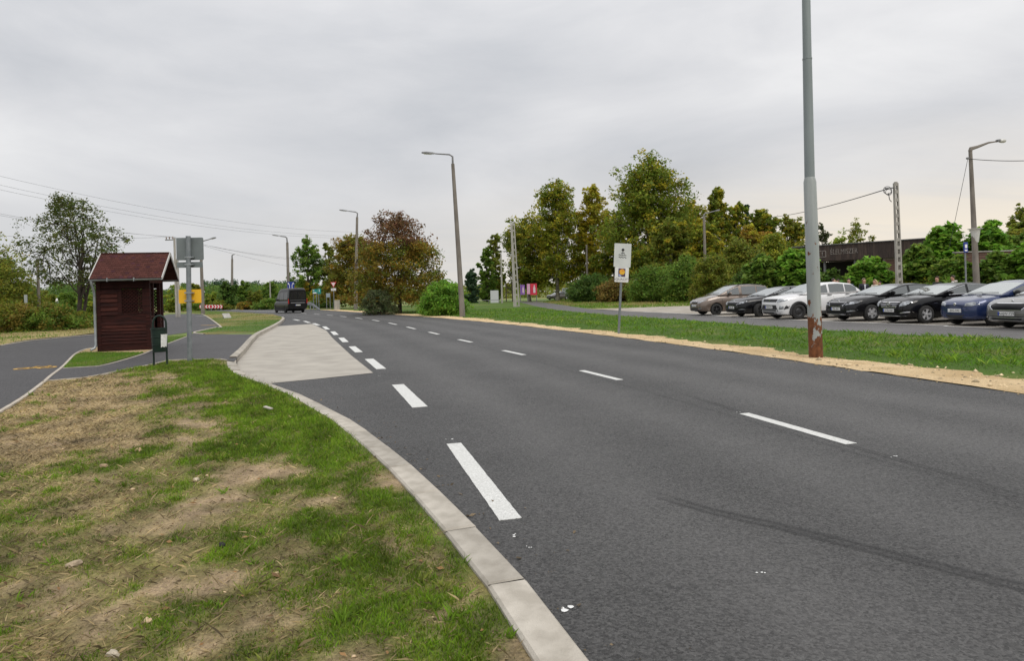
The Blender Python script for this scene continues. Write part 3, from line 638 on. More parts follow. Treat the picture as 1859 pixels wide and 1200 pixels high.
cg = (np.array([(.145, .265, .014)]) * (1 - yel) + np.array([(.31, .28, .055)]) * yel) * var * mott
cd = np.array([(.52, .40, .21)]) * (RNG.random(n)[:, None] ** 1.2 * 1.0 + .2) * mott
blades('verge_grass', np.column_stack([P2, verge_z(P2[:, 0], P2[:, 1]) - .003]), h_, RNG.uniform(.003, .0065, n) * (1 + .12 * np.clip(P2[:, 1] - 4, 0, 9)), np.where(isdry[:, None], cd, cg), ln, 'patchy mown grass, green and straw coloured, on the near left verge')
# long lush grass on the bank
P3 = scatter(np.array([tuple(p) for p in bank_poly if p[1] < 62]), 700000)
P3 = P3[P3[:, 1] > 3]; ux_, uy_ = P3[:, 0] / P3[:, 1], P3[:, 1]
keep = (RNG.random(len(P3)) < np.clip((13 / uy_) ** 1.2, .12, 1)) & (ux_ < 1.35) & (ux_ > -.25); P3 = P3[keep]
n = len(P3); tf = fbm(P3[:, 0] * 1.1, P3[:, 1] * 1.1); t2 = fbm(P3[:, 0] * 4 + 9, P3[:, 1] * 4)
dsh, _ = line_dist(sho_arr, P3); edge = np.clip(np.abs(dsh) / 1.2, .25, 1)
h_ = RNG.uniform(.05, .15, n) * (.4 + 1.2 * tf) * np.clip((t2 - .25) * 3, .35, 2.0) * edge
yel = np.clip((t2 - .56) * 3 + RNG.uniform(-.25, .28, n), 0, 1)[:, None]
cg = (np.array([(.105, .245, .012)]) * (1 - yel) + np.array([(.25, .32, .04)]) * yel) * RNG.uniform(.5, 1.25, n)[:, None] * (.35 + .75 * tf[:, None] + .6 * t2[:, None])
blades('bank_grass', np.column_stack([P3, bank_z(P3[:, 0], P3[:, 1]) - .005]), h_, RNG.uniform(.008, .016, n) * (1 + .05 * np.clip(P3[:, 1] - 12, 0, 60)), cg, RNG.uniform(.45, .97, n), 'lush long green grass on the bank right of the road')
# lawns and island
def lawn(name, poly, n_, zf, hh, label, dry=.3, wide=.012):
    P = scatter(poly, n_); n = len(P); t = fbm(P[:, 0] * .35 + 7, P[:, 1] * .25); t2 = fbm(P[:, 0] * 2, P[:, 1] * 2)
    yy = np.clip((t - .44) * 5 * (dry / .3) + (t2 - .5) + RNG.uniform(-.25, .25, n), 0, 1)[:, None]
    cg_ = (np.array([(.13, .265, .013)]) * (1 - yy) + np.array([(.40, .32, .12)]) * yy) * RNG.uniform(.6, 1.2, n)[:, None]
    blades(name, np.column_stack([P, zf(P[:, 0], P[:, 1])]), RNG.uniform(.4, 1.1, n) * hh, np.full(n, wide), cg_, RNG.uniform(.2, .85, n), label)
lawn('island_grass', isl_poly, 42000, lambda x, y: isl_z(x, y) - .004, .07, 'green and dry grass on the island beside the bus bay', .3, .03)
lawn('lawn_grass', tri_poly, 16000, lambda x, y: zl(y) + .008, .05, 'short green grass in front of the wooden shelter', .02, .009)
lawn('lawn_grass', tri2_poly, 5000, lambda x, y: zl(y) + .008, .05, 'small green grass wedge right of the wooden shelter', .02, .009)
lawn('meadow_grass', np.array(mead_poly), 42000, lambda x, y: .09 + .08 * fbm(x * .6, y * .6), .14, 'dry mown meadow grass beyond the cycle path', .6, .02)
lot_lawn = np.array(gx([(985, 548.6), (1062, 559.5), (1136, 558.7), (1262, 554.3), (1330, 552), (1330, 545), (1180, 541), (1020, 541)]))
lawn('lawn_grass', lot_lawn, 26000, lambda x, y: 0 * x - .03, .22, 'rough grass strip between the side road and the hedges', .25, .05)
# small stones on the gravel shoulder and litter pebbles on the verge
def pebbles(name, P, z, size, cols, m, label, cat):
    n = len(P); base = np.array([(1, 0, 0), (0, 1, 0), (-1, 0, 0), (0, -1, 0), (0, 0, .8), (0, 0, -.6)]); fc = np.array([(0, 1, 4), (1, 2, 4), (2, 3, 4), (3, 0, 4), (1, 0, 5), (2, 1, 5), (3, 2, 5), (0, 3, 5)])
    V_ = base[None] * RNG.uniform(.55, 1.3, (n, 6, 1)) * size[:, None, None]; a = RNG.uniform(0, 6.28, n); c_, s_ = np.cos(a)[:, None], np.sin(a)[:, None]
    V_ = np.stack([V_[..., 0] * c_ - V_[..., 1] * s_, V_[..., 0] * s_ + V_[..., 1] * c_, V_[..., 2] * .7], -1) + np.column_stack([P, z + size * .2])[:, None]
    o = link(name, np_mesh(name, V_.reshape(-1, 3), (np.arange(n)[:, None, None] * 6 + fc[None]).reshape(-1, 3), m, np.repeat(cols, 6, 0)))
    return tag(o, label, cat, kind='stuff')
m_stone = attr_mat('stone_chips', rough=.9, noise=.3, nscale=40)
P4 = scatter(np.array([p for p in sh_poly if p[1] < 45]), 60000); P4 = P4[(P4[:, 1] > 7) & (RNG.random(len(P4)) < np.clip((11 / np.maximum(P4[:, 1], 1)) ** 1.5, .05, 1))]
n = len(P4); pebbles('gravel', P4, np.full(n, .005), RNG.gamma(2.0, .008, n) + .006, np.array([hx(222, 200, 162)]) * RNG.uniform(.3, 1.15, (n, 1)), m_stone, 'tan crushed stone along the right edge of the road', 'gravel')
P5 = scatter(verge_poly, 60000); P5 = P5[(P5[:, 1] > 2.2) & (P5[:, 1] < 12)]; g, b, s = verge_fields(P5[:, 0], P5[:, 1]); kp = RNG.random(len(P5)) < np.clip(b - .35, .01, 1) * .35; P5 = P5[kp]; n = len(P5)
pebbles('pebbles', P5, verge_z(P5[:, 0], P5[:, 1]), RNG.gamma(2.0, .0035, n) + .003, np.array([hx(205, 180, 145)]) * RNG.uniform(.35, 1.15, (n, 1)), m_stone, 'scattered pebbles on the bare soil of the near verge', 'pebbles')

# weeds and taller tufts standing out of the mown verge
def tufts(name, P, z, label, cat, n_b, hlo, hhi, cols, wid):
    n = len(P); Q = np.repeat(P, n_b, 0) + RNG.normal(0, .016, (n * n_b, 2)); zz = np.repeat(z, n_b); hh = np.repeat(RNG.uniform(hlo, hhi, n), n_b) * RNG.uniform(.5, 1.2, n * n_b)
    c = np.repeat(cols, n_b, 0) * RNG.uniform(.6, 1.25, (n * n_b, 1)); blades(name, np.column_stack([Q, zz - .004]), hh, RNG.uniform(.5, 1.3, n * n_b) * wid, c, RNG.uniform(.3, .95, n * n_b), label, cat)
Pt = scatter(verge_poly, 16000); Pt = Pt[(Pt[:, 1] > 2.2) & (Pt[:, 1] < 13)]; g, b, s = verge_fields(Pt[:, 0], Pt[:, 1]); dk_, _ = line_dist(KERB[::3], Pt)
kp = (RNG.random(len(Pt)) < np.clip(g * .5 - b * .15 + .04, .02, .5) * np.clip((8 / Pt[:, 1]), .2, 1)) & (np.abs(dk_) > .22); Pt, gk = Pt[kp], g[kp]
tufts('weed_tufts', Pt, verge_z(Pt[:, 0], Pt[:, 1]), 'taller weed tufts dotted over the near verge', 'weeds', 16, .035, .085, np.where((RNG.random(len(Pt)) < .7)[:, None], np.array([(.17, .29, .025)]), np.array([(.27, .31, .06)])), .007)
Pk = KERB[(KERB[:, 1] > 2.4) & (KERB[:, 1] < 14)]; Pk = Pk[RNG.integers(0, len(Pk), 260)] + RNG.normal(0, .07, (260, 2)); Pk = off_line(Pk, 0) if False else Pk
dk_, _ = line_dist(KERB[::3], Pk); Pk = Pk[(dk_ < -.20) & (dk_ > -.34)]
tufts('kerb_weeds', Pk, verge_z(Pk[:, 0], Pk[:, 1]), 'grass tufts leaning over the back of the kerb', 'weeds', 14, .03, .075, np.tile(np.array([(.17, .28, .03)]), (len(Pk), 1)), .006)
# fallen leaves and chaff
def chaff(name, P, z, size, cols, label):
    n = len(P); a = RNG.uniform(0, 6.28, n); u = np.column_stack([np.cos(a), np.sin(a), RNG.normal(0, .25, n)]); v = np.column_stack([-np.sin(a), np.cos(a), RNG.normal(0, .25, n)]); C0 = np.column_stack([P, z + .006])
    V_ = np.stack([C0 - u * size[:, None], C0 + v * size[:, None] * .55 + np.array([0, 0, .004]), C0 + u * size[:, None], C0 - v * size[:, None] * .55], 1).reshape(-1, 3)
    tag(link(name, np_mesh(name, V_, np.arange(4 * n).reshape(-1, 4), m_blade, np.repeat(cols, 4, 0))), label, 'leaves', kind='stuff')
Pc = scatter(verge_poly, 5200); Pc = Pc[(Pc[:, 1] > 2.2) & (Pc[:, 1] < 12)]; n = len(Pc)
chaff('fallen_leaves', Pc, verge_z(Pc[:, 0], Pc[:, 1]) + .008, RNG.gamma(2.5, .004, n) + .004, np.array([(.30, .17, .07)]) * RNG.uniform(.25, 1.5, (n, 1)), 'small dead leaves and chaff scattered over the near verge')
ii = RNG.integers(0, len(KERB), 900); Pr = KERB[ii] + RNG.gamma(1.3, .10, (900, 1)) * np.array([[.93, .30]]); Pr = Pr[(Pr[:, 1] > 2.5) & (Pr[:, 1] < 16)]; n = len(Pr)
chaff('gutter_litter', Pr, np.full(n, .0), RNG.gamma(2.0, .003, n) + .002, np.array([(.24, .18, .11)]) * RNG.uniform(.2, 1.3, (n, 1)), 'bits of dry litter along the kerb on the asphalt')
ii = RNG.integers(0, len(RIGHT), 3800); Pg = RIGHT[ii] - RNG.gamma(1.2, .10, (3800, 1)) * np.array([[.93, .30]]) + RNG.normal(0, .2, (3800, 2)) * np.array([[.1, 1]]); Pg = Pg[(Pg[:, 1] > 7) & (Pg[:, 1] < 30)]; n = len(Pg)
pebbles('gravel_spill', Pg, np.full(n, .0), RNG.gamma(2.0, .0035, n) + .003, np.array([hx(205, 184, 146)]) * RNG.uniform(.4, 1.1, (n, 1)), m_stone, 'loose stone chips spilt onto the right edge of the asphalt', 'gravel')

Pb = scatter(verge_poly, 150000); Pb = Pb[(Pb[:, 1] > 2.2) & (Pb[:, 1] < 9)]; g, b, s = verge_fields(Pb[:, 0], Pb[:, 1]); kp = RNG.random(len(Pb)) < np.clip(b - .25, 0, 1) * np.clip(3.2 / Pb[:, 1], 0, 1) * .45; Pb = Pb[kp][:16000]; n = len(Pb)
pebbles('soil_crumbs', Pb, verge_z(Pb[:, 0], Pb[:, 1]) - .001, RNG.gamma(1.8, .0028, n) + .002, np.array([SOILS['soil']]) * RNG.uniform(.3, 1.15, (n, 1)), m_stone, 'crumbled dry soil on the bare patches of the near verge', 'soil')

# ================================================================== TREES AND SHRUBS
m_leaf = attr_mat('foliage', rough=.55, transl=.50, spec=.2)
m_bark = pm('bark', (.075, .058, .045), (.035, .028, .022), scale=9, rough=.95, bump=.8, bscale=14, stretch=(1, 1, .25))
m_bark_pale = pm('plane_bark', (.30, .27, .21), (.10, .085, .065), scale=2.5, rough=.9, bump=.4, bscale=9)
PAL = dict(
    dark=[(.030, .055, .012), (.040, .070, .014), (.022, .040, .010), (.055, .085, .016)],
    mid=[(.050, .085, .014), (.065, .105, .016), (.038, .065, .012), (.085, .12, .02)],
    olive=[(.085, .095, .014), (.065, .080, .013), (.11, .11, .016), (.05, .065, .012)],
    plane=[(.105, .112, .013), (.078, .096, .013), (.060, .082, .012), (.155, .140, .014), (.048, .068, .012)],
    planegreen=[(.075, .098, .013), (.060, .082, .012), (.095, .108, .014), (.05, .066, .012)],
    gold=[(.160, .138, .013), (.120, .115, .013), (.185, .145, .013), (.085, .092, .013)],
    autumn=[(.115, .078, .012), (.088, .074, .012), (.145, .092, .012), (.062, .068, .012), (.090, .054, .012)],
    rust=[(.095, .062, .020), (.075, .058, .016), (.11, .078, .02), (.055, .055, .014)],
    bright=[(.070, .135, .016), (.055, .105, .014), (.095, .165, .02), (.040, .075, .012)],
    grey=[(.048, .058, .026), (.038, .047, .02), (.06, .068, .034)],
    locust=[(.034, .046, .013), (.046, .056, .015), (.026, .036, .011), (.058, .064, .016)],
    blue=[(.030, .052, .028), (.038, .062, .032), (.024, .042, .024)],
    yellowgreen=[(.12, .15, .022), (.09, .125, .02), (.15, .165, .025), (.07, .095, .016)])
LEAF_K = 2.95
PROF = dict(
    round=lambda t: np.sqrt(np.clip(1 - ((t - .42) / .60) ** 2, 0.02, 1)),
    dome=lambda t: np.sqrt(np.clip(1 - (np.clip(t - .12, 0, 1) / .90) ** 2, 0.02, 1)),
    tall=lambda t: np.interp(t, [0, .15, .45, .75, .92, 1.0], [.6, .98, 1.0, .74, .44, .2]),
    cone=lambda t: np.interp(t, [0, .1, .5, 1.0], [.85, 1.0, .58, .04]),
    spread=lambda t: np.interp(t, [0, .2, .45, .7, .88, 1.0], [.5, .95, 1.0, .78, .5, .25]),
    mound=lambda t: np.interp(t, [0, .25, .6, .85, 1.0], [.9, 1.0, .86, .58, .2]))
def leaves(C, n_per, cr_, size, rng, pal, mix=None, drop=0.0, flat=.75, face=1.3):
    """leaf quads gathered in clumps round the centres C"""
    k = len(C); N = k * n_per
    off = rng.normal(0, 1, (N, 3)); off /= np.linalg.norm(off, axis=1)[:, None] + 1e-9
    off *= (rng.random(N) ** .45)[:, None] * np.repeat(cr_, n_per)[:, None]; off[:, 2] *= flat
    P = np.repeat(C, n_per, 0) + off
    nrm = rng.normal(0, 1, (N, 3)) + np.array([0, 0, face]); nrm /= np.linalg.norm(nrm, axis=1)[:, None]
    a = np.cross(nrm, rng.normal(0, 1, (N, 3))); a /= np.linalg.norm(a, axis=1)[:, None] + 1e-9; b = np.cross(nrm, a)
    s = size * rng.uniform(.55, 1.35, N)[:, None]
    V = np.empty((N, 4, 3)); V[:, 0] = P - a * s * .5; V[:, 1] = P + b * s * .34 + nrm * s * .06; V[:, 2] = P + a * s * .5 - nrm * s * .10; V[:, 3] = P - b * s * .34 + nrm * s * .06
    pal = np.array(pal) * LEAF_K; cc = pal[rng.integers(0, len(pal), k)]; cc = .6 * cc + .4 * pal.mean(0)
    if mix is not None: cc = mix(C, cc / LEAF_K, rng) * LEAF_K
    c = np.repeat(cc, n_per, 0) * rng.uniform(.6, 1.35, (N, 1)) * (1 + rng.normal(0, .10, (N, 3)))
    return V.reshape(-1, 3), np.clip(np.repeat(c, 4, 0), .004, .6)
def crown_clumps(w, h, cb, prof, n, rng, gap=.0, lump=.35):
    """clump centres: big limbs' masses first, then clumps over each mass, so the outline is uneven"""
    H_ = h * (1 - cb); nm = max(5, int(n / 14)); C = []; f = PROF[prof]
    mz = np.sort(rng.random(nm)); ang = np.arange(nm) * 2.399 + rng.uniform(0, .6, nm)
    for i in range(nm):
        t = mz[i]; rad = f(np.array([t]))[0] * w / 2; mr = lump * (.55 + .45 * rad / (w / 2)) * w / 2 * rng.uniform(.75, 1.25)
        rr = max(0, rad - mr * .55) * rng.uniform(.6, 1.08); cz = cb * h + t * H_; cz = min(cz, h - mr * .55)
        m = max(3, int(n * .6 / nm)); d = rng.normal(0, 1, (m, 3)); d /= np.linalg.norm(d, axis=1)[:, None]
        d *= (rng.random(m) ** .40)[:, None] * mr * np.array([1, 1, .8]); C.append(d + np.array([math.cos(ang[i]) * rr, math.sin(ang[i]) * rr, cz]))
    m = int(n * 1.1); t = rng.random(m); a = rng.uniform(0, 6.283, m); sd_ = rng.uniform(0, 90); rad = f(t) * w / 2 * (.70 + .58 * vnoise(np.cos(a) * 1.6 + sd_ + t * 5, np.sin(a) * 1.6 + t * 6)); q = rng.random(m) ** .45 * rad
    C.append(np.column_stack([np.cos(a) * q, np.sin(a) * q, cb * h + t * H_ * .92]))
    C = np.vstack(C)
    if gap: C = C[fbm(C[:, 0] * 2.2 / w * 3 + C[:, 2] * .4, C[:, 2] * 3 / h * 2 + C[:, 1] * .5) > gap]
    return C
def feather_clumps(w, h, cb, prof, n, rng, gap=0.0):
    """clumps strung along ascending limbs: ragged, upswept outline with gaps between the limbs"""
    f = PROF[prof]; nl = max(10, int(n / 9)); C = []; H_ = h * (1 - cb)
    for i in range(nl):
        t = rng.random() ** .85; az = i * 2.399 + rng.uniform(-.5, .5); rad = f(np.array([t]))[0] * w / 2 * rng.uniform(.62, 1.12); zt = cb * h + t * H_; zb = max(cb * h * .8, zt - rad * rng.uniform(.8, 1.5) - .04 * h)
        k = 9 if t < .9 else 6; u = .25 + .75 * rng.random(k) ** .75; r_ = u * rad; z = zb + (zt - zb) * u ** 1.2; j = rng.normal(0, 1, (k, 3)) * w * np.array([.045, .045, .05])
        C.append(np.column_stack([np.cos(az) * r_, np.sin(az) * r_, z]) + j)
    C = np.vstack(C); m = int(n * .30); t = rng.random(m) * .9; a = rng.uniform(0, 6.283, m); q = np.sqrt(rng.random(m)) * f(t) * w / 2 * .62
    C = np.vstack([C, np.column_stack([np.cos(a) * q, np.sin(a) * q, cb * h + t * H_])])
    if gap: C = C[fbm(C[:, 0] * 5 / w + 3, C[:, 2] * 7 / h + C[:, 1] * 2 / w) > gap]
    return C
def tree(name, label, loc, w, h, prof='round', pal='mid', cb=.2, n=130, per=55, size=.25, cr_=None, seed=1, trunk_r=None, gap=0.0, lump=.38, bark=None, stems=1, group=None, mix=None, rz=None, cat='tree', limbs=9, twigs=40, depth=1.0, spread=.0, thin=None, face=1.3, style='lobes'):
    rng = np.random.default_rng(seed); rd = random.Random(seed)
    o = thing(name, label, cat, loc, rz if rz is not None else rd.uniform(0, .3), group)
    C = feather_clumps(w, h, cb, prof, int(n * 1.9), rng, gap) if style == 'feather' else crown_clumps(w, h, cb, prof, int(n * 1.6), rng, gap, lump); C[:, 1] *= depth; per = max(10, int(per * .58))
    if thin: C = C[(C[:, 2] < thin[0] * h) | (rng.random(len(C)) < thin[1])]
    cr0 = (cr_ or max(w * .072, .24)); V, c = leaves(C, per, cr0 * rng.uniform(.7, 1.3, len(C)), size, rng, PAL[pal] if isinstance(pal, str) else pal, mix, face=face)
    link('crown', np_mesh('crown', V, np.arange(len(V)).reshape(-1, 4), m_leaf, c), o)
    tr = trunk_r or h * .022; mb = MB(); nodes = []
    for s in range(stems):
        sx, sy = (rd.uniform(-1, 1) * spread, rd.uniform(-1, 1) * spread) if stems > 1 else (0, 0); top = h * (.8 if prof in ('tall', 'cone') else .66); lx, ly = (sx * 3.2 + rd.uniform(-.05, .05) * w, sy * 3.2 + rd.uniform(-.05, .05) * w)
        pts = [Vector((sx + lx * (i / 6) ** 1.2 + (rd.uniform(-.012, .012) * h if 0 < i else 0), sy + ly * (i / 6) ** 1.2 + (rd.uniform(-.012, .012) * h if 0 < i else 0), top * i / 6 - (.15 if i == 0 else 0))) for i in range(7)]
        r_s = tr / math.sqrt(stems) * 1.15; mb.tube(pts, [r_s * 1.25] + [r_s * (1 - .13 * i) for i in range(1, 7)], 7); nodes += pts[2:]
        for q in range(limbs // stems + 1):
            i = rd.randint(2, 5); st = pts[i]; cand = C[rd.randrange(len(C))]; en = Vector(cand) * 1.0
            if en.z < st.z + .05 * h: en.z = st.z + rd.uniform(.05, .25) * h
            mid = st.lerp(en, .5) + Vector((0, 0, rd.uniform(-.02, .05) * h)); r1 = r_s * (1 - .13 * i) * .62
            q1 = st.lerp(mid, .5) + Vector((rd.uniform(-1, 1), rd.uniform(-1, 1), rd.uniform(-.5, .5))) * .012 * h
            mb.tube([st, q1, mid, en], [r1, r1 * .8, r1 * .55, r1 * .15], 5); nodes += [q1, mid, en]
    NA = np.array([tuple(p) for p in nodes])
    for q in range(min(twigs, len(C))):
        c_ = C[rng.integers(len(C))]; d_ = np.linalg.norm(NA - c_, axis=1); a_ = NA[int(np.argmin(d_))]; b_ = Vector(c_); a_ = Vector(a_)
        mb.tube([a_, a_.lerp(b_, .55) + Vector((0, 0, .02 * h)), b_], [tr * .17, tr * .11, tr * .03], 4)
    mb.build('trunk', bark or m_bark, o, smooth=True, angle=60)
    return o
def tree_px(name, label, x0, x1, ytop, d, **kw):
    """a tree whose crown spans x0..x1 and reaches ytop in the photograph, standing d metres off"""
    b = H((x0 + x1) / 2, HY, d); top = H((x0 + x1) / 2, ytop, d); kw.setdefault('seed', int(x0 * 7 + x1 * 3 + ytop) % 99991)
    z0 = kw.pop('z0', 0.0)
    return tree(name, label, (b.x + (b.z - top.z) * 0 , d, z0), (x1 - x0) * d / F, top.z - z0, **kw)
def shrub_px(name, label, x0, x1, ytop, d, **kw):
    kw.setdefault('prof', 'mound'); kw.setdefault('cb', .02); kw.setdefault('stems', 4); kw.setdefault('spread', .12); kw.setdefault('cat', 'shrub'); kw.setdefault('limbs', 8); kw.setdefault('twigs', 14); kw.setdefault('trunk_r', .06); kw.setdefault('cr_', max(.24, (x1 - x0) * d / F * .10)); kw.setdefault('gap', .22)
    o = tree_px(name, label, x0, x1, ytop, d, **kw)
    for c in o.children:
        if c.name.startswith('crown'): c.name = 'foliage'
        elif c.name.startswith('trunk'): c.name = 'stems'
    return o

# ---- left side
tree_px('honey_locust', 'open crowned dark green tree with several slim trunks behind the wooden shelter', 44, 232, 352, 40, prof='spread', pal='locust', cb=.33, n=300, per=34, size=.13, cr_=.34, stems=4, spread=.25, trunk_r=.19, limbs=22, twigs=170, gap=.40, lump=.24, seed=11)
shrub_px('wild_shrub', 'tall yellow green shrub at the left edge of the picture', -70, 68, 468, 43, pal='olive', n=190, per=60, size=.15, seed=3, lump=.4)
shrub_px('wild_shrub', 'low weedy thicket in front of the tall left shrub', -40, 75, 553, 37, pal='olive', n=130, per=70, size=.11, seed=4, mix=lambda C, c, r: np.where((r.random(len(C)) < .35)[:, None], np.array([(.12, .09, .02)]), c))
shrub_px('wild_shrub', 'low green thicket below the multi-trunk tree', 40, 150, 553, 37.5, pal='mid', n=130, per=70, size=.11, seed=5, mix=lambda C, c, r: np.where((r.random(len(C)) < .3)[:, None], np.array([(.10, .085, .018)]), c))
shrub_px('wild_shrub', 'small shrub at the right end of the left thicket', 118, 168, 566, 39, pal='olive', n=60, per=60, size=.11, seed=6)
tree_px('overhanging_tree', 'tree mostly outside the left edge, one leafy branch reaching in', -150, 16, 395, 32, prof='round', pal='olive', cb=.42, n=110, per=40, size=.12, gap=.33, seed=8)
shrub_px('wild_shrub', 'sparse tall bush rising behind the left thicket', -20, 42, 462, 46, pal='dark', n=80, per=30, size=.14, seed=9, gap=.4)
for i, (a, b, y, d, pl, sd, lb) in enumerate([
    (140, 185, 536, 78, 'yellowgreen', 21, 'pale green willow just left of the wooden shelter'),
    (60, 105, 532, 85, 'olive', 22, 'yellowish bush beyond the left thicket'),
    (100, 150, 528, 96, 'mid', 23, 'round green tree behind the multi-trunk tree'),
    (168, 205, 520, 110, 'dark', 24, 'dark green tree behind the left gutter of the shelter'),
    (295, 345, 512, 100, 'yellowgreen', 25, 'light green tree between shelter roof and yellow sign plate'),
    (345, 372, 507, 124, 'olive', 26, 'olive tree above the yellow sign plate'),
    (366, 398, 528, 112, 'yellowgreen', 27, 'pale green bushy tree behind the red and white chevron board'),
    (392, 438, 514, 112, 'dark', 28, 'dark green tree left of the small far street lamp'),
    (424, 462, 512, 118, 'mid', 29, 'tall green tree right of the small far street lamp'),
    (446, 484, 526, 104, 'olive', 30, 'rounded olive bush tree midway between far lamp and van'),
    (466, 512, 510, 122, 'mid', 31, 'grey green poplar clump left of the van')]):
    tree_px('field_tree', lb, a, b, y, d, prof='dome', style='feather', pal=pl, cb=.06, n=80, per=50, size=.34, seed=sd, lump=.42, twigs=8, limbs=6)
for i, (a, b, y, d, pl, lb) in enumerate([(372, 420, 547, 110, 'olive', 'low brownish scrub behind the chevron board'), (430, 470, 548, 104, 'autumn', 'low reddish scrub right of the small far street lamp'), (460, 512, 545, 100, 'mid', 'low green scrub left of the van'), (330, 372, 547, 108, 'mid', 'low green scrub behind the yellow sign plate')]):
    shrub_px('scrub', lb, a, b, y, d, pal=pl, n=60, per=50, size=.28, seed=60 + i)
# far wood behind everything, one mass
def far_wood(px0, px1, top, d0, d1, n, seed, pal, label, spikes=0, name='far_wood'):
    rng = np.random.default_rng(seed); px = rng.uniform(px0, px1, n); d = rng.uniform(d0, d1, n)
    hor = HY - (px - CX) * .0275; ht = CH + (hor - np.interp(px, *zip(*top))) * d / F; ht *= .72 + .28 * np.clip(vnoise(px * .06, d * 0) * 1.6, 0, 1)
    z = ht * rng.random(n) ** .55; C = np.column_stack([(px - CX) / F * d, d, z])
    if spikes:
        for k_ in range(spikes):
            p0, dd_ = rng.uniform(px0, px1), rng.uniform(d0, d1); hh = CH + (HY - (p0 - CX) * .0275 - np.interp(p0, *zip(*top)) + rng.uniform(-1, 5)) * dd_ / F; m = 46; t = rng.random(m)
            a_ = rng.uniform(0, 6.28, m); rr = (1 - t) * 1.5; C = np.vstack([C, np.column_stack([(p0 - CX) / F * dd_ + np.cos(a_) * rr, dd_ + np.sin(a_) * rr, t * hh])])
    V, c = leaves(C, 16, np.full(len(C), 1.5), .65, rng, PAL[pal]); o = link(name, np_mesh(name, V, np.arange(len(V)).reshape(-1, 4), m_leaf, c)); tag(o, label, 'wood', kind='stuff')
far_wood(-120, 700, [(-120, 520), (60, 517), (100, 515), (180, 520), (300, 521), (400, 520), (520, 519), (700, 522)], 170, 230, 3200, 41, 'dark', 'distant dark green wood along the left horizon')
far_wood(330, 620, [(330, 517), (410, 512), (520, 514), (620, 520)], 235, 270, 900, 42, 'blue', 'far conifer wood with pointed tops behind the field trees', spikes=14)
far_wood(700, 1300, [(700, 530), (860, 520), (1000, 515), (1300, 505)], 175, 220, 1500, 43, 'olive', 'distant wood behind the plane trees')

# ---- centre: poplars, autumn walnuts, shrubs
tree_px('poplar', 'green poplar left of the autumn trees, behind the van', 528, 594, 432, 112, prof='tall', style='feather', pal='mid', cb=.06, n=190, per=55, size=.32, seed=71, gap=.25, mix=lambda C, c, r: np.where((C[:, 2] < 4)[:, None] & (r.random(len(C)) < .5)[:, None], np.array([(.15, .11, .014)]), c))
tree_px('poplar', 'second poplar half hidden by the autumn tree', 572, 622, 438, 114, prof='tall', style='feather', pal='olive', cb=.06, n=120, per=50, size=.32, seed=72, gap=.25)
tree_px('walnut_tree', 'broad brown and green autumn tree on the left of the pair', 588, 702, 428, 92, prof='dome', pal='autumn', cb=.08, n=260, per=60, size=.30, seed=73, lump=.34, mix=lambda C, c, r: np.where((r.random(len(C)) < .42)[:, None], np.array([(.070, .072, .012)]), c))
tree_px('walnut_tree', 'larger autumn tree with thin reddish top right of the lamp post', 640, 808, 390, 58, prof='dome', pal='autumn', cb=.12, n=430, per=52, size=.20, seed=74, lump=.32, thin=(.72, .45), trunk_r=.16, stems=2, spread=.6, twigs=120, limbs=16,
        mix=lambda C, c, r: np.where((C[:, 2] > 5.9)[:, None], np.array([(.075, .044, .022)]), np.where((r.random(len(C)) < .40)[:, None], np.array([(.062, .070, .012)]), c)))
shrub_px('willow_shrub', 'grey green feathery shrub at the foot of the autumn trees', 652, 720, 527, 55, pal='grey', n=110, per=60, size=.13, seed=75)
shrub_px('laurel_bush', 'dense bright green bush left of the leaning concrete lamp post', 757, 850, 512, 49, pal='bright', n=200, per=70, size=.15, seed=76, lump=.36)
shrub_px('willow_shrub', 'dark low bush beside the give way sign', 560, 612, 541, 100, pal='dark', n=70, per=50, size=.22, seed=77)
shrub_px('gold_shrub', 'yellow leaved shrub behind the green direction signs', 556, 590, 527, 102, pal='gold', n=50, per=50, size=.26, seed=78)
for (a, b, y, d, pl, sd, lb) in [(842, 870, 490, 105, 'blue', 81, 'dark slim tree right of the leaning lamp post'), (862, 908, 452, 115, 'mid', 82, 'grey green poplar group at the left end of the plane tree row'), (880, 922, 424, 122, 'olive', 83, 'olive tree between poplars and the lattice pole')]:
    tree_px('row_tree', lb, a, b, y, d, prof='tall', style='feather', pal=pl, cb=.05, n=130, per=50, size=.38, seed=sd, gap=.22)

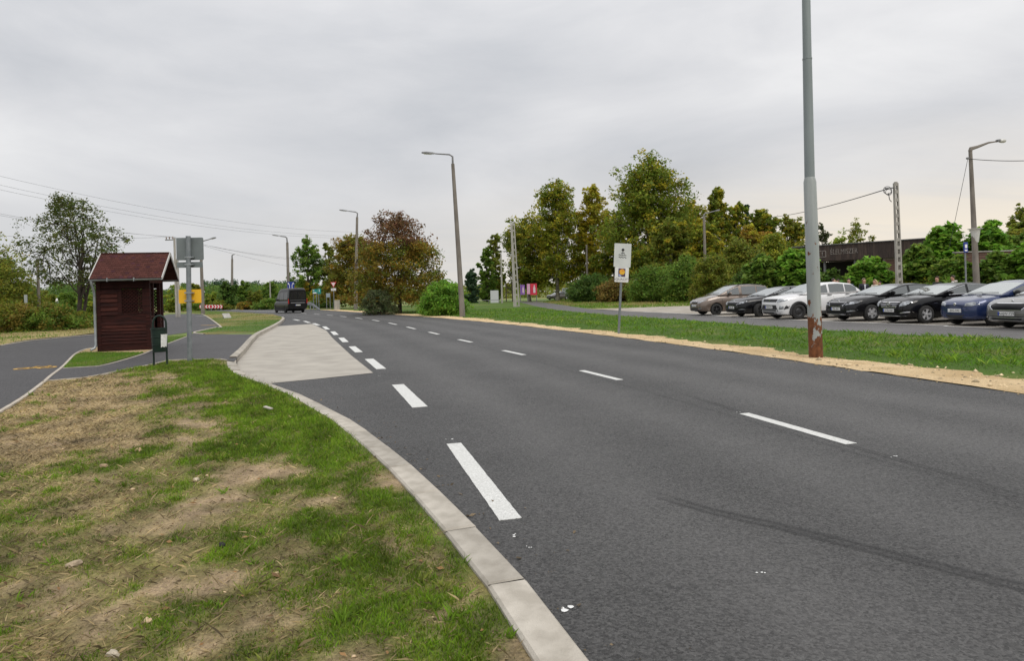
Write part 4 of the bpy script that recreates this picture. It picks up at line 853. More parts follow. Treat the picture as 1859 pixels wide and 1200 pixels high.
# ---- right: plane trees, hedges
PL = [('broad olive plane tree behind the lattice concrete pole', 916, 1006, 392, 112, 'olive', .20, 260, 91, 'round'),
      ('tall thin topped plane tree with pale trunk in the middle of the row', 962, 1062, 330, 108, 'plane', .17, 270, 92, 'tall'),
      ('yellowing plane tree left of the tallest one', 1044, 1112, 336, 108, 'gold', .12, 240, 93, 'tall'),
      ('gap filling plane tree with golden leaves behind the pictogram sign', 1086, 1150, 385, 100, 'plane', .10, 200, 94, 'round'),
      ('tallest and widest plane tree of the row', 1112, 1262, 288, 94, 'planegreen', .14, 520, 95, 'tall'),
      ('golden tree tucked against the right side of the tallest plane', 1214, 1302, 366, 100, 'gold', .10, 210, 96, 'round'),
      ('narrow pointed autumn tree behind the brown car', 1276, 1338, 346, 92, 'plane', .08, 200, 97, 'tall'),
      ('second pointed tree right of the narrow autumn tree', 1318, 1366, 366, 96, 'plane', .08, 150, 98, 'tall'),
      ('rounded tree over the black estate car', 1360, 1424, 374, 90, 'planegreen', .08, 190, 99, 'tall'),
      ('olive tree filling the gap right of the tallest plane', 1180, 1260, 400, 84, 'olive', .06, 220, 101, 'round'), ('golden olive tree above the brown car', 1250, 1320, 405, 82, 'plane', .05, 200, 102, 'round'), ('brown green tree above the black long car', 1330, 1410, 412, 80, 'autumn', .05, 210, 103, 'round'),
      ('light tree just left of the rusty lamp post', 1410, 1470, 392, 98, 'olive', .10, 130, 100, 'tall')]
for lb, a, b, y, d, pl, cb, n_, sd, pr in PL:
    tree_px('plane_tree', lb, a - (b - a) * .13, b + (b - a) * .13, y, d, prof=pr, pal=pl, cb=cb, n=int(n_ * 1.15), per=52, size=.38, seed=sd, gap=.30, style='feather', lump=.27, bark=m_bark_pale, trunk_r=.26, limbs=14, twigs=50,
            mix=lambda C, c, r: np.where((r.random(len(C)) < .2)[:, None], np.array([(.15, .135, .014)]), c))
tree_px('spruce', 'dark spire topped conifer among the right hand trees', 1346, 1374, 362, 100, prof='cone', pal='blue', cb=.05, n=120, per=45, size=.30, seed=110, lump=.2)
for (a, b, y, d, pl, sd, lb, sz) in [
    (1040, 1108, 500, 90, 'dark', 121, 'dark hedge bush behind the pictogram sign post', .26), (1094, 1150, 508, 84, 'rust', 122, 'brownish bramble bush right of the pictogram sign', .24),
    (1144, 1226, 488, 78, 'mid', 123, 'round ivy covered mound left of the brown car', .22), (1208, 1290, 470, 74, 'mid', 124, 'tall ivy covered mound behind the brown car', .22),
    (1262, 1330, 462, 66, 'olive', 125, 'olive climber thicket above the brown car', .2), (1300, 1388, 440, 70, 'olive', 126, 'tall mixed thicket behind the brown and black cars', .24),
    (1330, 1400, 490, 58, 'dark', 127, 'dark thicket between brown car and black estate car', .18), (1370, 1440, 425, 76, 'plane', 128, 'tall olive gold thicket left of the rusty lamp post', .26),
    (1424, 1492, 440, 66, 'olive', 130, 'olive thicket right behind the rusty lamp post', .22)]:
    shrub_px('thicket', lb, a - 10, b + 10, y, d, pal=pl, n=170, per=60, size=sz, seed=sd, lump=.36)
big = dict(n=170, per=46, lump=.34, flat=None); big.pop('flat')
for (a, b, y, d, pl, sd, lb, sz) in [
    (1352, 1420, 466, 47, 'mid', 131, 'large leaved green shrub left of the rusty lamp post above the black car', .27), (1410, 1486, 458, 46, 'bright', 132, 'large leaved green shrub behind the white car', .27),
    (1541, 1614, 470, 40, 'bright', 133, 'bright green large leaved shrub in front of the dark shop', .22), (1486, 1530, 492, 43, 'dark', 134, 'dark low shrub under the shop canopy', .2),
    (1636, 1704, 448, 38, 'mid', 135, 'green shrub right of the lattice pole', .22), (1676, 1760, 406, 39, 'bright', 136, 'tall large leaved shrub left of the lamp with the white skirt', .26),
    (1762, 1836, 404, 38, 'bright', 137, 'tall large leaved shrub right of the lamp with the white skirt', .26), (1700, 1770, 468, 35, 'mid', 138, 'lower green shrub behind the black saloon', .2),
    (1776, 1850, 462, 34, 'mid', 139, 'lower green shrub above the blue hatchback', .2), (1820, 1930, 386, 42, 'olive', 140, 'tall reddish green tree shrub at the right edge', .24),
    (1650, 1740, 470, 41, 'dark', 142, 'dark shrub mass filling behind the right hand saloon', .22), (1735, 1800, 440, 41, 'mid', 143, 'green shrub mass round the foot of the skirted lamp', .22), (1800, 1880, 425, 40, 'mid', 144, 'green shrub mass above the grey car', .22),
    (1830, 1925, 440, 33, 'bright', 141, 'bright shrub at the right edge above the grey car', .22)]:
    shrub_px('large_leaved_shrub', lb, a - 9, b + 9, y, d, pal=pl, size=sz * 1.35, seed=sd, face=2.4, **big)
for i, (a, b, y, d, lb) in enumerate([(1610, 1660, 500, 38, 'dry yellow weeds at the foot of the lattice pole'), (1655, 1735, 497, 37, 'dry yellow weeds behind the black saloon')]):
    shrub_px('weeds', lb, a, b, y, d, pal='gold', n=60, per=60, size=.09, seed=150 + i, mix=lambda C, c, r: np.where((r.random(len(C)) < .5)[:, None], np.array([(.09, .11, .025)]), c))
for (a, b, y, d, pl, sd, lb, gp) in [(1482, 1514, 404, 120, 'grey', 161, 'thin pale tree left of centre above the shop roof', .4), (1534, 1602, 394, 105, 'olive', 162, 'thin airy tree above the shop roof', .42), (1500, 1560, 424, 110, 'yellowgreen', 163, 'yellow green bush top above the shop roof', .2), (1834, 1900, 372, 60, 'olive', 164, 'tree crown rising at the far right edge', .3)]:
    tree_px('background_tree', lb, a, b, y, d, prof='round', style='feather', pal=pl, cb=.2, n=120, per=36, size=.30, seed=sd, gap=gp, twigs=60)

# ================================================================== SHELTER
def varwood(name, c1, c2):
    return pm(name, c1, c2, scale=7, rough=.6, bump=.5, bscale=26, stretch=(.35, 1, 6), spec=.4)
m_wood = pm('stained_wood', (.042, .012, .0095), (.018, .007, .006), scale=6, rough=.75, bump=.5, bscale=22, stretch=(.6, 1, 5), spec=.15)
m_wood2 = pm('stained_wood_worn', (.068, .021, .015), (.030, .010, .008), scale=6, rough=.75, bump=.5, bscale=22, stretch=(.6, 1, 5), spec=.15)
m_zinc = pm('galvanised', (.36, .38, .39), (.26, .28, .29), scale=6, rough=.42, metal=.6, bump=.1)
m_flash = pm('pale_flashing', (.60, .59, .56), (.46, .45, .43), scale=8, rough=.6)
m_shingle = attr_mat('bitumen_shingle', rough=.92, noise=.35, nscale=90, bump=.6, bscale=200)
sh_c = GL(274, 636); SROT = R(13); SW, SD, SHH = 1.40, 1.45, 2.08
ca, sa = math.cos(SROT), math.sin(SROT)
cxy = Vector((sh_c.x - ca * SW / 2 - sa * SD / 2, sh_c.y - sa * SW / 2 + ca * SD / 2))
shelter = thing('bus_shelter', 'small dark brown wooden bus shelter with red shingle gable roof', 'shelter', (cxy.x, cxy.y, float(zl(20)) + .02), SROT)
X0, X1, Y0, Y1 = -SW / 2, SW / 2, -SD / 2, SD / 2
def sbox(name, c, d, m=m_wood, parent=shelter, rot=None, ch=.006): return MB().box(c, d, rot, ch).build(name, m, parent)
for x, y in ((X0 + .05, Y0 + .05), (X1 - .05, Y0 + .05), (X0 + .05, Y1 - .05), (X1 - .05, Y1 - .05)): sbox('post', (x, y, SHH / 2), (.11, .11, SHH))
sbox('post', (X1 - .05, -.28, SHH / 2), (.09, .09, SHH)); sbox('post', (X1 - .05, .42, SHH / 2), (.09, .09, SHH))
def rail_x(y, z, h, x0=X0 + .105, x1=X1 - .105, m=m_wood, t=.045): sbox('rail', ((x0 + x1) / 2, y, z), (x1 - x0, t, h), m)
def planks_x(y, x0, x1, z0, z1, n, sgn, m=None):
    hh = (z1 - z0) / n
    for i in range(n):
        rot = Matrix.Rotation(sgn * R(15), 3, 'X')
        sbox('plank', ((x0 + x1) / 2, y + sgn * .020 + random.uniform(-.002, .002), z0 + hh * (i + .5)), (x1 - x0, .02, hh * 1.10), random.choice([m_wood, m_wood, m_wood2]) if m is None else m, rot=rot, ch=.003)
def lattice(name, o, ax, w, h, n, m=m_wood):
    """diagonal slat lattice in a panel with lower corner o, horizontal axis ax"""
    p = sbox(name, Vector(o) + Vector(ax) * w / 2 + Vector((0, 0, .015)), ((w if ax[0] else .03), (w if ax[1] else .03), .03), m); nrm = Vector((ax[1], ax[0], 0)); pit = (w + h) / n
    for s in (1, -1):
        for k_ in range(1, n):
            c_ = k_ * pit; pts = []
            if s == 1: a_, b_ = max(0, c_ - h), min(w, c_); za, zb = c_ - a_, c_ - b_
            else: a_, b_ = max(0, c_ - h), min(w, c_); za, zb = h - (c_ - a_), h - (c_ - b_)
            P0, P1 = Vector(o) + Vector(ax) * a_ + Vector((0, 0, za)) + nrm * .006 * s, Vector(o) + Vector(ax) * b_ + Vector((0, 0, zb)) + nrm * .006 * s
            if (P1 - P0).length < .03: continue
            d_ = (P1 - P0).normalized(); up = nrm.cross(d_); rot = Matrix((d_, nrm, up)).transposed()
            MB().box((P0 + P1) / 2, ((P1 - P0).length, .010, .030), rot).build('slat', m, p)
# near side wall
yn = Y0 + .04
rail_x(yn, .10, .20); rail_x(yn, .95, .19); rail_x(yn, SHH - .14, .26)
planks_x(yn, X0 + .105, X1 - .105, .20, .855, 7, -1)
xs = X0 + SW * .40; sbox('stud', (xs + .04, yn - .004, 1.42), (.11, .05, .75)); planks_x(yn, X0 + .105, xs - .015, 1.045, 1.79, 6, -1)
sbox('stud', (X1 - .155, yn - .004, 1.42), (.09, .05, .75)); lattice('lattice', (xs + .095, yn, 1.05), (1, 0, 0), X1 - .2 - xs - .095, .74, 13)
# far side wall, left end wall, entrance side
yf = Y1 - .04
rail_x(yf, .10, .20); rail_x(yf, .95, .19); rail_x(yf, SHH - .14, .26); planks_x(yf, X0 + .105, X1 - .105, .20, .855, 7, 1); lattice('lattice', (.02, yf, 1.05), (1, 0, 0), SW / 2 - .13, .74, 13); planks_x(yf, X0 + .105, .0, 1.05, 1.80, 6, 1)
def planks_y(x, y0, y1, z0, z1, n, sgn, m=None):
    hh = (z1 - z0) / n
    for i in range(n): sbox('plank', (x + sgn * .012, (y0 + y1) / 2, z0 + hh * (i + .5)), (.02, y1 - y0, hh * 1.08), random.choice([m_wood, m_wood2]) if m is None else m, rot=Matrix.Rotation(-sgn * R(13), 3, 'Y'), ch=.003)
planks_y(X0 + .05, Y0 + .105, Y1 - .105, .04, SHH - .05, 17, -1)
planks_y(X1 - .05, Y0 + .105, -.33, .04, .93, 7, 1, m_wood2); planks_y(X1 - .05, .47, Y1 - .105, .04, .93, 7, 1, m_wood2)
sbox('rail', (X1 - .05, -.54, .96), (.1, .40, .05), m_wood2); sbox('rail', (X1 - .05, .58, .96), (.1, .25, .05), m_wood2)
sbox('header_beam', (X1 - .05, 0, SHH - .06), (.10, SD - .22, .12), m_wood2); sbox('header_beam', (X0 + .05, 0, SHH - .02), (.10, SD - .22, .06))
lattice('lattice', (X1 - .05, Y0 + .11, 1.0), (0, 1, 0), .34, .85, 8)
sbox('bench', (X0 + .32, 0, .46), (.34, SD - .25, .04), m_wood2); sbox('bench_leg', (X0 + .32, -.45, .22), (.30, .05, .44)); sbox('bench_leg', (X0 + .32, .45, .22), (.30, .05, .44))
sbox('floor_board', (0, 0, .015), (SW - .05, SD - .05, .03), m_wood)
# roof: two boarded slopes with shingle courses, pale verge flashing, zinc gutter and downpipe
RX0, RX1, EY, EZ, RZ = X0 - .07, X1 + .40, Y0 - .25, SHH - .01, SHH + .76
roof = MB()
for s in (1, -1):
    roof.prism([(s * EY, EZ), (s * EY * 1.0, EZ + .03), (0, RZ + .03), (0, RZ)], RX1 - RX0, (RX0, 0, 0), (0, 1, 0), (0, 0, 1), (1, 0, 0))
roof = roof.build('roof', m_wood2, shelter)
sl = math.hypot(EY, RZ - EZ); nc = 13; rng = np.random.default_rng(5); V_, F_, C_ = [], [], []
for s in (1, -1):
    d_ = np.array((0, -s * EY / sl, (RZ - EZ) / sl)); nn = np.array((0, s * (-1) * (RZ - EZ) / sl * -1 * (-1 if s == 1 else -1), 0)); nn = np.array((0, -s * (RZ - EZ) / sl * (1 if EY < 0 else -1) * -1, abs(EY) / sl))
    nn = np.array((0, (-1 if s == 1 else 1) * (RZ - EZ) / sl, abs(EY) / sl))
    for c in range(nc):
        u0, u1 = c * sl / nc - (.02 if c == 0 else 0), (c + 1) * sl / nc; x = RX0 - .02 - (c % 2) * .055
        while x < RX1 + .02:
            xa, xb = max(x, RX0 - .02), min(x + .105, RX1 + .02); x += .11
            if xb - xa < .02: continue
            base = np.array((0, s * EY, EZ + .03)); t0, t1 = .012, .004; dy = rng.uniform(-.004, .004); b = len(V_)
            for xx in (xa, xb):
                for u, t in ((u0 + dy, 0.0), (u0 + dy, t0), (u1 + .01, t1)): q = base + d_ * u + nn * t; V_.append((xx, q[1], q[2]))
            F_ += [(b + 1, b + 4, b + 5, b + 2), (b, b + 3, b + 4, b + 1)]; F_ = F_
            col = np.array((.100, .036, .029)) * rng.uniform(.78, 1.18) * (np.array((.8, .8, 1.2)) if rng.random() < .08 else 1); C_ += [col] * 6
me = np_mesh('shingles', np.array(V_), np.array(F_), m_shingle, np.array(C_)); so = link('shingles', me, roof); so['kind'] = 'stuff'
for xg in (RX0 - .025, RX1 + .005):
    for s in (1, -1):
        L = sl + .03; ang = math.atan2(RZ - EZ, -EY) * (1 if s == 1 else -1)
        MB().box((xg + .01, s * EY / 2, (EZ + RZ) / 2 + .012), (.022, L, .085), Matrix.Rotation(ang, 3, 'X')).build('bargeboard', m_flash, roof)
MB().box((0 + (RX0 + RX1) / 2, 0, RZ + .045), (RX1 - RX0, .10, .015)).build('ridge_cap', pm('ridge_shingle', (.10, .035, .027), (.06, .022, .018), scale=20, rough=.95), roof)
gt = MB().prism([(-1.0 * X1, 0), (X1, 0), (0, .62)], .03, (X1 + .02, 0, SHH + .02), (0, .93, 0), (0, 0, 1), (1, 0, 0)).build('gable_boards', m_wood, roof)
MB().prism([(-1.0 * X1, 0), (X1, 0), (0, .62)], .03, (X0 - .05, 0, SHH + .02), (0, .93, 0), (0, 0, 1), (1, 0, 0)).build('gable_boards', m_wood, roof)
for s in (1, -1):
    g_ = MB(); n_ = 8; pts = []
    for i in range(n_ + 1):
        w_ = math.pi * i / n_; pts.append((math.cos(w_) * .05, -math.sin(w_) * .055))
    pts2 = [(a * .88, b * .88) for a, b in pts[::-1]]; g_.prism(pts + pts2, RX1 - RX0 + .02, (RX0 - .01, s * (EY - .045), EZ + .005), (0, 1, 0), (0, 0, 1), (1, 0, 0)); g_.build('gutter', m_zinc, roof, smooth=True, angle=35)
    for q in (.25, .62): MB().box((RX0 + (RX1 - RX0) * q, s * (EY - .045), EZ - .01), (.025, .11, .10)).build('gutter_bracket', m_zinc, roof)
yg = EY - .045
MB().tube([(RX0 + .05, yg, EZ - .03), (RX0 + .05, yg, EZ - .10), (RX0 + .07, yg + .12, EZ - .30), (RX0 + .07, yg + .15, EZ - .42), (RX0 + .075, yg + .15, .22), (RX0 + .06, yg + .12, .12), (RX0 - .03, yg + .05, .07)], .034, 10).build('downpipe', m_zinc, shelter, smooth=True, angle=50)

# ================================================================== BIN AND STOP SIGN
m_green = pm('bin_green', (.008, .020, .015), (.013, .028, .020), scale=6, rough=.5, spec=.3)
m_steel = pm('galv_post', (.24, .26, .27), (.17, .19, .20), scale=10, rough=.5, metal=.4)
m_paper = pm('paper_notice', (.75, .75, .73), (.62, .62, .60), scale=20, rough=.7)
m_grey = pm('grey_sign_back', (.19, .215, .215), (.155, .175, .175), scale=3, rough=.5, metal=.3)
bb = GL(291.5, 663); bin_ = thing('litter_bin', 'dark green litter bin with hoop handle and torn white notice', 'bin', bb, R(12))
hoop = [(-.135, 0, -.06), (-.135, 0, .85)] + [(-.135 * math.cos(w), 0, .93 + .17 * math.sin(w)) for w in np.linspace(0, math.pi, 11)] + [(.135, 0, .85), (.135, 0, -.06)]
MB().tube(hoop, .021, 8).build('hoop_frame', m_green, bin_, smooth=True, angle=50)
bk_ = MB().lathe([(.0, .30), (.128, .30), (.132, .31), (.146, .55), (.158, .80), (.172, .80), (.172, .83), (.155, .83), (.142, .58), (.124, .33), (0, .33)], 26, c=(.0, -.06, 0)).build('bucket', m_green, bin_, smooth=True, angle=35)
for z in (.45, .62): MB().lathe([(.139 + (z - .45) * .07, z), (.152 + (z - .45) * .07, z + .008), (.140 + (z - .45) * .07, z + .016)], 26, c=(0, -.06, 0)).build('rib', m_green, bk_, smooth=True)
nv = []; nn_ = 8
for i in range(nn_ + 1):
    w_ = R(-62 + 66 * i / nn_)
    for z in (.40 + .012 * (i % 3), .70 - .02 * (i % 2)): r0 = .154 + (z - .45) * .065; nv.append((r0 * math.cos(w_), -.06 + r0 * math.sin(w_), z))
obj('notice', nv, [(2 * i, 2 * i + 2, 2 * i + 3, 2 * i + 1) for i in range(nn_)], m_paper, bk_)
sg = GL(344.5, 655); dS = sg.y
stop = thing('stop_sign', 'grey backed bus stop sign post with yellow plate behind the litter bin', 'sign', (sg.x, dS, sg.z), R(6))
def up(px, py, d=None, base=None):
    q = H(px, py, d or dS); return q
tp = up(341.5, 428.5) - Vector((sg.x, dS, sg.z))
MB().tube([(0, 0, -.1), (tp.x * .5, 0, tp.z * .5), (tp.x, 0, tp.z)], .056, 12).build('pole', m_steel, stop, smooth=True, angle=50)
def splate(name, x0, x1, y0, y1, m, dy=.09, th=.02, r=.03):
    a, b = up(x0, y1) - Vector((sg.x, dS, sg.z)), up(x1, y0) - Vector((sg.x, dS, sg.z)); w_, h_ = b.x - a.x, b.z - a.z; pl = []
    for cx_, cz_, a0 in ((w_ - r, h_ - r, 0), (r, h_ - r, 90), (r, r, 180), (w_ - r, r, 270)):
        for q in range(4): pl.append((cx_ + r * math.cos(R(a0 + 30 * q)), cz_ + r * math.sin(R(a0 + 30 * q))))
    return MB().prism(pl, th, (a.x, dy, a.z)).build(name, m, stop)
pl1 = splate('sign_plate', 319, 365, 430, 472.5, m_grey); pl2 = splate('route_plate', 319.5, 364, 474.5, 486, m_grey, r=.01)
m_yback = pm('yellow_plate', (.82, .45, .015), (.76, .40, .012), scale=3, rough=.45)
pl3 = splate('timetable_plate', 323, 361.5, 525, 551, m_yback, r=.012)
for py in (467, 480, 531.5, 546):
    q = up(343, py) - Vector((sg.x, dS, sg.z)); MB().box((q.x, .03, q.z), (.20, .10, .028)).box((q.x, -.05, q.z), (.15, .02, .035)).build('clamp', m_zinc, stop)

# ================================================================== POLES, LAMPS, WIRES
m_cpole = pm('pole_concrete', (.24, .215, .185), (.165, .145, .125), scale=4, rough=.9, bump=.3, bscale=30, stretch=(1, 1, .3))
m_cpale = pm('pole_concrete_pale', (.42, .40, .36), (.30, .285, .255), scale=4, rough=.9, bump=.3, bscale=30, stretch=(1, 1, .3))
m_lampg = pm('lamp_grey', (.22, .22, .22), (.16, .16, .165), scale=8, rough=.5, metal=.3)
m_lens = pm('lamp_lens', (.55, .54, .50), (.45, .44, .41), scale=5, rough=.2, coat=.4)
m_wire = pm('wire', (.035, .035, .038), rough=.6)
def lamp(label, base, neck, top, tip, d=None, r0=.13, r1=.075, mat=m_cpole, head=.75, armr=.035, name='street_lamp', lens=False):
    """tapered concrete mast, steel neck, arm and flat lamp head; pixel positions of base, neck, top and lamp tip"""
    b = G(*base) if d is None else None
    d = d or b.y
    if b is None: b = H(base[0], base[1], d); b.z = min(b.z, 0) if b.z > 0 else b.z; b.z = 0.0
    o = thing(name, label, 'street lamp', (b.x, d, 0)); off = Vector((b.x, d, 0))
    nk, tpp, tt = H(*neck, d) - off, H(*top, d) - off, H(*tip, d) - off
    MB().tube([(0, 0, -.2), nk * .5, nk], [r0, (r0 + r1) / 2, r1], 10).build('mast', mat, o, smooth=True, angle=50)
    arm = (tt - tpp); hd = arm.normalized(); s0 = tpp + arm * (1 - min(.6, head / max(arm.length, .1)))
    MB().tube([nk - Vector((0, 0, .25)), nk, tpp - Vector((0, 0, .12)), tpp + arm * .10, s0], [armr * 1.6, armr * 1.35, armr * 1.2, armr, armr * .8], 8).build('arm', m_lampg, o, smooth=True, angle=50)
    side = Vector((0, 1, 0)); upv = hd.cross(side).normalized(); upv = upv if upv.z > 0 else -upv
    hm = MB(); secs = [(0, .05, .05), (.15, .10, .075), (.6, .15, .09), (.92, .12, .065), (1, .05, .02)]; L = (tt - s0).length; rings = []
    for f, w_, h_ in secs:
        c = s0 + hd * L * f
        for sx, sz in ((-1, -.35), (1, -.35), (1, .4), (.6, 1), (-.6, 1), (-1, .4)): hm.v.append(tuple(c + side * w_ * sx + upv * h_ * sz))
    for i in range(4):
        for k_ in range(6): j = (k_ + 1) % 6; hm.f.append((i * 6 + k_, i * 6 + j, i * 6 + 6 + j, i * 6 + 6 + k_))
    hm.f += [tuple(range(6))[::-1], tuple(range(24, 30))]; hobj = hm.build('lamp_head', m_lampg, o, smooth=True, angle=40)
    MB().box(s0 + hd * L * .55 - upv * .045, (L * .55, .20, .04), Matrix((hd, side, upv)).transposed()).build('lens', m_lens, hobj)
    return o
lamp('leaning concrete street lamp beside the bright green bush', (840, 575.5), (822, 297), (821.5, 280.5), (765, 277), r0=.19, r1=.11, head=.9, armr=.05)
lamp('concrete street lamp in front of the autumn trees', (645.5, 562.5), (648.3, 394), (649, 385), (615.5, 381), r0=.22, r1=.13, head=1.1, armr=.06)
lamp('slim street lamp behind the van', (524.5, 558.8), (521.5, 440), (520.5, 430), (493.5, 426.5), d=105, r0=.24, r1=.18, head=1.3, armr=.09)
lamp('small far street lamp left of the van', (421, 560), (421.5, 470), (421.2, 463), (426, 461.5), d=118, r0=.22, r1=.17, head=.3, armr=.1)
lamp('brown street lamp half hidden by the stop sign', (368.5, 566), (364.5, 446), (364.5, 438.5), (392.5, 431), d=72, r0=.2, r1=.13, head=.7, armr=.06)
lamp('concrete lamp post in the hedge behind the brown car', (1281, 520), (1278, 394), (1277.5, 388), (1307, 381), d=68, r0=.15, r1=.12, head=.55, armr=.06)
lamp('thin grey lamp post left of the lattice pole', (911.5, 550), (909.5, 462), (909.5, 456), (917.5, 457), d=96, r0=.14, r1=.10, mat=m_cpale, head=.4)
# plain poles
def pole(name, label, base, top, d=None, r0=.12, r1=.09, mat=m_cpole, cat='pole'):
    b = G(*base) if d is None else H(base[0], base[1], d); dd_ = d or b.y; b.z = 0
    o = thing(name, label, cat, b); t = H(*top, dd_) - b
    MB().tube([(0, 0, -.2), t * .5, t], [r0, (r0 + r1) / 2, r1], 9).build('mast', mat, o, smooth=True, angle=50); return o, t, b, dd_
o, t, b, d = pole('utility_pole', 'slim brown pole standing in the left thicket', (71, 560), (68, 470), d=44, r0=.11, r1=.08)
pole('utility_pole', 'grey pole among the plane trees left of the pictogram sign', (1066, 512), (1065, 444), d=97, r0=.17, r1=.13)
pole('utility_pole', 'thin pole in the far scrub left of the van', (491, 545), (490, 510), d=112, r0=.12, r1=.1, mat=m_cpale)
# twin pole with crossarm and insulators
b = H(321, 566, 62); b.z = 0; o = thing('twin_pole', 'pale twin utility pole with insulators left of the stop sign', 'pole', b); d = 62
m_ins = pm('insulator', (.20, .12, .08), rough=.3, coat=.5)
for (x0, y0, x1, y1, r_) in ((321, 565, 316.5, 432, .13), (325.5, 566, 322, 470, .13)):
    p0, p1 = H(x0, y0, d) - b, H(x1, y1, d) - b; p0.z = -.2; MB().tube([p0, p1], [r_, r_ * .75], 8).build('mast', m_cpale, o, smooth=True, angle=50)
ca_, cb_ = H(300, 436, d) - b, H(317, 434.5, d) - b; arm_ = MB().box((ca_ + cb_) / 2, ((cb_ - ca_).length, .09, .09), Matrix.Rotation(-ROLL * 0, 3, 'Y')).build('crossarm', m_lampg, o)
for q in (.12, .45, .80):
    c = ca_.lerp(cb_, q); MB().lathe([(.02, 0), (.02, .06), (.055, .08), (.06, .13), (.04, .15), (.055, .18), (.035, .24), (0, .25)], 8, c=tuple(c + Vector((0, 0, .04)))).build('insulator', m_ins, arm_, smooth=True)
# concrete lattice (vierendeel) poles
def lattice_pole(label, base, top, d=None, w0=.42, w1=.26, rungs=12, mat=m_cpale, wide=.5):
    b = G(*base) if d is None else H(base[0], base[1], d); dd_ = d or b.y; b.z = 0
    o = thing('lattice_pole', label, 'pole', b); t = H(*top, dd_) - b; X = Vector((1, 0, 0))
    # wide leg on the left, narrow leg on the right, rungs between
    for s, wl_ in ((-1, wide), (1, .24)):
        m_ = MB(); sec = []
        for f, w_ in ((0, w0), (1, w1)):
            c = t * f + X * s * (w_ / 2 - w_ * wl_ * .5); hw, hd_ = w_ * wl_ / 2, w_ * .36
            sec += [c + Vector((-hw, -hd_, -.2 if f == 0 else 0)), c + Vector((hw, -hd_, -.2 if f == 0 else 0)), c + Vector((hw, hd_, -.2 if f == 0 else 0)), c + Vector((-hw, hd_, -.2 if f == 0 else 0))]
        m_.add(sec, [(0, 1, 5, 4), (1, 2, 6, 5), (2, 3, 7, 6), (3, 0, 4, 7), (4, 5, 6, 7)]).build('leg', mat, o)
    for k_ in range(rungs + 1):
        f = k_ / rungs; w_ = w0 + (w1 - w0) * f; c = t * f + X * w_ * (wide - .24) / 2
        MB().box(c + Vector((0, 0, .1 if k_ == 0 else -.05)), (w_ * (.80 - wide), w_ * .62, .17 if k_ < rungs else .22)).build('rung', mat, o)
    return o, t, b, dd_
lattice_pole('pale concrete lattice pole at the start of the side road', (938, 557.5), (930.5, 406), w0=.66, w1=.42, rungs=13)
lo_, lt_, lb_, ld_ = lattice_pole('concrete lattice pole with wire coil behind the black cars', (1633, 520), (1626, 332), d=36, w0=.30, w1=.22, rungs=16, wide=.24)
lc = H(1611, 345, ld_) - lb_
coil = MB()
for k_ in range(3): coil.tube([lc + Vector((.22 * math.cos(w) * (1 - .12 * k_) + .05 * k_, .03 * k_, .20 * math.sin(w) * (1 - .1 * k_) - .05 * k_)) for w in np.linspace(0, 2 * math.pi, 15)], .014, 5)
coil.tube([lc + Vector((.05, 0, -.15)), lc + Vector((.10, 0, -.5)), lc + Vector((.2, 0, -.62))], .02, 5); coil.build('wire_coil', m_wire, lo_)
bx_ = H(1617, 341, ld_) - lb_; MB().box(bx_, (.62, .06, .06)).build('bracket', m_lampg, lo_)
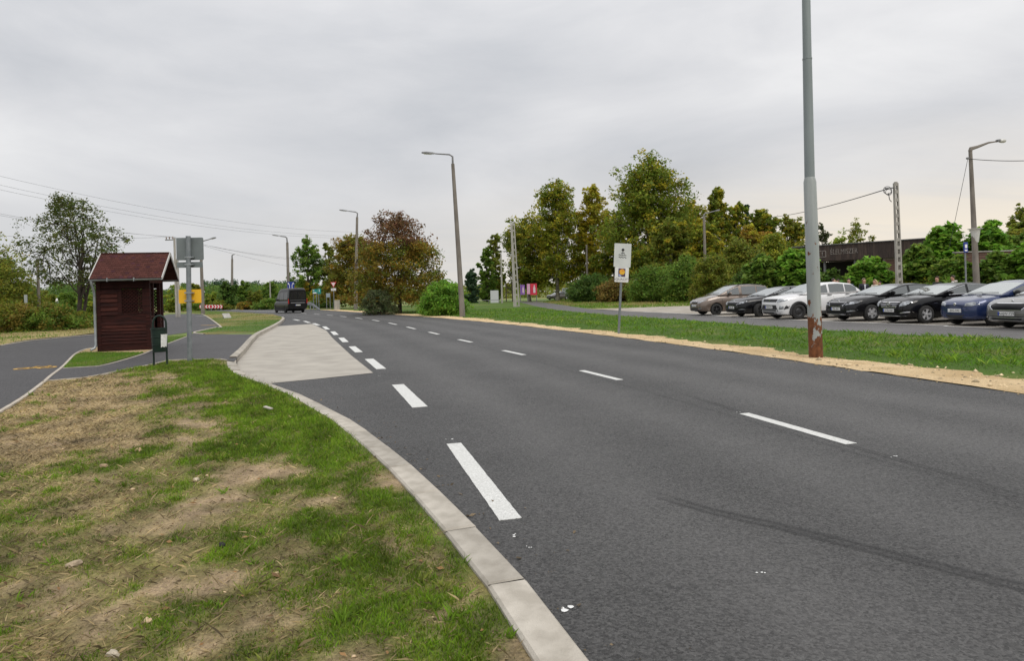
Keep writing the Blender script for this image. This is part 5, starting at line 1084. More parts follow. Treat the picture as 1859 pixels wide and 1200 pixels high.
# rusty painted steel lamp post in the foreground
def rusty():
    m, n, l, p = newmat('rusty_paint'); t = n.new('ShaderNodeTexCoord'); sp_ = n.new('ShaderNodeSeparateXYZ'); l.new(t.outputs['Object'], sp_.inputs[0])
    def nz(s, d, st):
        mp = n.new('ShaderNodeMapping'); mp.inputs['Scale'].default_value = st; l.new(t.outputs['Object'], mp.inputs[0]); z = n.new('ShaderNodeTexNoise'); z.inputs['Scale'].default_value = s; z.inputs['Detail'].default_value = d; z.inputs['Roughness'].default_value = .6; l.new(mp.outputs[0], z.inputs['Vector']); return z.outputs[0]
    mr = n.new('ShaderNodeMapRange'); l.new(sp_.outputs[2], mr.inputs[0]); mr.inputs[1].default_value = .05; mr.inputs[2].default_value = 1.5; mr.inputs[3].default_value = .25; mr.inputs[4].default_value = -.07
    a = n.new('ShaderNodeMath'); a.operation = 'ADD'; l.new(nz(5.5, 7, (1, 1, .5)), a.inputs[0]); l.new(mr.outputs[0], a.inputs[1])
    r = n.new('ShaderNodeValToRGB'); l.new(a.outputs[0], r.inputs[0]); r.color_ramp.elements[0].position = .575; r.color_ramp.elements[0].color = (0, 0, 0, 1); r.color_ramp.elements[1].position = .60; r.color_ramp.elements[1].color = (1, 1, 1, 1)
    pa = n.new('ShaderNodeValToRGB'); l.new(nz(6, 5, (1, 1, .1)), pa.inputs[0]); pa.color_ramp.elements[0].color = (.25, .275, .27, 1); pa.color_ramp.elements[0].position = .3; pa.color_ramp.elements[1].color = (.37, .395, .385, 1); pa.color_ramp.elements[1].position = .7
    ru = n.new('ShaderNodeValToRGB'); l.new(nz(14, 5, (1, 1, .6)), ru.inputs[0]); ru.color_ramp.elements[0].color = (.075, .026, .010, 1); ru.color_ramp.elements[0].position = .3; ru.color_ramp.elements[1].color = (.20, .075, .028, 1); ru.color_ramp.elements[1].position = .7
    mx = n.new('ShaderNodeMix'); mx.data_type = 'RGBA'; l.new(r.outputs[0], mx.inputs[0]); l.new(pa.outputs[0], mx.inputs[6]); l.new(ru.outputs[0], mx.inputs[7]); l.new(mx.outputs[2], p.inputs['Base Color'])
    rr = n.new('ShaderNodeMapRange'); l.new(r.outputs[0], rr.inputs[0]); rr.inputs[3].default_value = .45; rr.inputs[4].default_value = .95; l.new(rr.outputs[0], p.inputs['Roughness'])
    bp_ = n.new('ShaderNodeBump'); bp_.inputs['Strength'].default_value = .5; bp_.inputs['Distance'].default_value = .01; l.new(r.outputs[0], bp_.inputs['Height']); l.new(bp_.outputs[0], p.inputs['Normal']); return m
m_rust = rusty()
pb = G(1481.5, 649); pd = pb.y; rp = thing('steel_lamp_post', 'tall grey steel lamp post with flaking rusty foot on the gravel shoulder', 'lamp post', pb)
at = lambda px, py: H(px, py, pd) - pb
p0, p1, p2, p3, p4 = at(1481.5, 652), at(1470.3, 330), at(1469.8, 321), at(1465.5, 106), at(1457.5, -330)
ra, rb, rc = 12.2 * pd / F, 10.8 * pd / F, 8.6 * pd / F
lo_m = MB().tube([p0 - Vector((0, 0, .2)), p0.lerp(p1, .5), p1, p2], [ra, (ra + rb) / 2, rb, rb * .80], 22).build('lower_tube', m_rust, rp, smooth=True, angle=40)
MB().tube([p2 - Vector((0, 0, .05)), p3], [rc * 1.03, rc * .92], 20).build('middle_tube', pm('steel_paint', (.25, .285, .29), (.20, .23, .235), scale=3, rough=.5, stretch=(1, 1, .2)), rp, smooth=True, angle=40)
MB().tube([p3 - Vector((0, 0, .02)), p3 + Vector((0, 0, .012)), p3 + Vector((0, 0, .013)), p4], [rc * .97, rc * .97, rc * .88, rc * .72], 20).build('upper_tube', MATS['steel_paint'], rp, smooth=True, angle=40)
MB().tube([p4 - Vector((0, 0, .1)), p4 + Vector((-.3, 0, .35)), p4 + Vector((-1.4, -.4, .55))], .04, 8).build('arm', m_lampg, rp, smooth=True)
MB().box(p4 + Vector((-1.6, -.46, .56)), (.7, .25, .14), ch=.05).build('lamp_head', m_lampg, rp)
# concrete lamp with white skirt at the right
wb = H(1775, 520, 33.5); wb.z = 0; wo = thing('skirted_lamp', 'concrete street lamp with white skirt rising from the shrubs at right', 'street lamp', wb); at = lambda px, py: H(px, py, 33.5) - wb
base_, top_ = at(1774, 520), at(1761.5, 272); base_.z = -.2
MB().tube([base_, at(1768.5, 420), top_], [.17, .125, .085], 10).build('mast', m_cpole, wo, smooth=True, angle=50)
MB().tube([top_ - Vector((0, 0, .05)), top_ + Vector((.02, 0, .06)), at(1775, 266), at(1795, 258.5), at(1809, 256.5)], [.10, .095, .07, .045, .03], 8).build('arm', m_cpole, wo, smooth=True)
hd_ = MB().box(at(1812, 255), (.16, .16, .12), Matrix.Rotation(R(-8), 3, 'Y'), ch=.02).build('lamp_head', m_lampg, wo)
MB().lathe([(0, -.17), (.07, -.15), (.10, -.05), (.10, .05), (.07, .15), (0, .17)], 12, 'x', tuple(at(1819.5, 255.3))).build('lens', m_lens, hd_, smooth=True)
sk = at(1769.5, 440); MB().lathe([(.125, 0), (.135, .02), (.21, .60), (.22, .62), (.33, .66), (.33, .675), (.18, .67), (.09, .66)], 20, c=(sk.x + .04, 0, sk.z)).build('skirt', pm('skirt_white', (.66, .66, .64), (.56, .56, .53), scale=6, rough=.6), wo, smooth=True, angle=40)
MB().box(at(1757.5, 287), (.16, .08, .10), ch=.02).build('cable_clamp', m_lampg, wo)
# overhead wires: each span sags between its two ends
def wire(pts, r_, parent): MB().tube(pts, r_, 4).build('wire', m_wire, parent)
def sag(a, b, s, n=14): return [a.lerp(b, i / n) - Vector((0, 0, s * 4 * (i / n) * (1 - i / n))) for i in range(n + 1)]
w1 = thing('power_line', 'high voltage wires crossing the sky at the left', 'wires')
for (x0, y0, x1, y1) in ((-60, 305, 690, 421), (-60, 322, 690, 428), (-60, 331, 690, 431)): wire(sag(H(x0, y0, 120), H(x1, y1, 235), 3.2), .020, w1)
w2 = thing('power_line', 'lower wires running to the twin utility pole', 'wires')
for (x0, y0, x1, y1) in ((-60, 376, 303, 429.5), (-60, 380, 308.5, 429.5), (-60, 424, 314, 429.5)): wire(sag(H(x0, y0, 48), H(x1, y1, 62), .25), .008, w2)
w3 = thing('power_line', 'pair of wires from the twin pole to the trees', 'wires')
for (x0, y0, x1, y1) in ((303, 429.5, 620, 470), (308.5, 429.5, 620, 474), (314, 429.5, 640, 496)): wire(sag(H(x0, y0, 62), H(x1, y1, 118), .8), .010, w3)
w4 = thing('power_line', 'dark cable from the lattice pole to the plane trees', 'wires'); wire(sag(H(1613, 342, 36), H(1395, 394, 92), .3), .026, w4)
w5 = thing('power_line', 'cable leaving the skirted lamp to the right', 'wires'); wire(sag(H(1759, 288, 33.5), H(1940, 286, 30), .12), .016, w5)
w6 = thing('stay_wire', 'slanting stay wire left of the skirted lamp', 'wires'); wire([H(1757, 288, 33.5), H(1733, 404, 34.5), H(1722, 455, 35)], .012, w6)

# ================================================================== SIGNS
m_signw = pm('sign_white', (.62, .64, .62), (.55, .57, .55), scale=3, rough=.4)
m_blk = pm('sign_black', (.02, .02, .02), rough=.5)
m_red = pm('sign_red', (.55, .02, .05), rough=.4); m_blue = pm('sign_blue', (.012, .035, .25), rough=.4); m_teal = pm('sign_green', (.01, .22, .20), rough=.4); m_white = pm('sign_reflective', (.8, .8, .8), rough=.4)
def text(name, s, size, m, parent, loc, rot=(R(90), 0, 0), ext=.002, sx=1.0):
    cu_ = bpy.data.curves.new(name, 'FONT'); cu_.body = s; cu_.size = size; cu_.align_x = 'CENTER'; cu_.align_y = 'CENTER'; cu_.extrude = ext; cu_.resolution_u = 3
    t_ = bpy.data.objects.new(name, cu_); COL.objects.link(t_); dg = bpy.context.evaluated_depsgraph_get(); me = bpy.data.meshes.new_from_object(t_.evaluated_get(dg)); bpy.data.objects.remove(t_)
    me.materials.clear(); me.materials.append(m); o = link(name, me, parent); o.location = loc; o.rotation_euler = rot; o.scale = (sx, 1, 1); return o
def rplate(name, c, w, h, m, parent, r=.03, th=.015):
    pl = []
    for cx_, cz_, a0 in ((w / 2 - r, h / 2 - r, 0), (-w / 2 + r, h / 2 - r, 90), (-w / 2 + r, -h / 2 + r, 180), (w / 2 - r, -h / 2 + r, 270)):
        for q in range(4): pl.append((cx_ + r * math.cos(R(a0 + 30 * q)), cz_ + r * math.sin(R(a0 + 30 * q))))
    return MB().prism(pl, th, c).build(name, m, parent)
ab = G(1123.5, 606); ad = ab.y; aq = thing('pictogram_sign', 'white sign with wave pictogram above a small logo plate on grey post', 'sign', ab); lean = H(1131, 442, ad) - ab
aq.rotation_euler = (0, math.atan2(lean.x, lean.z), 0); k_ = ad / F
MB().tube([(0, .03, -.1), (0, .03, lean.length - .05)], .042, 10).build('post', m_steel, aq, smooth=True, angle=50)
tz = lean.length; ch_ = 43 * k_; ps = rplate('sign_panel', (-.00, -.03, tz - ch_ / 2), 30.5 * k_, ch_, m_signw, aq, .02, .03)
q0 = tz - 17 * k_; pic = [MB().lathe([(0, -.003), (2.6 * k_, -.003), (2.6 * k_, .004), (0, .004)], 16, 'y', (0, -.036, tz - 11.5 * k_))]
MB().lathe([(0, -.006), (2.5 * k_, -.006), (2.5 * k_, .004)], 18, 'y', (.3 * k_, -.034, tz - 11.5 * k_)).box((.3 * k_, -.037, tz - 15.5 * k_), (.9 * k_, .006, 4.5 * k_)).box((.3 * k_, -.037, tz - 17.6 * k_), (7 * k_, .006, .8 * k_)).build('tree_pictogram', m_blk, ps)
for zz in (-21, -25):
    MB().tube([((-7 + 14 * i / 24) * k_, -.034, tz + zz * k_ + .9 * k_ * math.sin(i / 24 * math.pi * 6)) for i in range(25)], .45 * k_, 5).build('wave_line', m_blk, ps)
lp_ = rplate('name_plate', (0, -.035, tz - ch_ - 13.7 * k_), 25 * k_, 27 * k_, pm('plate_white', (.72, .72, .70), rough=.4), aq, .02, .03)
cz = tz - ch_ - 9.8 * k_
def swirl():
    m, n, l, p = newmat('swirl_print'); t = n.new('ShaderNodeTexCoord'); z = n.new('ShaderNodeTexNoise'); z.inputs['Scale'].default_value = 9; z.inputs['Detail'].default_value = 3; l.new(t.outputs['Object'], z.inputs['Vector']); r = n.new('ShaderNodeValToRGB'); l.new(z.outputs[0], r.inputs[0])
    e_ = r.color_ramp.elements; e_[0].position = .36; e_[0].color = (.30, .03, .02, 1); e_[1].position = .60; e_[1].color = (.75, .48, .03, 1); x_ = e_.new(.45); x_.color = (.72, .30, .03, 1); l.new(r.outputs[0], p.inputs['Base Color']); return m
MB().box((0, -.037, cz), (12.5 * k_, .006, 15 * k_)).build('logo_square', pm('logo_dark', (.10, .05, .12), (.03, .03, .06), scale=12, rough=.5), lp_)
MB().lathe([(0, -.004), (5.2 * k_, -.004), (5.2 * k_, .004)], 18, 'y', (.4 * k_, -.041, cz + 1.2 * k_)).build('logo_disc', swirl(), lp_)
MB().box((-3.2 * k_, -.041, cz - 5.4 * k_), (5 * k_, .004, 3.0 * k_), Matrix.Rotation(R(35), 3, 'Y')).build('logo_corner', pm('logo_blue', (.35, .40, .62), rough=.5), lp_)
text('name_lettering', 'AQUACITY', 6.0 * k_, pm('letter_grey', (.10, .09, .11), rough=.5), lp_, (0, -.037, tz - ch_ - 22.2 * k_))
# give way sign with distance plate
gb = G(606.5, 562.5); gd = gb.y; gw = thing('give_way_sign', 'give way triangle with small plate in front of the autumn trees', 'sign', gb); k_ = gd / F
MB().tube([(0, .05, -.1), (0, .05, 50 * k_)], .045, 8).build('post', m_steel, gw)
tri = lambda s, z: [(-s, z), (s, z), (0, z - s * 1.74)]
tp_ = MB().prism([(-5.6 * k_, 50.5 * k_), (5.6 * k_, 50.5 * k_), (0, 40.5 * k_)], .02, (0, 0, 0)).build('triangle_plate', m_red, gw); MB().prism([(-3.9 * k_, 49.4 * k_), (3.9 * k_, 49.4 * k_), (0, 42.5 * k_)], .01, (0, -.012, 0)).build('triangle_face', pm('sign_pale', (.72, .62, .63), rough=.4), tp_)
dp = MB().box((0, 0, 37 * k_), (9 * k_, .02, 4.4 * k_)).build('distance_plate', m_white, gw); text('distance_text', '100 m', 3.4 * k_, m_blk, dp, (0, -.013, 37 * k_))
gr = G(612.5, 563); gb2 = thing('concrete_marker', 'pale weathered concrete block beside the give way post', 'marker', gr); MB().box((0, 0, 8 * k_), (8 * k_, .5, 17 * k_), ch=.03).build('block', m_cpale, gb2); MB().box((0, 0, 17 * k_), (8.6 * k_, .55, 1.2 * k_), ch=.02).build('cap', m_cpale, gb2)
# blue lane arrow sign seen over the van roof
bd = 84; bq = H(528, 560, bd); bq.z = 0; bs = thing('lane_arrow_sign', 'blue lane arrow sign showing above the van roof', 'sign', bq); at = lambda px, py: H(px, py, bd) - bq; k_ = bd / F
MB().tube([(0, .06, -.1), (0, .06, at(528, 512).z)], .05, 8).build('post', m_steel, bs)
c_ = at(528, 517.5); bpn = rplate('panel', tuple(c_), 12.4 * k_, 12 * k_, m_blue, bs, .06, .02)
for s in (-1, 1):
    m_ = MB(); x_ = c_.x + s * 2.3 * k_; m_.box((x_, -.012, c_.z - 2.4 * k_), (.9 * k_, .012, 6 * k_)); m_.tube([(x_, -.012, c_.z), (x_ + s * 1.6 * k_, -.012, c_.z + 2.6 * k_)], .45 * k_, 5); m_.prism([(x_ + s * 2.9 * k_, c_.z + 4.6 * k_), (x_ + s * .4 * k_, c_.z + 3.2 * k_), (x_ + s * 2.7 * k_, c_.z + 1.0 * k_)], .014, (0, -.016, 0)); m_.build('arrow', m_white, bpn)
# green direction signs on three posts, small grey sign on two posts
gd_ = 86; q = H(575, 556, gd_); q.z = 0; ds = thing('direction_sign', 'green direction sign panels on three posts right of the van', 'sign', q); at = lambda px, py: H(px, py, gd_) - q; k_ = gd_ / F
for px in (569, 574.2, 578.5): MB().tube([(at(px, 540).x, .05, -.1), (at(px, 540).x, .05, at(px, 527).z)], .05, 7).build('post', m_steel, ds)
pA = rplate('panel', tuple(at(571.5, 529)), 8.5 * k_, 8 * k_, m_teal, ds, .04); pB = rplate('panel', tuple(at(579.5, 528.8)), 6.5 * k_, 9.5 * k_, m_teal, ds, .04)
MB().box(at(571.5, 531.8) + Vector((0, -.012, 0)), (6 * k_, .02, 2.2 * k_)).build('name_strip', m_white, pA); MB().box(at(569.5, 527.3) + Vector((0, -.012, 0)), (2 * k_, .02, 1.6 * k_)).build('route_box', m_white, pA); MB().box(at(579.7, 527.5) + Vector((0, -.012, 0)), (1.0 * k_, .02, 4.5 * k_)).build('route_arrow', m_white, pB)
q = H(596, 556, 84); q.z = 0; ts = thing('small_sign', 'small grey blue sign on two posts left of the give way sign', 'sign', q); at = lambda px, py: H(px, py, 84) - q
for px in (592.5, 599): MB().tube([(at(px, 540).x, .05, -.1), (at(px, 540).x, .05, at(px, 532).z)], .045, 7).build('post', m_steel, ts)
rplate('panel', tuple(at(595.5, 536)), 6.5 * 86 / F, 7 * 86 / F, pm('sign_greyblue', (.28, .34, .38), rough=.4), ts, .03)
# guard rail end right of the van
q = G(575, 561.5); rail = thing('guard_rail', 'galvanised guard rail end dipping to the ground right of the van', 'guard rail', (0, 0, 0))
P_ = [H(556, 550, 92), H(563, 549.8, 88), H(568.5, 552, 85), H(581, 562.2, 81.5)]
for s in (0, 1):
    m_ = MB(); w_ = .11
    for i in range(3):
        a_, b_ = P_[i] - Vector((0, 0, .19 * s)), P_[i + 1] - Vector((0, 0, .19 * s * (1 if i < 2 else .3))); m_.add([a_ + Vector((0, 0, w_)), b_ + Vector((0, 0, w_)), b_ + Vector((0, -.06, 0)), a_ + Vector((0, -.06, 0)), b_ - Vector((0, 0, w_)), a_ - Vector((0, 0, w_)), a_ + Vector((0, .04, 0)), b_ + Vector((0, .04, 0))], [(0, 1, 2, 3), (3, 2, 4, 5), (1, 0, 6, 7), (7, 6, 5, 4)])
    m_.build('rail_wave', m_zinc, rail)
for p_ in (P_[1], P_[2]): MB().box((p_.x, p_.y + .1, p_.z / 2 - .15), (.12, .08, p_.z)).build('post', m_zinc, rail)
# chevron board
cd_ = 88; q = H(383, 566, cd_); q.z = 0; cb_ = thing('chevron_board', 'red and white chevron board at the junction', 'sign', q); at = lambda px, py: H(px, py, cd_) - q; k_ = cd_ / F
for px in (365.5, 383, 401): MB().tube([(at(px, 560).x, .05, -.1), (at(px, 560).x, .05, at(px, 556).z)], .05, 7).build('post', m_steel, cb_)
n_ = 8; x0, x1 = 362, 404
for i in range(n_):
    xa, xb = x0 + (x1 - x0) * i / n_, x0 + (x1 - x0) * (i + 1) / n_; a_, b_ = at(xa, 559.6), at(xb, 553.6); w_, h_ = (b_.x - a_.x) * .985, 6.2 * k_; pn = MB().box(((a_.x + b_.x) / 2, 0, (a_.z + b_.z) / 2), (w_, .02, h_)).build('panel', m_red if i < 8 else m_white, cb_)
    s = -1 if i < 4 else 1; cx_, cz_ = (a_.x + b_.x) / 2, (a_.z + b_.z) / 2; u = w_ * .5
    MB().prism([(cx_ + s * (-.75 * u), cz_ + h_ / 2), (cx_ + s * .05 * u, cz_ + h_ / 2), (cx_ + s * .95 * u, cz_), (cx_ + s * .05 * u, cz_ - h_ / 2), (cx_ + s * (-.75 * u), cz_ - h_ / 2), (cx_ + s * .15 * u, cz_)], .008, (0, -.018, 0)).build('chevron', pm('chevron_white', (.78, .72, .72), rough=.4), pn)
q = H(368, 566, 88); q.z = 0; wt = thing('warning_sign', 'back of a small triangular warning sign beside the brown lamp', 'sign', q); at = lambda px, py: H(px, py, 88) - q
MB().tube([(0, 0, -.1), (0, 0, at(368, 523).z)], .045, 7).build('post', m_steel, wt); MB().prism([(-.42, at(368, 531).z), (.42, at(368, 531).z), (0, at(368, 531).z + .72)], .015, (0, -.06, 0)).build('plate', pm('sign_back_pale', (.45, .46, .46), rough=.5), wt)
# two small signs in the left thicket
q = H(46.5, 560, 40.5); q.z = 0; s1 = thing('grey_sign', 'small grey ribbed panel above the left thicket', 'sign', q); at = lambda px, py: H(px, py, 40.5) - q
rplate('panel', tuple(at(46.5, 542.5)), 5.6 * 40.5 / F, 15 * 40.5 / F, pm('panel_grey', (.36, .40, .40), rough=.5), s1, .02, .03); MB().tube([(0, .05, -.1), (0, .05, at(46, 540).z)], .03, 7).build('post', m_steel, s1)
q = H(103.5, 560, 58); q.z = 0; s2 = thing('marker_sign', 'tiny white triangular marker beyond the left thicket', 'sign', q); at = lambda px, py: H(px, py, 58) - q
MB().prism([(-.12, at(103, 548).z), (.12, at(103, 548).z), (.06, at(103, 541.5).z), (-.06, at(103, 541.5).z)], .02, (0, 0, 0)).build('plate', m_white, s2); MB().tube([(0, .05, -.1), (0, .05, at(103, 542).z)], .025, 6).build('post', m_steel, s2)
# bus stop flag behind the cars
q = H(1754, 520, 30.5); q.z = 0; fs_ = thing('bus_stop_flag', 'blue bus stop flag on grey post behind the black saloon', 'sign', q); at = lambda px, py: H(px, py, 30.5) - q
t_ = at(1751.5, 440); MB().tube([(0, 0, -.05), (t_.x * .9, 0, t_.z)], .035, 9).build('post', m_steel, fs_, smooth=True)
pn = MB().box(at(1752, 449) + Vector((0, -.04, 0)), (.17, .05, .46), ch=.01).build('flag', m_blue, fs_); MB().box(at(1752, 447) + Vector((0, -.068, 0)), (.10, .01, .16)).build('flag_face', m_white, pn); MB().box(at(1752, 454.5) + Vector((0, -.068, 0)), (.11, .01, .07)).build('bus_symbol', m_white, pn)
# banners on frames and a pale panel by the far car
bd2 = 100; q = H(961, 545, bd2); q.z = 0; bn = thing('banner', 'purple and red advertising banner between the tree trunks', 'banner', q); at = lambda px, py: H(px, py, bd2) - q; k_ = bd2 / F
m_pur = pm('banner_purple', (.16, .05, .30), (.30, .16, .45), scale=1.2, rough=.6); m_crim = pm('banner_red', (.62, .03, .06), (.50, .02, .06), scale=1.5, rough=.6); m_pink = pm('banner_pink', (.70, .38, .52), (.60, .28, .45), scale=2, rough=.6)
for nm_, xa, xb, ya, yb, mm in (('left_panel', 945, 952.5, 517, 535, m_pur), ('middle_panel', 957, 962.5, 515, 534, m_pink), ('right_panel', 962.5, 974.5, 514.5, 535.5, m_crim)):
    a_, b_ = at(xa, yb), at(xb, ya); pn = MB().box((a_ + b_) / 2, (b_.x - a_.x, .04, b_.z - a_.z)).build('panel', mm, bn)
    c_ = (a_ + b_) / 2; w_, h_ = b_.x - a_.x, b_.z - a_.z; jx = .12 * w_
    MB().prism([(jx - .16 * w_, -.32 * h_), (jx + .16 * w_, -.32 * h_), (jx + .16 * w_, .12 * h_), (jx + .07 * w_, .24 * h_), (jx + .07 * w_, .36 * h_), (jx - .07 * w_, .36 * h_), (jx - .07 * w_, .24 * h_), (jx - .16 * w_, .12 * h_)], .02, (c_.x, -.045, c_.z)).build('bottle_print', pm('print_pale', (.66, .52, .56), rough=.6), pn)
for px in (945, 958, 974): MB().tube([(at(px, 540).x, .06, -.1), (at(px, 540).x, .06, at(px, 515).z)], .06, 7).build('post', m_lampg, bn)
q = H(1027, 545, 122); q.z = 0; pp = thing('pale_panel', 'pale grey lattice panel right of the far parked car', 'panel', q); at = lambda px, py: H(px, py, 122) - q
MB().box((at(1026, 529)), (1.1, .06, 1.25)).build('panel', pm('panel_pale', (.50, .54, .55), (.42, .46, .47), scale=4, rough=.6), pp)
for s in (-.5, .5): MB().box((at(1026, 540).x + s, .05, .6), (.07, .07, 1.3)).build('leg', m_steel, pp)
# small bench frame and frame posts left of the lattice pole, trestle sign
q = H(898, 548, 102); q.z = 0; ab_ = thing('trestle_sign', 'leaning white trestle board on the far lawn', 'board', q)
MB().box((0, -.12, .95), (1.2, .06, 1.9), Matrix.Rotation(R(-12), 3, 'X')).build('front_board', pm('board_grey', (.42, .43, .43), rough=.6), ab_); MB().box((0, .35, .9), (1.1, .06, 1.9), Matrix.Rotation(R(14), 3, 'X')).build('rear_board', m_lampg, ab_)
q = H(925, 548, 108); q.z = 0; fr = thing('notice_frame', 'dark wooden notice frame left of the lattice pole', 'frame', q)
for s in (-.5, .5): MB().box((s, 0, 1.5), (.16, .16, 3.2)).build('post', m_bark, fr)
for z in (1.5, 2.3): MB().box((0, 0, z), (1.0, .12, .14)).build('crossbar', m_bark, fr)
q = H(886, 549, 92); q.z = 0; hr = thing('low_rail', 'low thin metal rail on the far lawn', 'rail', q)
MB().tube([(-1.3, 0, .55), (1.6, 0, .55)], .04, 6).build('bar', m_lampg, hr)
for s in (-1.2, 0.1, 1.5): MB().tube([(s, 0, -.05), (s, 0, .55)], .04, 6).build('post', m_lampg, hr)

# ================================================================== SHOP BUILDING
m_fas = pm('dark_boards', (.062, .040, .032), (.030, .021, .018), scale=3, rough=.75, bump=.4, bscale=18, stretch=(6, 1, .5)); m_fas2 = pm('dark_boards_worn', (.090, .060, .046), (.042, .029, .023), scale=3, rough=.75, bump=.4, bscale=18, stretch=(6, 1, .5))
m_brick = pm('brick_red', (.17, .095, .068), (.11, .065, .05), scale=5, rough=.9, bump=.3); m_mort = pm('brick_mortar', (.30, .26, .21), (.22, .19, .155), scale=8, rough=.95)
m_darkin = pm('shop_interior', (.018, .017, .016), rough=.9)
bL, bR = H(1440, 513, 51), H(1690, 511, 44.5); bdir = (Vector((bR.x, bR.y, 0)) - Vector((bL.x, bL.y, 0))); BL = bdir.length; bang = math.atan2(bdir.y, bdir.x)
shop = thing('shop_building', 'low dark shop with white lettering on its boarded fascia behind the cars', 'building', (bL.x, bL.y, 0), bang)
loc = lambda px, py: shop_inv @ H_on(px, py)
def fx(px):                                                   # distance along the facade for a photo column
    X, Z = ray(px, 450); A_ = np.array([[X, -math.cos(bang)], [1, -math.sin(bang)]]); t_ = np.linalg.solve(A_, np.array([bL.x, bL.y])); return float(t_[1]), float(t_[0])
def fz(px, py): u, d = fx(px); return H(px, py, d).z
u0, u1 = 0.0, BL; zt0, zt1 = fz(1487, 446.7), fz(1672, 433); zb0, zb1 = fz(1488, 474.7), fz(1600, 467.8)
zt, zb = (zt0 + zt1) / 2, (zb0 + zb1) / 2
fas = MB().box((BL / 2, .12, (zt + zb) / 2), (BL, .10, zt - zb - .02)).build('fascia', m_fas, shop)
nb = int(BL / .19)
for i in range(nb):
    w_ = BL / nb; gapj = .03 if abs((i + .5) * w_ - fx(1574)[0]) < w_ * .6 else .008
    MB().box(((i + .5) * w_, .045 + random.uniform(-.004, .004), (zt + zb) / 2 + random.uniform(-.01, .01)), (w_ - gapj, .03, zt - zb)).build('board', random.choice([m_fas, m_fas2]), fas)
MB().box((BL / 2, .10, zt + .03), (BL + .1, .30, .05)).build('roof_edge', m_lampg, shop)
MB().box((BL / 2, 3.6, zt - .10), (BL, 6.8, .12)).build('roof_slab', m_lampg, shop); MB().box((BL / 2, 1.6, zb + .06), (BL, 3.0, .06)).build('canopy_soffit', m_fas, shop)
MB().box((BL / 2, 6.9, zt / 2), (BL, .2, zt - .25)).build('back_wall', m_mort, shop)
ub = fx(1600)[0]
MB().box((ub / 2, 3.1, zb / 2), (ub, .15, zb)).build('shop_front', m_darkin, shop)
for i in range(5): 
    wd = MB().box((ub * (.12 + .19 * i), 3.0, 1.35), (ub * .14, .06, 1.5)).build('window', pm('window_dark', (.02, .022, .025), rough=.08, coat=.5), shop); MB().box((ub * (.12 + .19 * i), 2.98, .58), (ub * .15, .10, .06)).build('sill', m_lampg, wd)
for u in (ub * .02, ub * .36, ub * .70): MB().box((u, .35, zb / 2), (.14, .14, zb)).build('canopy_post', m_lampg, shop)
# brick end wall, courses of single bricks facing the camera
bw0, bw1 = ub, BL; wall = MB().box(((bw0 + bw1) / 2, .32, zb / 2), (bw1 - bw0, .2, zb)).build('brick_wall', m_mort, shop)
bme = None; nbr = 0
for r_i in range(int(zb / .16)):
    x = bw0 + (.0 if r_i % 2 else -.14)
    while x < bw1 and nbr < 300:
        xa, xb = max(x, bw0), min(x + .27, bw1); x += .28
        if xb - xa < .2: continue
        if bme is None: ob = MB().box((0, 0, 0), (.27, .03, .145), ch=.006).build('brick', m_brick, wall); bme = ob.data
        else: ob = link('brick', bme, wall)
        ob.location = ((xa + xb) / 2, .215, .08 + r_i * .16); ob.scale = ((xb - xa) / .27, 1, 1); nbr += 1
uA, _ = fx(1507); uB, _ = fx(1556.5); zc_ = fz(1532, 456.5)
m_let = pm('faded_lettering', (.34, .30, .27), (.16, .14, .125), scale=9, rough=.8, lo=.3, hi=.6)
tx = text('lettering', 'ÉLELMISZER', .52, m_let, fas, ((uA + uB) / 2, .022, zc_), ext=.006); tx.scale = ((uB - uA) / max(.01, tx.dimensions.x), 1, 1)
a0, a1 = fx(1486)[0], fx(1498.6)[0]; zz0, zz1 = fz(1492, 466.5), fz(1492, 455.5); e_ = MB()
for c_, s_ in ((((a0 + a1) / 2, zz0), (a1 - a0, .05)), (((a0 + a1) / 2, zz1), (a1 - a0, .05)), ((a0, (zz0 + zz1) / 2), (.05, zz1 - zz0)), ((a1, (zz0 + zz1) / 2), (.05, zz1 - zz0)), (((a0 + a1) / 2, (zz0 + zz1) / 2), (.05, (zz1 - zz0) * .6))): e_.box((c_[0], .022, c_[1]), (s_[0], .012, s_[1]))
e_.build('frame_logo', m_let, fas)
# low brick garden wall in the shrubs at right
gwp = H(1800, 520, 36.5); gwl = thing('garden_wall', 'low red brick wall top showing between the right hand shrubs', 'wall', (gwp.x, gwp.y, 0), R(-6)); zt_ = H(1800, 457, 36.5).z
gwm = MB().box((0, .1, zt_ / 2), (3.4, .2, zt_)).build('core', m_mort, gwl); MB().box((0, .08, zt_ + .03), (3.6, .34, .06)).build('coping', m_cpale, gwl)
for r_i in range(int(zt_ / .16)):
    for k_ in range(12):
        x = -1.7 + .28 * k_ + (.14 if r_i % 2 else 0)
        if x < 1.45: ob = link('brick', bme, gwm); ob.location = (x + .135, -.012, zt_ - .09 - r_i * .16)

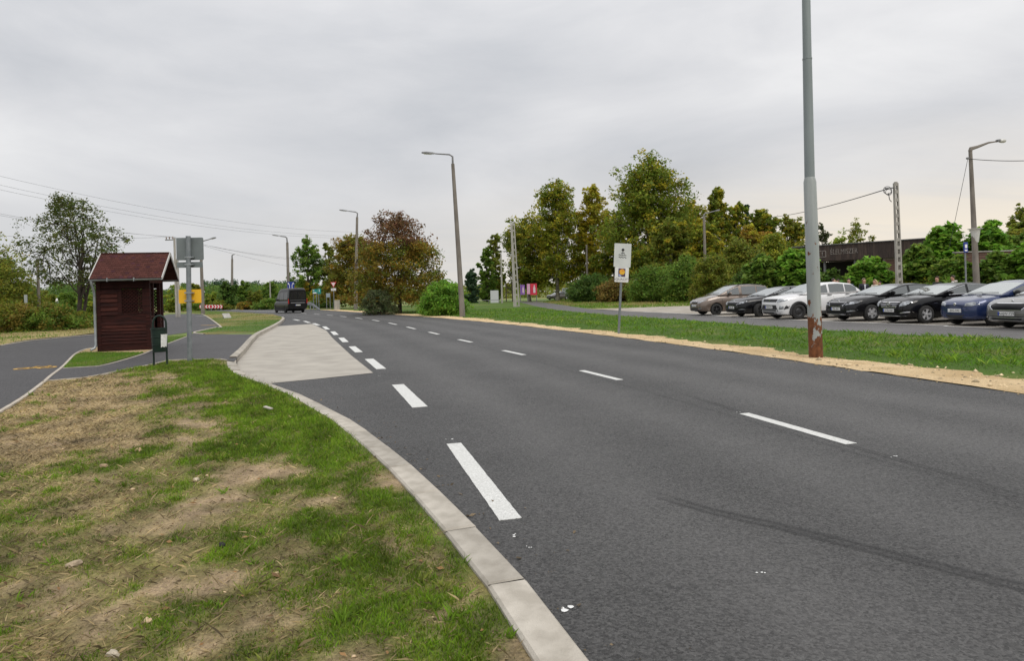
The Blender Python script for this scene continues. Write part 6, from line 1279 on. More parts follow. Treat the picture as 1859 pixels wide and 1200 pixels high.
# ================================================================== VEHICLES
def paint(name, c, metal=.35, rough=.28): return pm(name, c, rough=rough, metal=metal, coat=1.0, spec=.5)
m_tyre = pm('tyre_rubber', (.018, .018, .018), (.028, .027, .026), scale=20, rough=.85)
m_alloy = pm('alloy', (.50, .50, .51), (.42, .42, .43), scale=5, rough=.35, metal=.25); m_steelw = pm('steel_wheel', (.022, .022, .023), rough=.5)
m_blackp = pm('black_plastic', (.018, .018, .019), (.026, .026, .027), scale=30, rough=.6); m_gblack = pm('gloss_black', (.006, .006, .007), rough=.4, spec=.2)
m_chrome = pm('chrome', (.70, .70, .72), rough=.16, metal=1.0); m_hlamp = pm('headlamp_glass', (.42, .44, .46), (.16, .17, .18), scale=9, rough=.12, coat=1.0, metal=.5, lo=.35, hi=.6)
m_tlamp = pm('tail_lamp', (.38, .012, .015), rough=.15, coat=.8); m_plate = pm('number_plate', (.74, .74, .72), rough=.45); m_pblue = pm('plate_blue', (.015, .05, .35), rough=.45); m_under = pm('underbody_blocker', (.012, .012, .012), rough=.9)
def glass_mat(name, refl, base):
    m, n, l, p = newmat(name); p.inputs['Base Color'].default_value = (*base, 1); p.inputs['Roughness'].default_value = .25
    gl_ = n.new('ShaderNodeBsdfGlossy'); gl_.inputs['Roughness'].default_value = .03; gl_.inputs['Color'].default_value = (.92, .96, .95, 1); lw = n.new('ShaderNodeLayerWeight'); lw.inputs[0].default_value = .5; pw = n.new('ShaderNodeMath'); pw.operation = 'POWER'; pw.inputs[1].default_value = 3.5; l.new(lw.outputs['Facing'], pw.inputs[0])
    mr = n.new('ShaderNodeMapRange'); mr.inputs[3].default_value = refl; mr.inputs[4].default_value = .8; l.new(pw.outputs[0], mr.inputs[0]); mx = n.new('ShaderNodeMixShader'); l.new(mr.outputs[0], mx.inputs[0]); l.new(p.outputs[0], mx.inputs[1]); l.new(gl_.outputs[0], mx.inputs[2]); l.new(mx.outputs[0], n['Material Output'].inputs[0]); return m
m_wscreen = glass_mat('windscreen', .36, (.05, .055, .055)); m_sglass = glass_mat('side_glass', .14, (.035, .04, .04)); m_dglass = glass_mat('privacy_glass', .05, (.012, .012, .014))
def curve(keys, soft=.07):
    xs, ys = np.array([k_[0] for k_ in keys], float), np.array([k_[1] for k_ in keys], float); o_ = np.linspace(-1, 1, 9) * soft; w_ = 1 - np.abs(np.linspace(-1, 1, 9)) * .8; w_ /= w_.sum()
    return lambda d: float(sum(wi * np.interp(d + oi, xs, ys) for oi, wi in zip(o_, w_)))
HALF = [(0, 0), (.78, 0), (.92, .055), (.975, .20), (1.0, .42), (.992, .60), (.972, .76), (.945, .87), (.875, .95), (.56, .992), (0, 1.012)]
def loft(rings, name, m, parent):
    n = len(rings[0]); vs = [v for r in rings for v in r]; fs = []
    for i in range(len(rings) - 1):
        for k_ in range(n): j = (k_ + 1) % n; fs.append((i * n + k_, i * n + n + k_, i * n + n + j, i * n + j))
    fs += [tuple(range(n)), tuple(range((len(rings) - 1) * n, len(rings) * n))[::-1]]
    return obj(name, vs, fs, m, parent, True, 38)
WHEELS = {}
def wheel_meshes(r, style):
    key = (round(r, 3), style)
    if key in WHEELS: return WHEELS[key]
    w = .20; t = MB().lathe([(r * .62, -w / 2), (r * .9, -w / 2), (r * .985, -w * .40), (r, -w * .28), (r, w * .28), (r * .985, w * .40), (r * .9, w / 2), (r * .64, w / 2), (r * .62, w * .40)], 30, 'y').build('wheel', m_tyre, None, True, 40)
    m_ = MB(); R0 = r * .645; mm = m_steelw if style == 'steel' else (pm('dark_alloy', (.05, .05, .052), rough=.3, metal=.6) if style == 'dark' else m_alloy)
    m_.lathe([(R0, w * .42), (R0, w * .47), (R0 * .93, w * .47), (R0 * .90, w * .30), (R0 * .90, -w * .3)], 30, 'y')
    if style == 'steel':
        m_.lathe([(R0 * .92, w * .30), (R0 * .72, w * .20), (R0 * .55, w * .34), (R0 * .30, w * .36), (R0 * .26, w * .46), (0, w * .48)], 30, 'y')
    else:
        ns = 5 if style != 'ten' else 5
        for k_ in range(ns):
            for da in ((-.13, .13) if style in ('twin', 'ten', 'dark') else (0,)):
                a_ = 2 * math.pi * k_ / ns + da * 1.15; d_ = Vector((math.cos(a_), 0, math.sin(a_))); q_ = Vector((-math.sin(a_), 0, math.cos(a_))); wd = .036 * r / .3 if da else .058 * r / .3
                a0, a1 = d_ * R0 * .16, d_ * R0 * .95; t0, t1 = wd * (.6 if da else .95), wd * (.5 if da else .75)
                m_.add([a0 - q_ * t0 + Vector((0, w * .36, 0)), a0 + q_ * t0 + Vector((0, w * .36, 0)), a1 + q_ * t1 + Vector((0, w * .45, 0)), a1 - q_ * t1 + Vector((0, w * .45, 0)), a0 - q_ * t0 + Vector((0, w * .18, 0)), a0 + q_ * t0 + Vector((0, w * .18, 0)), a1 + q_ * t1 + Vector((0, w * .26, 0)), a1 - q_ * t1 + Vector((0, w * .26, 0))], [(3, 2, 1, 0), (0, 1, 5, 4), (1, 2, 6, 5), (3, 0, 4, 7)])
        m_.lathe([(R0 * .24, w * .22), (R0 * .24, w * .42), (R0 * .15, w * .46), (0, w * .46)], 16, 'y')
    rim = m_.build('rim', mm, None, True, 35); dk = MB().lathe([(R0 * .92, w * .05), (0, w * .05)], 20, 'y').build('brake_disc', m_under, None)
    out = (t.data, rim.data, dk.data)
    for o_ in (t, rim, dk): bpy.data.objects.remove(o_)
    WHEELS[key] = out; return out
def vehicle(name, label, cat, S, loc, heading, group=None):
    """S: spec with lengths measured back from the front bumper"""
    L, Wd = S['L'], S['W']; o = thing(name, label, cat, loc, heading, group); body_m = S['paint']
    top, bot, plan, roofc = curve(S['top'], .05), curve(S['bot'], .05), curve(S['plan'], .02), curve(S['roof'], S.get('rsoft', .06))
    ds = np.unique(np.concatenate([[0, .015, .04, .08, .14, .22], np.linspace(.3, L - .3, 40), [L - .22, L - .14, L - .08, L - .04, L - .015, L]]))
    rings = []
    for d in ds:
        w_, zb_, zt_ = plan(d) * Wd / 2, bot(d), top(d); hf_ = [(w_ * a_, zb_ + (zt_ - zb_) * b_) for a_, b_ in HALF]; x = L / 2 - d
        rings.append([(x, y, z) for y, z in hf_] + [(x, -y, z) for y, z in hf_[-2:0:-1]])
    body = loft(rings, 'body', [body_m, m_under], o)
    fo, wb_, r = S['fo'], S['wb'], S['r']; ax = [L / 2 - fo, L / 2 - fo - wb_]; cut = MB()
    for x in ax:
        for s in (1, -1): cut.lathe([(0, s * (Wd / 2 - .27)), (r + .045, s * (Wd / 2 - .27)), (r + .045, s * (Wd / 2 + .2)), (0, s * (Wd / 2 + .2))], 32, 'y', (x, 0, r + .01))
    co = cut.build('cutter', m_under); bm_ = bmesh.new(); bm_.from_mesh(co.data); bmesh.ops.remove_doubles(bm_, verts=bm_.verts, dist=1e-5); bmesh.ops.recalc_face_normals(bm_, faces=bm_.faces); bm_.to_mesh(co.data); bm_.free()
    bm_ = bmesh.new(); bm_.from_mesh(body.data); bmesh.ops.recalc_face_normals(bm_, faces=bm_.faces); bm_.to_mesh(body.data); bm_.free()
    co.parent = o; md = body.modifiers.new('arch', 'BOOLEAN'); md.object = co; md.operation = 'DIFFERENCE'; md.solver = 'EXACT'; md.material_mode = 'TRANSFER'
    bpy.context.view_layer.update(); dg = bpy.context.evaluated_depsgraph_get(); nm = bpy.data.meshes.new_from_object(body.evaluated_get(dg)); body.modifiers.clear(); body.data = nm
    nm.polygons.foreach_set('use_smooth', [True] * len(nm.polygons)); nm.set_sharp_from_angle(angle=R(38)); bpy.data.objects.remove(co)
    # cabin
    kk = S.get('tumble', .30); dc, db = S['roof'][0][0], S['roof'][-1][0]; beltw = lambda d: plan(d) * Wd / 2 * .945
    hgt_ = lambda d: max(roofc(d) - (top(d) - .015), .004)
    def sidey(d, f): return beltw(d) - kk * hgt_(d) * f
    cd = np.unique(np.concatenate([np.linspace(dc, db, 40), [db - .02, dc + .02]])); rings = []
    for d in cd:
        zb_, h_, w_ = top(d) - .015, hgt_(d), beltw(d); x = L / 2 - d; ye = sidey(d, .93)
        hf_ = [(0, zb_ - .03), (w_ * .99, zb_ - .03), (w_, zb_), (sidey(d, .3), zb_ + .3 * h_), (sidey(d, .6), zb_ + .6 * h_), (sidey(d, .85), zb_ + .85 * h_), (ye - .012, zb_ + .94 * h_), (ye - .05, zb_ + .985 * h_), (ye * .55, zb_ + h_ + .012), (0, zb_ + h_ + .02)]
        rings.append([(x, y, z) for y, z in hf_] + [(x, -y, z) for y, z in hf_[-2:0:-1]])
    cabin = loft(rings, 'cabin', body_m, o)
    def topz(d, y):
        zb_, h_ = top(d) - .015, hgt_(d); ye = sidey(d, .93); return float(np.interp(abs(y), [0, ye * .55, ye - .05, ye - .012], [zb_ + h_ + .02, zb_ + h_ + .012, zb_ + .985 * h_, zb_ + .94 * h_]))
    def screen(nm_, d0, d1, m, inset=.045):
        vs, nn_, mm_ = [], 9, 12
        for i in range(nn_ + 1):
            d = d0 + (d1 - d0) * i / nn_; ye = max(.05, sidey(d, .93) - inset)
            for k_ in range(mm_ + 1): y = ye * (2 * k_ / mm_ - 1); vs.append((L / 2 - d + (.006 if d0 < L / 2 else -.006), y, topz(d, y) + .006))
        fs = [(i * (mm_ + 1) + k_, i * (mm_ + 1) + k_ + 1, (i + 1) * (mm_ + 1) + k_ + 1, (i + 1) * (mm_ + 1) + k_) for i in range(nn_) for k_ in range(mm_)]
        return obj(nm_, vs, fs, m, cabin, True)
    ws = S['ws']; scr = screen('windscreen', ws[0], ws[1], m_wscreen)
    for y0, y1 in ((-.05, .52), (-.62, -.10)):
        a_ = ws[0] + .05; MB().tube([(L / 2 - a_ + .02, y0, topz(a_, y0) + .018), (L / 2 - a_ - .02, (y0 + y1) / 2, topz(a_ + .04, (y0 + y1) / 2) + .020), (L / 2 - a_ - .06, y1, topz(a_ + .08, y1) + .012)], .007, 4).build('wiper', m_blackp, scr)
    if 'rw' in S: screen('rear_window', S['rw'][0], S['rw'][1], S.get('rglass', m_sglass))
    for s in (1, -1):
        for (da, db2, mg) in S['win']:
            vs, n1, n2 = [], 12, 4
            for i in range(n1 + 1):
                d = da + (db2 - da) * i / n1
                for k_ in range(n2 + 1): f = S.get('f0', .06) + (S.get('f1', .84) - S.get('f0', .06)) * k_ / n2; vs.append((L / 2 - d, s * (sidey(d, f) + .006), top(d) - .015 + f * hgt_(d)))
            fs = [(i * (n2 + 1) + k_, i * (n2 + 1) + k_ + 1, (i + 1) * (n2 + 1) + k_ + 1, (i + 1) * (n2 + 1) + k_) for i in range(n1) for k_ in range(n2)]
            if s == -1: fs = [f[::-1] for f in fs]
            wn_ = obj('side_window', vs, fs[::-1], mg, cabin, True)
            if S.get('trim'):
                ed = [vs[i * (n2 + 1)] for i in range(n1 + 1)]; MB().tube([Vector(v) + Vector((0, s * .004, -.008)) for v in ed], .009, 4).build('window_trim', m_chrome, wn_)
                ed = [vs[i * (n2 + 1) + n2] for i in range(n1 + 1)]; MB().tube([Vector(v) + Vector((0, s * .004, .006)) for v in ed], .007, 4).build('window_trim', m_chrome, wn_)
        if 'mirror' in S:
            d = S['mirror']; z = top(d) + .07; y = s * (beltw(d) + .10); mm_ = MB(); 
            for i, (f, sc) in enumerate([(-1, .4), (-.6, .9), (.2, 1), (.8, .8), (1, .35)]):
                for k_ in range(10): a_ = 2 * math.pi * k_ / 10; mm_.v.append((L / 2 - d - f * .055, y + math.cos(a_) * .115 * sc, z + math.sin(a_) * .075 * sc))
            for i in range(4):
                for k_ in range(10): j = (k_ + 1) % 10; mm_.f.append((i * 10 + k_, i * 10 + j, i * 10 + 10 + j, i * 10 + 10 + k_))
            mm_.f += [tuple(range(10))[::-1], tuple(range(40, 50))]; mm_.tube([(L / 2 - d, s * (beltw(d) - .03), z - .06), (L / 2 - d, y, z - .04)], .025, 6); mm_.build('mirror', S.get('mirm', body_m), o, True, 45)
        for dh in S.get('handles', ()): 
            zz = top(dh) - .10; yy = plan(dh) * Wd / 2 * .975; MB().box((L / 2 - dh, s * (yy + .012), zz), (.20, .035, .028), ch=.01).build('door_handle', S.get('handm', body_m), o)
    # projected details
    bv = BVHTree.FromObject(body, dg) if False else None
    bm_ = bmesh.new(); bm_.from_mesh(nm); b_bvh = BVHTree.FromBMesh(bm_); bm_.free(); bm_ = bmesh.new(); bm_.from_mesh(cabin.data); c_bvh = BVHTree.FromBMesh(bm_); bm_.free()
    def cast(a_, b_, side, both=False):
        if side == 'front': org, dr = Vector((L / 2 + 1, a_, b_)), Vector((-1, 0, 0))
        elif side == 'rear': org, dr = Vector((-L / 2 - 1, a_, b_)), Vector((1, 0, 0))
        else: org, dr = Vector((a_, side * (Wd / 2 + 1), b_)), Vector((0, -side, 0))
        hs = [t_.ray_cast(org, dr, 4.0) for t_ in ((b_bvh, c_bvh) if both else (b_bvh,))]; hs = [h for h in hs if h[0] is not None]
        if not hs: return None, dr
        h = min(hs, key=lambda q: q[3]); return h[0], dr
    def panel(nm_, poly, m, side, off=.008, parent=body, both=False):
        out = []
        for i in range(len(poly)):
            a_, b_ = poly[i], poly[(i + 1) % len(poly)]; n_ = max(1, int(math.hypot(b_[0] - a_[0], b_[1] - a_[1]) / .06))
            for k_ in range(n_): out.append((a_[0] + (b_[0] - a_[0]) * k_ / n_, a_[1] + (b_[1] - a_[1]) * k_ / n_))
        cx_, cz_ = sum(p[0] for p in out) / len(out), sum(p[1] for p in out) / len(out); vs = []; n_ = len(out); last = None
        for rr, of in ((1.0, -.012), (1.0, off), (.66, off), (.33, off), (0, off)):
            for p in (out if rr else [(cx_, cz_)]):
                h, dr = cast(cx_ + (p[0] - cx_) * rr, cz_ + (p[1] - cz_) * rr, side, both)
                if h is None:
                    if last is None: return None
                    h = Vector(last); a_, b_ = cx_ + (p[0] - cx_) * rr, cz_ + (p[1] - cz_) * rr
                    h = Vector((h.x, a_, b_)) if side in ('front', 'rear') else Vector((a_, h.y, b_))
                last = h; vs.append(h - dr * of)
        fs = []
        for q in range(3):
            for k_ in range(n_): j = (k_ + 1) % n_; fs.append((q * n_ + k_, q * n_ + j, (q + 1) * n_ + j, (q + 1) * n_ + k_))
        for k_ in range(n_): fs.append((3 * n_ + k_, 3 * n_ + (k_ + 1) % n_, 4 * n_))
        ob = obj(nm_, vs, fs, m, parent, True, 50); bm2 = bmesh.new(); bm2.from_mesh(ob.data); bmesh.ops.recalc_face_normals(bm2, faces=bm2.faces); bm2.to_mesh(ob.data); bm2.free(); return ob
    mir = lambda P: [(-a_, b_) for a_, b_ in P]
    sc_ = Wd / 1.8
    for nm_, poly, m, side, off, two in S.get('panels', ()):
        P = [(a_ * (sc_ if side in ('front', 'rear') else 1), b_) for a_, b_ in poly]
        if side == 'side':
            for s in (1, -1): panel(nm_, [(L / 2 - a_, b_) for a_, b_ in P], m, s, off, both=True)
        else:
            panel(nm_, P, m, side, off, both=side == 'rear')
            if two: panel(nm_, mir(P), m, side, off, both=side == 'rear')
    # plates
    for side, z, txt, blue in S.get('plates', ()):
        h, dr = cast(0, z, side, side == 'rear'); x = h.x - dr.x * .025; f_ = 1 if side == 'front' else -1
        pl_ = MB().box((x, 0, z), (.018, .52, .115), ch=.004).build('number_plate', m_plate, body)
        if blue: MB().box((x + f_ * .010, -f_ * .235 * 1.0, z), (.004, .045, .108)).build('plate_band', m_pblue, pl_)
        text('plate_text', txt, .105, m_blk, pl_, (x + f_ * .011, f_ * .02, z), (R(90), 0, R(90) * f_), .001, sx=1.05)
    if 'emblem' in S:
        z, er, kind = S['emblem']; h, dr = cast(0, z, 'front'); e_ = MB()
        if kind == 'star':
            e_.lathe([(er * .85, -.006), (er, -.006), (er, .012), (er * .85, .012)], 20, 'x', (h.x + .03, 0, z))
            for k_ in range(3): a_ = R(90 + 120 * k_); e_.prism([(math.cos(a_) * er * .95, math.sin(a_) * er * .95), (math.cos(a_ + .9) * er * .16, math.sin(a_ + .9) * er * .16), (math.cos(a_ - .9) * er * .16, math.sin(a_ - .9) * er * .16)], .012, (h.x + .028, 0, z), (0, 1, 0), (0, 0, 1), (1, 0, 0))
        elif kind == 'S':
            e_.prism([(.5, 1), (-.7, .35), (-.2, .05), (.35, .42), (.7, .25), (-.5, -1), (-.1 - .6, -.5), (.1, -.1), (-.35, -.35), (-.7, -.1)], .012, (h.x + .016, 0, z), (0, er, 0), (0, 0, er), (1, 0, 0))
        else: e_.lathe([(0, .012), (er * .7, .012), (er, 0), (er, -.01)], 16, 'x', (h.x + .012, 0, z))
        e_.build('emblem', m_chrome, body)
    for rr in S.get('roof_rails', ()):
        for s in (1, -1): MB().tube([(L / 2 - d, s * (sidey(d, .93) - .03), topz(d, sidey(d, .93) - .03) + (.045 if 0 < i < 6 else .0)) for i, d in enumerate(np.linspace(rr[0], rr[1], 7))], .018, 6).build('roof_rail', m_blackp, cabin, True)
    MB().box((0, 0, .27), (L * .86, Wd * .62, .18)).build('underbody_blocker', m_under, o)  # dark box added under the floor to block light between the wheels
    # wheels
    tm, rm, dm = wheel_meshes(r, S['wheel'])
    for i, x in enumerate(ax):
        for s in (1, -1):
            wh = link('wheel', tm, o); wh.location = (x, s * (Wd / 2 - .115), r); wh.rotation_euler = (0, random.uniform(0, 1.2), (0 if s == 1 else math.pi) + (S.get('steer', 0) if i == 0 else 0))
            link('rim', rm, wh); link('brake_disc', dm, wh)
        if S.get('cladding'):
            for s in (1, -1):
                m_ = MB(); rr0, rr1 = r + .04, r + .115; n_ = 22; y_ = s * (Wd / 2 + .008); vs = []
                for k_ in range(n_ + 1):
                    a_ = R(-18) + (math.pi + R(36)) * k_ / n_; vs += [(x + rr0 * math.cos(a_), y_ - s * .10, r + rr0 * math.sin(a_)), (x + rr0 * math.cos(a_), y_ + s * .012, r + rr0 * math.sin(a_)), (x + rr1 * math.cos(a_), y_, r + rr1 * math.sin(a_)), (x + rr1 * math.cos(a_), y_ - s * .08, r + rr1 * math.sin(a_))]
                m_.add(vs, [(k_ * 4 + q, k_ * 4 + q + 1, k_ * 4 + 5 + q, k_ * 4 + 4 + q) for k_ in range(n_) for q in range(3)]); m_.build('arch_cladding', m_blackp, body, True, 40)
    if S.get('sill'):
        for s in (1, -1): MB().box((L / 2 - fo - wb_ / 2, s * (Wd / 2 * .965), .27), (wb_ - 2 * r - .14, .05, .15), ch=.02).build('sill', m_blackp, body)
    # shut lines
    for dl, (z0, z1) in S.get('shut', ()):
        for s in (1, -1): panel('shut_line', [(L / 2 - dl - .005, z0), (L / 2 - dl + .005, z0), (L / 2 - dl + .005, z1), (L / 2 - dl - .005, z1)], m_under, s, .002)
    return o
PLAN = lambda L: [(0, .60), (.03, .72), (.08, .82), (.18, .905), (.40, .965), (.75, .99), (1.4, 1.0), (L - 1.1, 1.0), (L - .5, .965), (L - .2, .90), (L - .07, .80), (L, .66)]
BOT = lambda L: [(0, .27), (.10, .21), (.5, .18), (L - .5, .19), (L - .1, .26), (L, .34)]
def saloon(L, W, H_, wb, fo, r, pt, hood0, cowl, belt, deck, wheel, **kw):
    """three-box or liftback car from a few heights"""
    dc = kw.pop('dc', fo + .42); wt = kw.pop('wt', dc + .88); rt = kw.pop('rt', L - 1.35); rb = kw.pop('rb', L - .42)
    S = dict(L=L, W=W, wb=wb, fo=fo, r=r, paint=pt, wheel=wheel, bot=BOT(L), plan=PLAN(L),
             top=[(0, hood0 - .10), (.04, hood0 - .02), (.14, hood0 + .045), (.45, (hood0 + cowl) / 2 + .045), (dc - .05, cowl), (dc + .5, cowl + .01), (L - 1.6, belt), (rb - .05, deck), (L - .10, deck - .03), (L - .02, deck - .16), (L, deck - .30)],
             roof=[(dc, cowl - .01), (dc + .02, cowl), (wt, H_ - .10), (wt + .35, H_ - .02), ((wt + rt) / 2 + .1, H_), (rt, H_ - .075), (rb - .02, deck + .005), (rb, deck - .01)],
             ws=(dc + .06, wt + .02), rw=(rt + .12, rb - .10), win=kw.pop('win', [(dc + .42, dc + 1.42, m_sglass), (dc + 1.50, dc + 2.36, m_sglass)]), mirror=kw.pop('mirror', dc + .52), handles=(dc + 1.25, dc + 2.15), shut=[(dc + .18, (.32, cowl - .03)), (dc + 1.46, (.32, cowl)), (dc + 2.35, (.55, cowl))], f0=.07, f1=.85)
    S.update(kw); return S
lowband = lambda z0, z1, w=.74: [(-w, z0), (w, z0), (w * .97, z1), (-w * .97, z1)]
CARS = []
HEAD = R(191.5)
def park(S, name, label, wheel_px, head=HEAD, cat='car'):
    w = G(*wheel_px); c, s = math.cos(head), math.sin(head); lx, ly = S['L'] / 2 - S['fo'], S['W'] / 2 - .115
    return vehicle(name, label, cat, S, (w.x - (c * lx - s * ly), w.y - (s * lx + c * ly), .008), head, 'cars parked beside the side road')
p_black = pm('paint_black', (.005, .005, .006), rough=.18, coat=.35, spec=.25); p_black2 = pm('paint_dark_anthracite', (.008, .008, .009), rough=.2, coat=.38, spec=.25); p_white = paint('paint_white', (.72, .72, .72), 0, .3); p_brown = paint('paint_brown', (.175, .135, .108), .45, .32); p_blue = paint('paint_blue', (.014, .030, .105), .35, .25); p_grey = paint('paint_grey', (.155, .150, .145), .5, .28)
# brown tall hatchback
S = saloon(4.21, 1.69, 1.575, 2.62, .86, .31, p_brown, .74, 1.06, 1.06, 1.10, 'dark', dc=1.02, wt=1.95, rt=3.85, rb=4.16, win=[(1.50, 2.20, m_sglass), (2.36, 3.18, m_sglass), (3.26, 3.86, m_sglass)], mirror=1.62, f0=.03,
    panels=[('grille', [(-.34, .66), (.34, .66), (.40, .75), (-.40, .75)], m_chrome, 'front', .006, False), ('grille_mesh', [(-.31, .665), (.31, .665), (.36, .73), (-.36, .73)], m_gblack, 'front', .014, False), ('headlight', [(.46, .63), (.62, .66), (.80, .80), (.74, .85), (.56, .79), (.46, .72)], m_hlamp, 'front', .010, True),
            ('lower_intake', lowband(.30, .40, .42), m_blackp, 'front', .008, False), ('fog_light', [(.52, .33), (.68, .33), (.70, .44), (.55, .43)], m_hlamp, 'front', .008, True), ('bumper_lip', lowband(.225, .285, .70), m_blackp, 'front', .014, False), ('tail_light', [(.66, .75), (.80, .75), (.80, 1.05), (.70, 1.05)], m_tlamp, 'rear', .01, True)],
    plates=[('front', .52, 'LVY-318', True)], emblem=(.76, .045, 'disc'), roof_rails=[(2.0, 3.9)])
park(S, 'parked_car', 'brown tall hatchback, leftmost of the parked row', (1300, 572.5))
# black estate-like car with chrome window line
S = saloon(4.86, 1.86, 1.43, 2.84, .95, .335, p_black, .72, .98, 1.0, 1.03, 'dark', dc=1.30, wt=2.30, rt=3.95, rb=4.72, trim=True, steer=R(28), win=[(1.76, 2.62, m_sglass), (2.70, 3.56, m_dglass), (3.62, 4.05, m_dglass)], mirror=1.84,
    panels=[('grille', [(-.46, .56), (.46, .56), (.52, .74), (-.52, .74)], m_chrome, 'front', .006, False), ('grille_mesh', [(-.43, .57), (.43, .57), (.48, .725), (-.48, .725)], m_gblack, 'front', .016, False), ('headlight', [(.54, .63), (.80, .68), (.88, .76), (.80, .78), (.55, .735)], m_hlamp, 'front', .010, True),
            ('lower_intake', lowband(.27, .38, .60), m_gblack, 'front', .010, False), ('fog_light', [(.60, .36), (.82, .37), (.80, .41), (.60, .40)], m_hlamp, 'front', .014, True), ('chrome_strip', lowband(.235, .25, .66), m_chrome, 'front', .016, False), ('tail_light', [(.60, .80), (.84, .80), (.84, .95), (.60, .95)], m_tlamp, 'rear', .01, True)],
    plates=[('front', .47, 'SDL-604', True)], emblem=(.765, .04, 'disc'))
park(S, 'parked_car', 'black long car with turned front wheels, second from left', (1378, 575.8), R(191))
# white compact suv
S = saloon(4.18, 1.78, 1.565, 2.50, .87, .335, p_white, .90, 1.09, 1.12, 1.14, 'steel', dc=1.12, wt=1.98, rt=3.55, rb=4.10, cladding=True, sill=True, handm=m_blackp, win=[(1.58, 2.30, m_sglass), (2.40, 3.14, m_sglass), (3.20, 3.78, m_sglass)], mirror=1.66, f0=.03,
    panels=[('grille', [(-.50, .76), (.50, .76), (.53, .89), (-.53, .89)], m_blackp, 'front', .010, False), ('headlight', [(.56, .74), (.80, .78), (.86, .90), (.76, .93), (.56, .89)], m_hlamp, 'front', .010, True), ('lower_intake', [(-.62, .36), (.62, .36), (.50, .63), (-.50, .63)], m_blackp, 'front', .012, False),
            ('bumper_lip', lowband(.23, .33, .78), m_blackp, 'front', .014, False), ('intake_bar', [(-.50, .40), (.50, .40), (.46, .46), (-.46, .46)], pm('plastic_grey', (.10, .10, .10), rough=.5), 'front', .024, False), ('fog_light', [(.66, .44), (.80, .46), (.80, .58), (.70, .60)], m_hlamp, 'front', .012, True), ('fog_surround', [(.80, .42), (.86, .46), (.88, .62), (.84, .62)], m_blackp, 'front', .012, True),
            ('tail_light', [(3.84, .98), (4.12, .95), (4.13, 1.10), (3.80, 1.13)], m_tlamp, 'side', .012, True), ('side_vent', [(.92, 1.015), (1.18, 1.045), (1.18, 1.075), (.96, 1.06)], m_blackp, 'side', .010, True)],
    plates=[('front', .53, 'PVN-216', True)], emblem=(.825, .075, 'S'), top=[(0, .70), (.05, .86), (.14, .96), (.45, 1.02), (1.07, 1.09), (1.7, 1.10), (2.6, 1.12), (3.9, 1.15), (4.08, 1.10), (4.16, .9), (4.18, .75)])
park(S, 'parked_car', 'white compact suv with black wheel arches behind the rusty lamp post', (1449, 579.8), R(192))
# black saloon with five-spoke wheels
S = saloon(4.67, 1.81, 1.42, 2.68, .92, .325, p_black2, .74, 1.0, 1.02, 1.05, 'five', dc=1.28, wt=2.24, rt=3.75, rb=4.52, win=[(1.76, 2.58, m_sglass), (2.68, 3.56, m_sglass)], mirror=1.80, mirm=m_gblack,
    panels=[('grille', [(-.40, .59), (.40, .59), (.50, .76), (-.50, .76)], m_chrome, 'front', .006, False), ('grille_mesh', [(-.37, .60), (.37, .60), (.455, .745), (-.455, .745)], m_gblack, 'front', .016, False), ('headlight', [(.52, .64), (.78, .68), (.90, .80), (.80, .80), (.56, .755)], m_hlamp, 'front', .010, True), ('lamp_shade', [(.53, .70), (.66, .71), (.66, .76), (.56, .75)], m_gblack, 'front', .018, True),
            ('lower_intake', lowband(.28, .40, .58), m_gblack, 'front', .010, False), ('fog_light', [(.60, .37), (.86, .40), (.84, .45), (.60, .43)], m_hlamp, 'front', .014, True), ('chrome_strip', lowband(.262, .285, .72), m_chrome, 'front', .016, False), ('tail_light', [(.60, .85), (.84, .85), (.84, 1.0), (.60, .98)], m_tlamp, 'rear', .01, True)],
    plates=[('front', .49, 'PSA-841', True)], emblem=(.79, .042, 'disc'))
park(S, 'parked_car', 'black saloon with five-spoke silver wheels right of the white suv', (1581, 583.2))
# black saloon with wide chrome grille
S = saloon(4.58, 1.77, 1.40, 2.76, .80, .32, p_black, .76, .99, 1.01, 1.06, 'twin', dc=1.24, wt=2.22, rt=3.55, rb=4.22, trim=True, win=[(1.74, 2.52, m_sglass), (2.62, 3.42, m_sglass)], mirror=1.74, mirm=m_black if False else p_black,
    panels=[('grille', [(-.36, .57), (.36, .57), (.44, .78), (-.44, .78)], m_chrome, 'front', .008, False)] + [('grille_gap', [(-.37 - .02 * i, .595 + .06 * i), (.37 + .02 * i, .595 + .06 * i), (.385 + .02 * i, .635 + .06 * i), (-.385 - .02 * i, .635 + .06 * i)], m_gblack, 'front', .018, False) for i in range(3)] +
           [('headlight', [(.50, .61), (.70, .64), (.86, .80), (.78, .83), (.54, .78)], m_hlamp, 'front', .010, True), ('lower_intake', lowband(.29, .40, .40), m_gblack, 'front', .010, False), ('fog_light', [(.54, .36), (.84, .40), (.83, .44), (.54, .40)], m_chrome, 'front', .012, True), ('chrome_strip', lowband(.265, .285, .72), m_chrome, 'front', .016, False), ('tail_light', [(.58, .82), (.82, .82), (.82, 1.0), (.60, .98)], m_tlamp, 'rear', .01, True), ('side_badge', [(1.10, .70), (1.24, .71), (1.24, .725), (1.10, .715)], m_chrome, 'side', .008, True)],
    plates=[('front', .47, 'RTB-444', True)], emblem=(.675, .105, 'star'))
park(S, 'parked_car', 'black saloon with wide chrome grille and twin-spoke wheels', (1679.5, 587.3))
